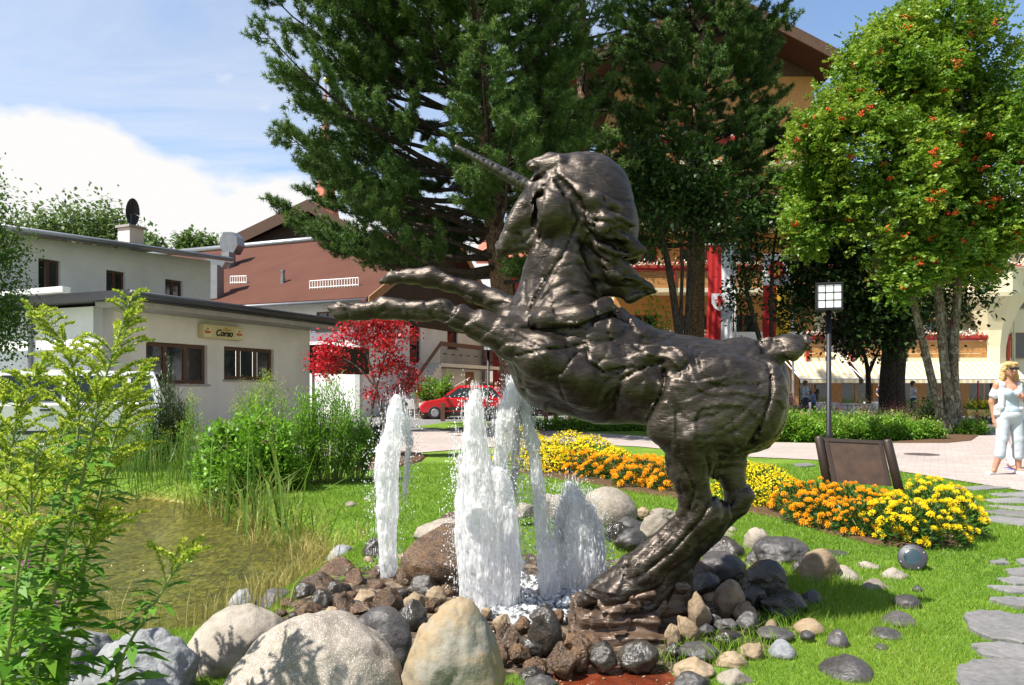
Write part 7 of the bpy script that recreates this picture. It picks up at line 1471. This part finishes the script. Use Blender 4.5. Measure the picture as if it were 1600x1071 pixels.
q = P(862, 610, 41.5); car('white car behind the unicorn chest', q, .35, 'paint_car_white', H=1.5)
q = P(85, 610, 15.6); car('white estate car behind the goldenrod before the restaurant', q, .30, 'paint_car_white', 4.4, 1.75, 1.72, 'van')
# ---------------------------------------------------------------- low rail fence by the car park
fx = [(692, 33), (748, 33.2), (815, 33.4), (853, 33.6), (868, 34.2), (890, 34)]
ft = thing('rail_fence', 'low dark wooden rail fence in front of the parked cars', 'fence', P(760, 655, 33.3) * np.array((1, 1, 0)))
for px, d in fx: c = P(px, 610, d); mb = MB(); mb.box((c[0], c[1], .38), (.09, .09, .40)); mb.build('post', MATS['wood_brown'], ft)
for (p0, d0), (p1, d1) in zip(fx[:-1], fx[1:]):
    for z in (.52, .34):
        a_, b_ = P(p0, 610, d0), P(p1, 610, d1); mb = MB(); a_[2] = b_[2] = z - .07; mb.prism([a_ + np.array((0, .02, 0)), b_ + np.array((0, .02, 0)), b_ + np.array((0, .02, .15)), a_ + np.array((0, .02, .15))], (0, .05, 0)); mb.build('rail', MATS['wood_dark'], ft)
# grass verge patch
sheet('grass_verge', G2((648, 668), (700, 660), (760, 660), (765, 666), (700, 672)), 0.02, MATS['lawn_soil'], 'small grass verge at the fence', 'verge')
# ---------------------------------------------------------------- wooden planter, chairs, bollard
d = 37; c = P(678, 610, d) * np.array((1, 1, 0)); pt = thing('wooden_planter', 'square wooden plank planter holding shrubs left of the red car', 'planter', c); plain('wood_weathered', (0.26, 0.19, 0.12), .85, 0, .25, 8)
for s, (ux, uy) in enumerate(((1, 0), (0, 1), (-1, 0), (0, -1))):
    for k in range(3): mb = MB(); nx_, ny_ = -uy, ux; mb.box(c + np.array((-nx_ * .62 * -1, -ny_ * .62 * -1, .16 + k * .27)), (.62 if ux else .03, .62 if uy else .03, .125)); mb.build('plank', MATS['wood_weathered'], pt)
for s in ((-1, -1), (1, -1), (1, 1), (-1, 1)): mb = MB(); mb.box(c + np.array((s[0] * .63, s[1] * .63, .45)), (.06, .06, .45)); mb.build('corner_post', MATS['wood_weathered'], pt)
mb = MB(); mb.box(c + np.array((0, 0, .74)), (.58, .58, .03)); mb.build('soil', MATS['bed_soil'], pt)
shrub('planter_bush', 'loose yellow green bush growing in the wooden planter', [(676, 588, 628, 26, d)], .16, .08, 1500, 'leaf_goldenrod', seed=140, stems=30)
shrub('planter_conifer', 'narrow bright green conifer rising from the wooden planter', [(699, 575, 632, 9, d + .2)], .14, .03, 900, 'leaf_shrub', seed=141, stems=24, upright=.9)
def chair(label, px, d, ang):
    c = P(px, 610, d) * np.array((1, 1, 0)); t = thing('plastic_chair', label, 'chair', c, 'white plastic chairs'); R_ = np.array(Matrix.Rotation(ang, 3, 'Z')); T = lambda p: R_ @ np.array(p) + c
    mb = MB(); mb.box(T((0, 0, .45)), (.24, .24, .02), R_); mb.build('seat', MATS['paint_white'], t); mb = MB(); mb.prism([T((-.24, .22, .47)), T((.24, .22, .47)), T((.22, .34, .92)), T((-.22, .34, .92))], R_ @ np.array((0, .03, 0))); mb.build('backrest', MATS['paint_white'], t)
    for x, y in ((-.2, -.2), (.2, -.2), (-.2, .2), (.2, .2)): mb = MB(); mb.tube([T((x, y, .44)), T((x * 1.15, y * 1.15, 0))], .02, 6); mb.build('leg', MATS['paint_white'], t)
    for s in (-1, 1): mb = MB(); mb.tube([T((s * .24, .26, .66)), T((s * .26, -.15, .66)), T((s * .24, -.2, .46))], .018, 6); mb.build('armrest', MATS['paint_white'], t)
chair('left one of two white plastic chairs beyond the water jet', 622, 37, 2.6); chair('right one of two white plastic chairs beyond the water jet', 644, 37.4, 2.9)
c = P(633, 610, 34) * np.array((1, 1, 0)); t = thing('ball_bollard', 'small black bollard with a ball top in front of the white chairs', 'bollard', c); mb = MB(); mb.lathe(c, [(.12, 0), (.12, .1), (.08, .15), (.07, .55), (.09, .6)], 10); mb.build('post', MATS['iron_black'], t); V, Fc = ICO[2]; obj('ball', V * .12 + c + np.array((0, 0, .7)), Fc, MATS['iron_black'], t, True)
# ---------------------------------------------------------------- terrace tables and hanging planter
m = NM('check_cloth'); c0 = m.co(); b = m.n('ShaderNodeTexBrick'); m.set(b.inputs['Vector'], m.map(m.pos(), rot=(math.pi / 2, 0, 0))); b.offset = 0; b.inputs['Scale'].default_value = 1; b.inputs['Brick Width'].default_value = .17; b.inputs['Row Height'].default_value = .17; b.inputs['Mortar Size'].default_value = .012
m.set(b.inputs['Color1'], (0.78, 0.78, 0.78)); m.set(b.inputs['Color2'], (0.74, 0.74, 0.75)); m.set(b.inputs['Mortar'], (0.10, 0.10, 0.11)); m.end(m.bsdf(b.outputs[0], .9))
for px, d, lb in ((1335, 33, 'terrace table under a white cloth with dark checks'), (1285, 36, 'terrace table under a pale cloth behind the lamp post'), (1375, 37, 'small terrace table beside the thick trunk')):
    c = P(px, 610, d) * np.array((1, 1, 0)); t = thing('terrace_table', lb, 'table', c, 'terrace tables'); mb = MB(); mb.box(c + np.array((0, 0, .73)), (.55, .55, .02)); mb.build('table_top', MATS['wood_tan'], t); mb = MB(); mb.tube([c, c + np.array((0, 0, .72))], .05, 8); mb.build('leg', MATS['iron_black'], t)
    t2 = thing('tablecloth', lb.replace('terrace table under a', 'cloth,').replace('small terrace table', 'white cloth on the small table'), 'tablecloth', c + np.array((0, 0, .755))); mb = MB(); z0, z1 = .28, .757; n = 32; V = []
    for z, sc_ in ((z1, .56), (z0, .60)):
        for k in range(n): an = 2 * math.pi * k / n; r_ = sc_ / max(abs(math.cos(an)), abs(math.sin(an))) * (1 + (.05 * math.sin(k * 2.4) if z == z0 else 0)); V.append((c[0] + r_ * math.cos(an), c[1] + r_ * math.sin(an), z))
    mb.add(V, [tuple(range(n))] + [(k, (k + 1) % n, n + (k + 1) % n, n + k) for k in range(n)]); mb.build('cloth', MATS['check_cloth'] if d == 33 else MATS['paint_white'], t2)
c = P(1528, 610, 31) * np.array((1, 1, 0)); t = thing('hanging_planter', 'yellow hanging planter box on a red and white pole near the awning corner', 'planter', c); z0 = CH + (HZ - 655) * 31 / F + .5
mb = MB(); mb.prism([c + np.array((x, -.18, z)) for x, z in ((-.48, .28), (.48, .28), (.55, .55), (-.55, .55))], (0, .36, 0)); mb.build('box', plain('planter_yellow', (0.72, 0.55, 0.16), .6), t)
for x in (-.5, .5): mb = MB(); mb.tube([c + np.array((x, 0, .54)), c + np.array((0, 0, 1.35))], .012, 5); mb.build('strap', MATS['fascia_grey'], t)
mb = MB(); mb.tube([c, c + np.array((0, 0, 1.7))], .03, 6); mb.build('pole', MATS['flag_red'], t)
lv = LV(); n = 260; pts = c + np.c_[rng.uniform(-.55, .55, n), rng.uniform(-.2, .2, n), .55 + np.abs(rng.normal(0, .13, n))]; lv.add(pts, rdir(n), .12, .05, rng.random(n)); lv.build('leaves', MATS['leaf_shrub'], t); lv = LV(); lv.add(pts[:90] + np.array((0, -.1, .12)), rdir(90), .09, .08, rng.random(90)); tag(lv.build('flowers', MATS['petal_yellow'], t), kind='stuff')
# ---------------------------------------------------------------- people
plain('skin', (0.42, 0.21, 0.13), .55, 0, .06, 20); plain('skin_tan', (0.48, 0.25, 0.15), .55, 0, .06, 20); plain('lip', (0.45, 0.12, 0.10), .5); plain('cloth_white', (0.56, 0.56, 0.58), .85, 0, .05, 14, .3); plain('cloth_paleblue', (0.40, 0.50, 0.58), .85, 0, .06, 14, .3); plain('cloth_capri', (0.44, 0.49, 0.52), .85, 0, .07, 10, .4); plain('hair_blond', (0.48, 0.30, 0.12), .6, 0, .3, 40, .5); plain('hair_dark', (0.03, 0.02, 0.015), .6, 0, .3, 40); plain('hair_brown', (0.16, 0.08, 0.04), .6, 0, .3, 40); plain('hair_grey', (0.35, 0.34, 0.33), .6, 0, .3, 40)
plain('shades', (0.01, 0.01, 0.012), .15); plain('shoe_white', (0.76, 0.75, 0.73), .6); plain('flipflop', (0.10, 0.14, 0.45), .6); plain('cloth_pink', (0.72, 0.60, 0.60), .85); plain('cloth_red', (0.35, 0.05, 0.06), .85); plain('cloth_blue', (0.08, 0.22, 0.55), .85); plain('cloth_sky', (0.38, 0.52, 0.68), .85); plain('cloth_navy', (0.03, 0.04, 0.08), .85)
d = 1610 / (743 - 610); c = P(1578, 743, d); W_ = lambda x, y, z: c + np.array((x, y, z))
wm = thing('person', 'woman in white open shirt and pale capri trousers wearing sunglasses, standing on the walk', 'person', c)
C = lambda a, ra, b, rb: ('c', W_(*a), ra, W_(*b), rb); E = lambda a, rad: ('e', W_(*a), rad, None)
leg = [C((-.085, .02, .92), .095, (-.125, -.02, .50), .062), C((-.125, -.02, .50), .060, (-.15, 0, .36), .060), C((-.15, 0, .36), .060, (-.225, .02, .10), .036), C((.095, .02, .92), .095, (.125, 0, .50), .062), C((.125, 0, .50), .060, (.135, .02, .36), .060), C((.135, .02, .36), .060, (.155, .03, .10), .036)]
feet = [C((-.225, .03, .07), .036, (-.36, -.06, .035), .024), C((.155, .04, .07), .036, (.165, -.14, .035), .026)]
tor = [E((0, .03, .98), (.175, .13, .13)), E((0, .03, 1.12), (.145, .105, .16)), E((0, .02, 1.28), (.165, .115, .16)), C((-.13, .03, 1.42), .06, (.13, .03, 1.42), .06), E((-.07, -.06, 1.27), (.07, .06, .07)), E((.07, -.06, 1.27), (.07, .06, .07))]
arms = [C((-.18, .03, 1.40), .058, (-.235, .08, 1.14), .043), C((-.235, .08, 1.14), .042, (-.215, .06, .92), .03), C((.18, .03, 1.40), .058, (.25, -.02, 1.16), .045), C((.25, -.02, 1.16), .042, (.13, -.17, 1.20), .030)]
hand = []
for s, (w0, w1) in enumerate((((-.215, .06, .90), (-.205, .05, .82)), ((.13, -.17, 1.20), (.06, -.19, 1.22)))):
    hand.append(C(w0, .028, w1, .030)); dv = np.array(w1) - np.array(w0); dv /= np.linalg.norm(dv); sdv = np.array((0, 1., 0)) if s == 0 else np.array((0, 0, 1.))
    for k in range(4): o_ = sdv * (k - 1.5) * .019; a_ = np.array(w1) + o_; b_ = a_ + dv * (.045 + .01 * (k in (1, 2))); e_ = b_ + dv * .03 + np.array((0, -.012, -.006)); hand += [C(tuple(a_), .0105, tuple(b_), .0095), C(tuple(b_), .0095, tuple(e_), .008)]
    a_ = np.array(w0) * .5 + np.array(w1) * .5 + sdv * .028; hand.append(C(tuple(a_), .012, tuple(a_ + dv * .03 + sdv * .03), .009))
hd = [E((0, -.005, 1.635), (.078, .098, .115)), C((0, .03, 1.45), .052, (0, .015, 1.56), .052), C((0, -.03, 1.575), .055, (0, -.055, 1.555), .035), C((0, -.098, 1.640), .010, (0, -.116, 1.612), .014), C((-.08, .01, 1.635), .015, (-.083, .012, 1.605), .011), C((.08, .01, 1.635), .015, (.083, .012, 1.605), .011)]
sdf_body('body', leg + feet + tor + arms + hand + hd, MATS['skin'], wm, .011, .022)
sdf_body('lips', [C((-.022, -.100, 1.578), .006, (0, -.108, 1.579), .008), C((0, -.108, 1.579), .008, (.022, -.100, 1.578), .006)], MATS['lip'], wm, .004, .004)
hr = [E((0, .02, 1.67), (.098, .112, .10)), C((-.085, .02, 1.66), .04, (-.105, .03, 1.50), .045), C((.085, .02, 1.66), .04, (.105, .03, 1.50), .045), C((-.06, -.06, 1.715), .035, (.05, -.07, 1.72), .035), C((-.105, .02, 1.52), .04, (-.13, .0, 1.45), .022), C((.105, .02, 1.52), .04, (.13, .0, 1.45), .022), E((0, .08, 1.58), (.10, .06, .12))]
sdf_body('hair', hr, MATS['hair_blond'], wm, .010, .025, .012, 45)
mb = MB()
for s in (-1, 1): mb.box(W_(s * .038, -.107, 1.652), (.033, .008, .02)); mb.tube([W_(s * .07, -.10, 1.655), W_(s * .085, .0, 1.655)], .004, 5)
mb.box(W_(0, -.110, 1.657), (.012, .006, .005)); mb.build('sunglasses', MATS['shades'], wm)
top = [E((0, .03, 1.0), (.172, .135, .12)), E((0, .03, 1.12), (.155, .115, .16)), E((0, .02, 1.25), (.165, .118, .13)), E((-.07, -.065, 1.27), (.078, .066, .075)), E((.07, -.065, 1.27), (.078, .066, .075)), C((-.10, 0, 1.38), .03, (-.10, -.05, 1.30), .04), C((.10, 0, 1.38), .03, (.10, -.05, 1.30), .04)]
sdf_body('top', top, MATS['cloth_paleblue'], wm, .012, .02, .006, 14)
shirt = [C((-.15, .035, 1.42), .060, (-.215, .05, 1.25), .068), C((.15, .035, 1.42), .060, (.225, .03, 1.24), .068), C((-.13, -.02, 1.40), .050, (-.15, -.03, 1.05), .045), C((.13, -.02, 1.40), .050, (.15, -.03, 1.05), .045), E((0, .10, 1.22), (.18, .075, .24)), C((-.08, .06, 1.46), .05, (.08, .06, 1.46), .05), C((-.17, 0, 1.05), .065, (-.175, .02, .96), .06), C((.17, 0, 1.05), .065, (.18, .02, .96), .06)]
sdf_body('shirt', shirt, MATS['cloth_white'], wm, .012, .02, .012, 12)
tr = [E((0, .03, .93), (.188, .145, .13)), C((-.09, .025, .88), .106, (-.13, -.01, .56), .080), C((-.13, -.01, .56), .080, (-.155, .0, .32), .080), C((.10, .025, .88), .106, (.13, .0, .56), .080), C((.13, 0, .56), .080, (.14, .02, .30), .080)]
sdf_body('trousers', tr, MATS['cloth_capri'], wm, .012, .02, .007, 9)
for s, (a_, b_) in enumerate((((-.225, .05, .045), (-.375, -.07, .03)), ((.155, .06, .045), (.168, -.16, .03)))): sdf_body('shoe', [C(a_, .045, b_, .032), C((a_[0], a_[1], .03), .034, b_, .03)], MATS['shoe_white'], wm, .009, .012)
def person(label, loc, h, shirt, trouser, hair, head=0.0, sit=False, skin='skin_tan', shorts=False, group=None, shoes=None, lean=0.0):
    """simple but complete figure; head = heading, local -y is forward"""
    t = thing('person', label, 'person', loc, group); s = h / 1.72; R_ = np.array(Matrix.Rotation(head, 3, 'Z')); Wd = lambda p: np.asarray(loc, float) + R_ @ (np.array((p[0], p[1] - lean * p[2], p[2])) * s)
    C = lambda a, ra, b, rb: ('c', Wd(a), ra * s, Wd(b), rb * s); E = lambda a, r_: ('e', Wd(a), tuple(q * s for q in r_), R_.T)
    hz = .50 if sit else .92; kn = (.12, -.42, .50) if sit else (.10, -.06, .50); an = (.12, -.42, .09) if sit else (.10, .04, .09); up = hz - .92
    legs = []
    for q in (-1, 1): k_ = (kn[0] * q, kn[1] * (1 if sit else q), kn[2]); a_ = (an[0] * q, an[1] * (1 if sit else q * 3), an[2]); legs += [C((.09 * q, 0, hz), .085, k_, .06), C(k_, .055, a_, .038), C((a_[0], a_[1], .06), .036, (a_[0], a_[1] - .14, .035), .026)]
    tor = [E((0, 0, hz + .08), (.165, .115, .14)), E((0, 0, hz + .25), (.155, .11, .18)), E((0, 0, hz + .40), (.18, .115, .13)), C((-.14, 0, hz + .50), .055, (.14, 0, hz + .50), .055)]
    arm = []
    for q in (-1, 1): el = (q * .25, -.04, hz + .24); wr = (q * .22, -.20, hz + .10); arm += [C((q * .19, 0, hz + .49), .052, el, .042), C(el, .04, wr, .03), C(wr, .03, (q * .20, -.27, hz + .07), .022), C((q * .21, -.22, hz + .09), .012, (q * .17, -.26, hz + .10), .009)]
    hdp = [E((0, -.01, hz + .70), (.076, .095, .113)), C((0, .02, hz + .50), .05, (0, .01, hz + .64), .05), C((0, -.1, hz + .70), .011, (0, -.115, hz + .675), .013)]
    sdf_body('body', legs + tor + arm + hdp, MATS[skin], t, .018, .022)
    sdf_body('hair', [E((0, .02, hz + .745), (.09, .105, .085)), E((0, .06, hz + .68), (.085, .06, .10))], MATS[hair], t, .016, .02, .01, 40)
    sdf_body('shirt', [E((0, 0, hz + .08), (.175, .13, .13)), E((0, 0, hz + .25), (.17, .125, .19)), E((0, 0, hz + .40), (.195, .13, .13))] + [C((q * .16, 0, hz + .50), .06, (q * .225, -.02, hz + .34), .062) for q in (-1, 1)], MATS[shirt], t, .018, .02)
    tl = []
    for q in (-1, 1): k_ = (kn[0] * q, kn[1] * (1 if sit else q), kn[2]); a_ = (an[0] * q, an[1] * (1 if sit else q * 3), an[2] + .03); tl.append(C((.09 * q, 0, hz), .105, k_, .085)); tl += [] if shorts else [C(k_, .078, a_, .065)]
    sdf_body('trousers', tl + [E((0, 0, hz + .02), (.175, .13, .12))], MATS[trouser], t, .018, .02)
    if shoes:
        for q in (-1, 1): a_ = (an[0] * q, an[1] * (1 if sit else q * 3), .02); mb = MB(); mb.box(Wd((a_[0], a_[1] - .06, .012)), (.045 * s, .13 * s, .012), R_); mb.build('sandal', MATS[shoes], t)
    return t
q = P(1580, 610, 12.95) * np.array((1, 1, 0)); person('person mostly hidden behind the woman, pink white shorts and blue flip flops showing', q, 1.62, 'cloth_white', 'cloth_pink', 'hair_brown', .3, shoes='flipflop', group=None)
fz = lambda px, d: P(px, 610, d) * np.array((1, 1, 0))
person('man in a light blue shirt walking left before the terrace', fz(1259, 35), 1.74, 'cloth_sky', 'cloth_navy', 'hair_brown', 1.2)
person('child in a blue top walking behind the man before the terrace', fz(1271, 34), 1.38, 'cloth_blue', 'cloth_navy', 'hair_blond', 1.2)
person('person in dark red sitting under the left awning', fz(1234, 37), 1.70, 'cloth_red', 'cloth_navy', 'hair_dark', .3, True)
person('waiter in a white shirt standing between the thick trunk and the rowan', fz(1427, 35), 1.72, 'cloth_white', 'cloth_navy', 'hair_dark', 1.4)
person('grey haired person in dark clothes standing left of the thick trunk', fz(1376, 38), 1.66, 'cloth_navy', 'cloth_navy', 'hair_grey', .2)
person('dark haired person standing behind the red hatchback', fz(775, 43), 1.75, 'cloth_red', 'cloth_navy', 'hair_dark', 0)
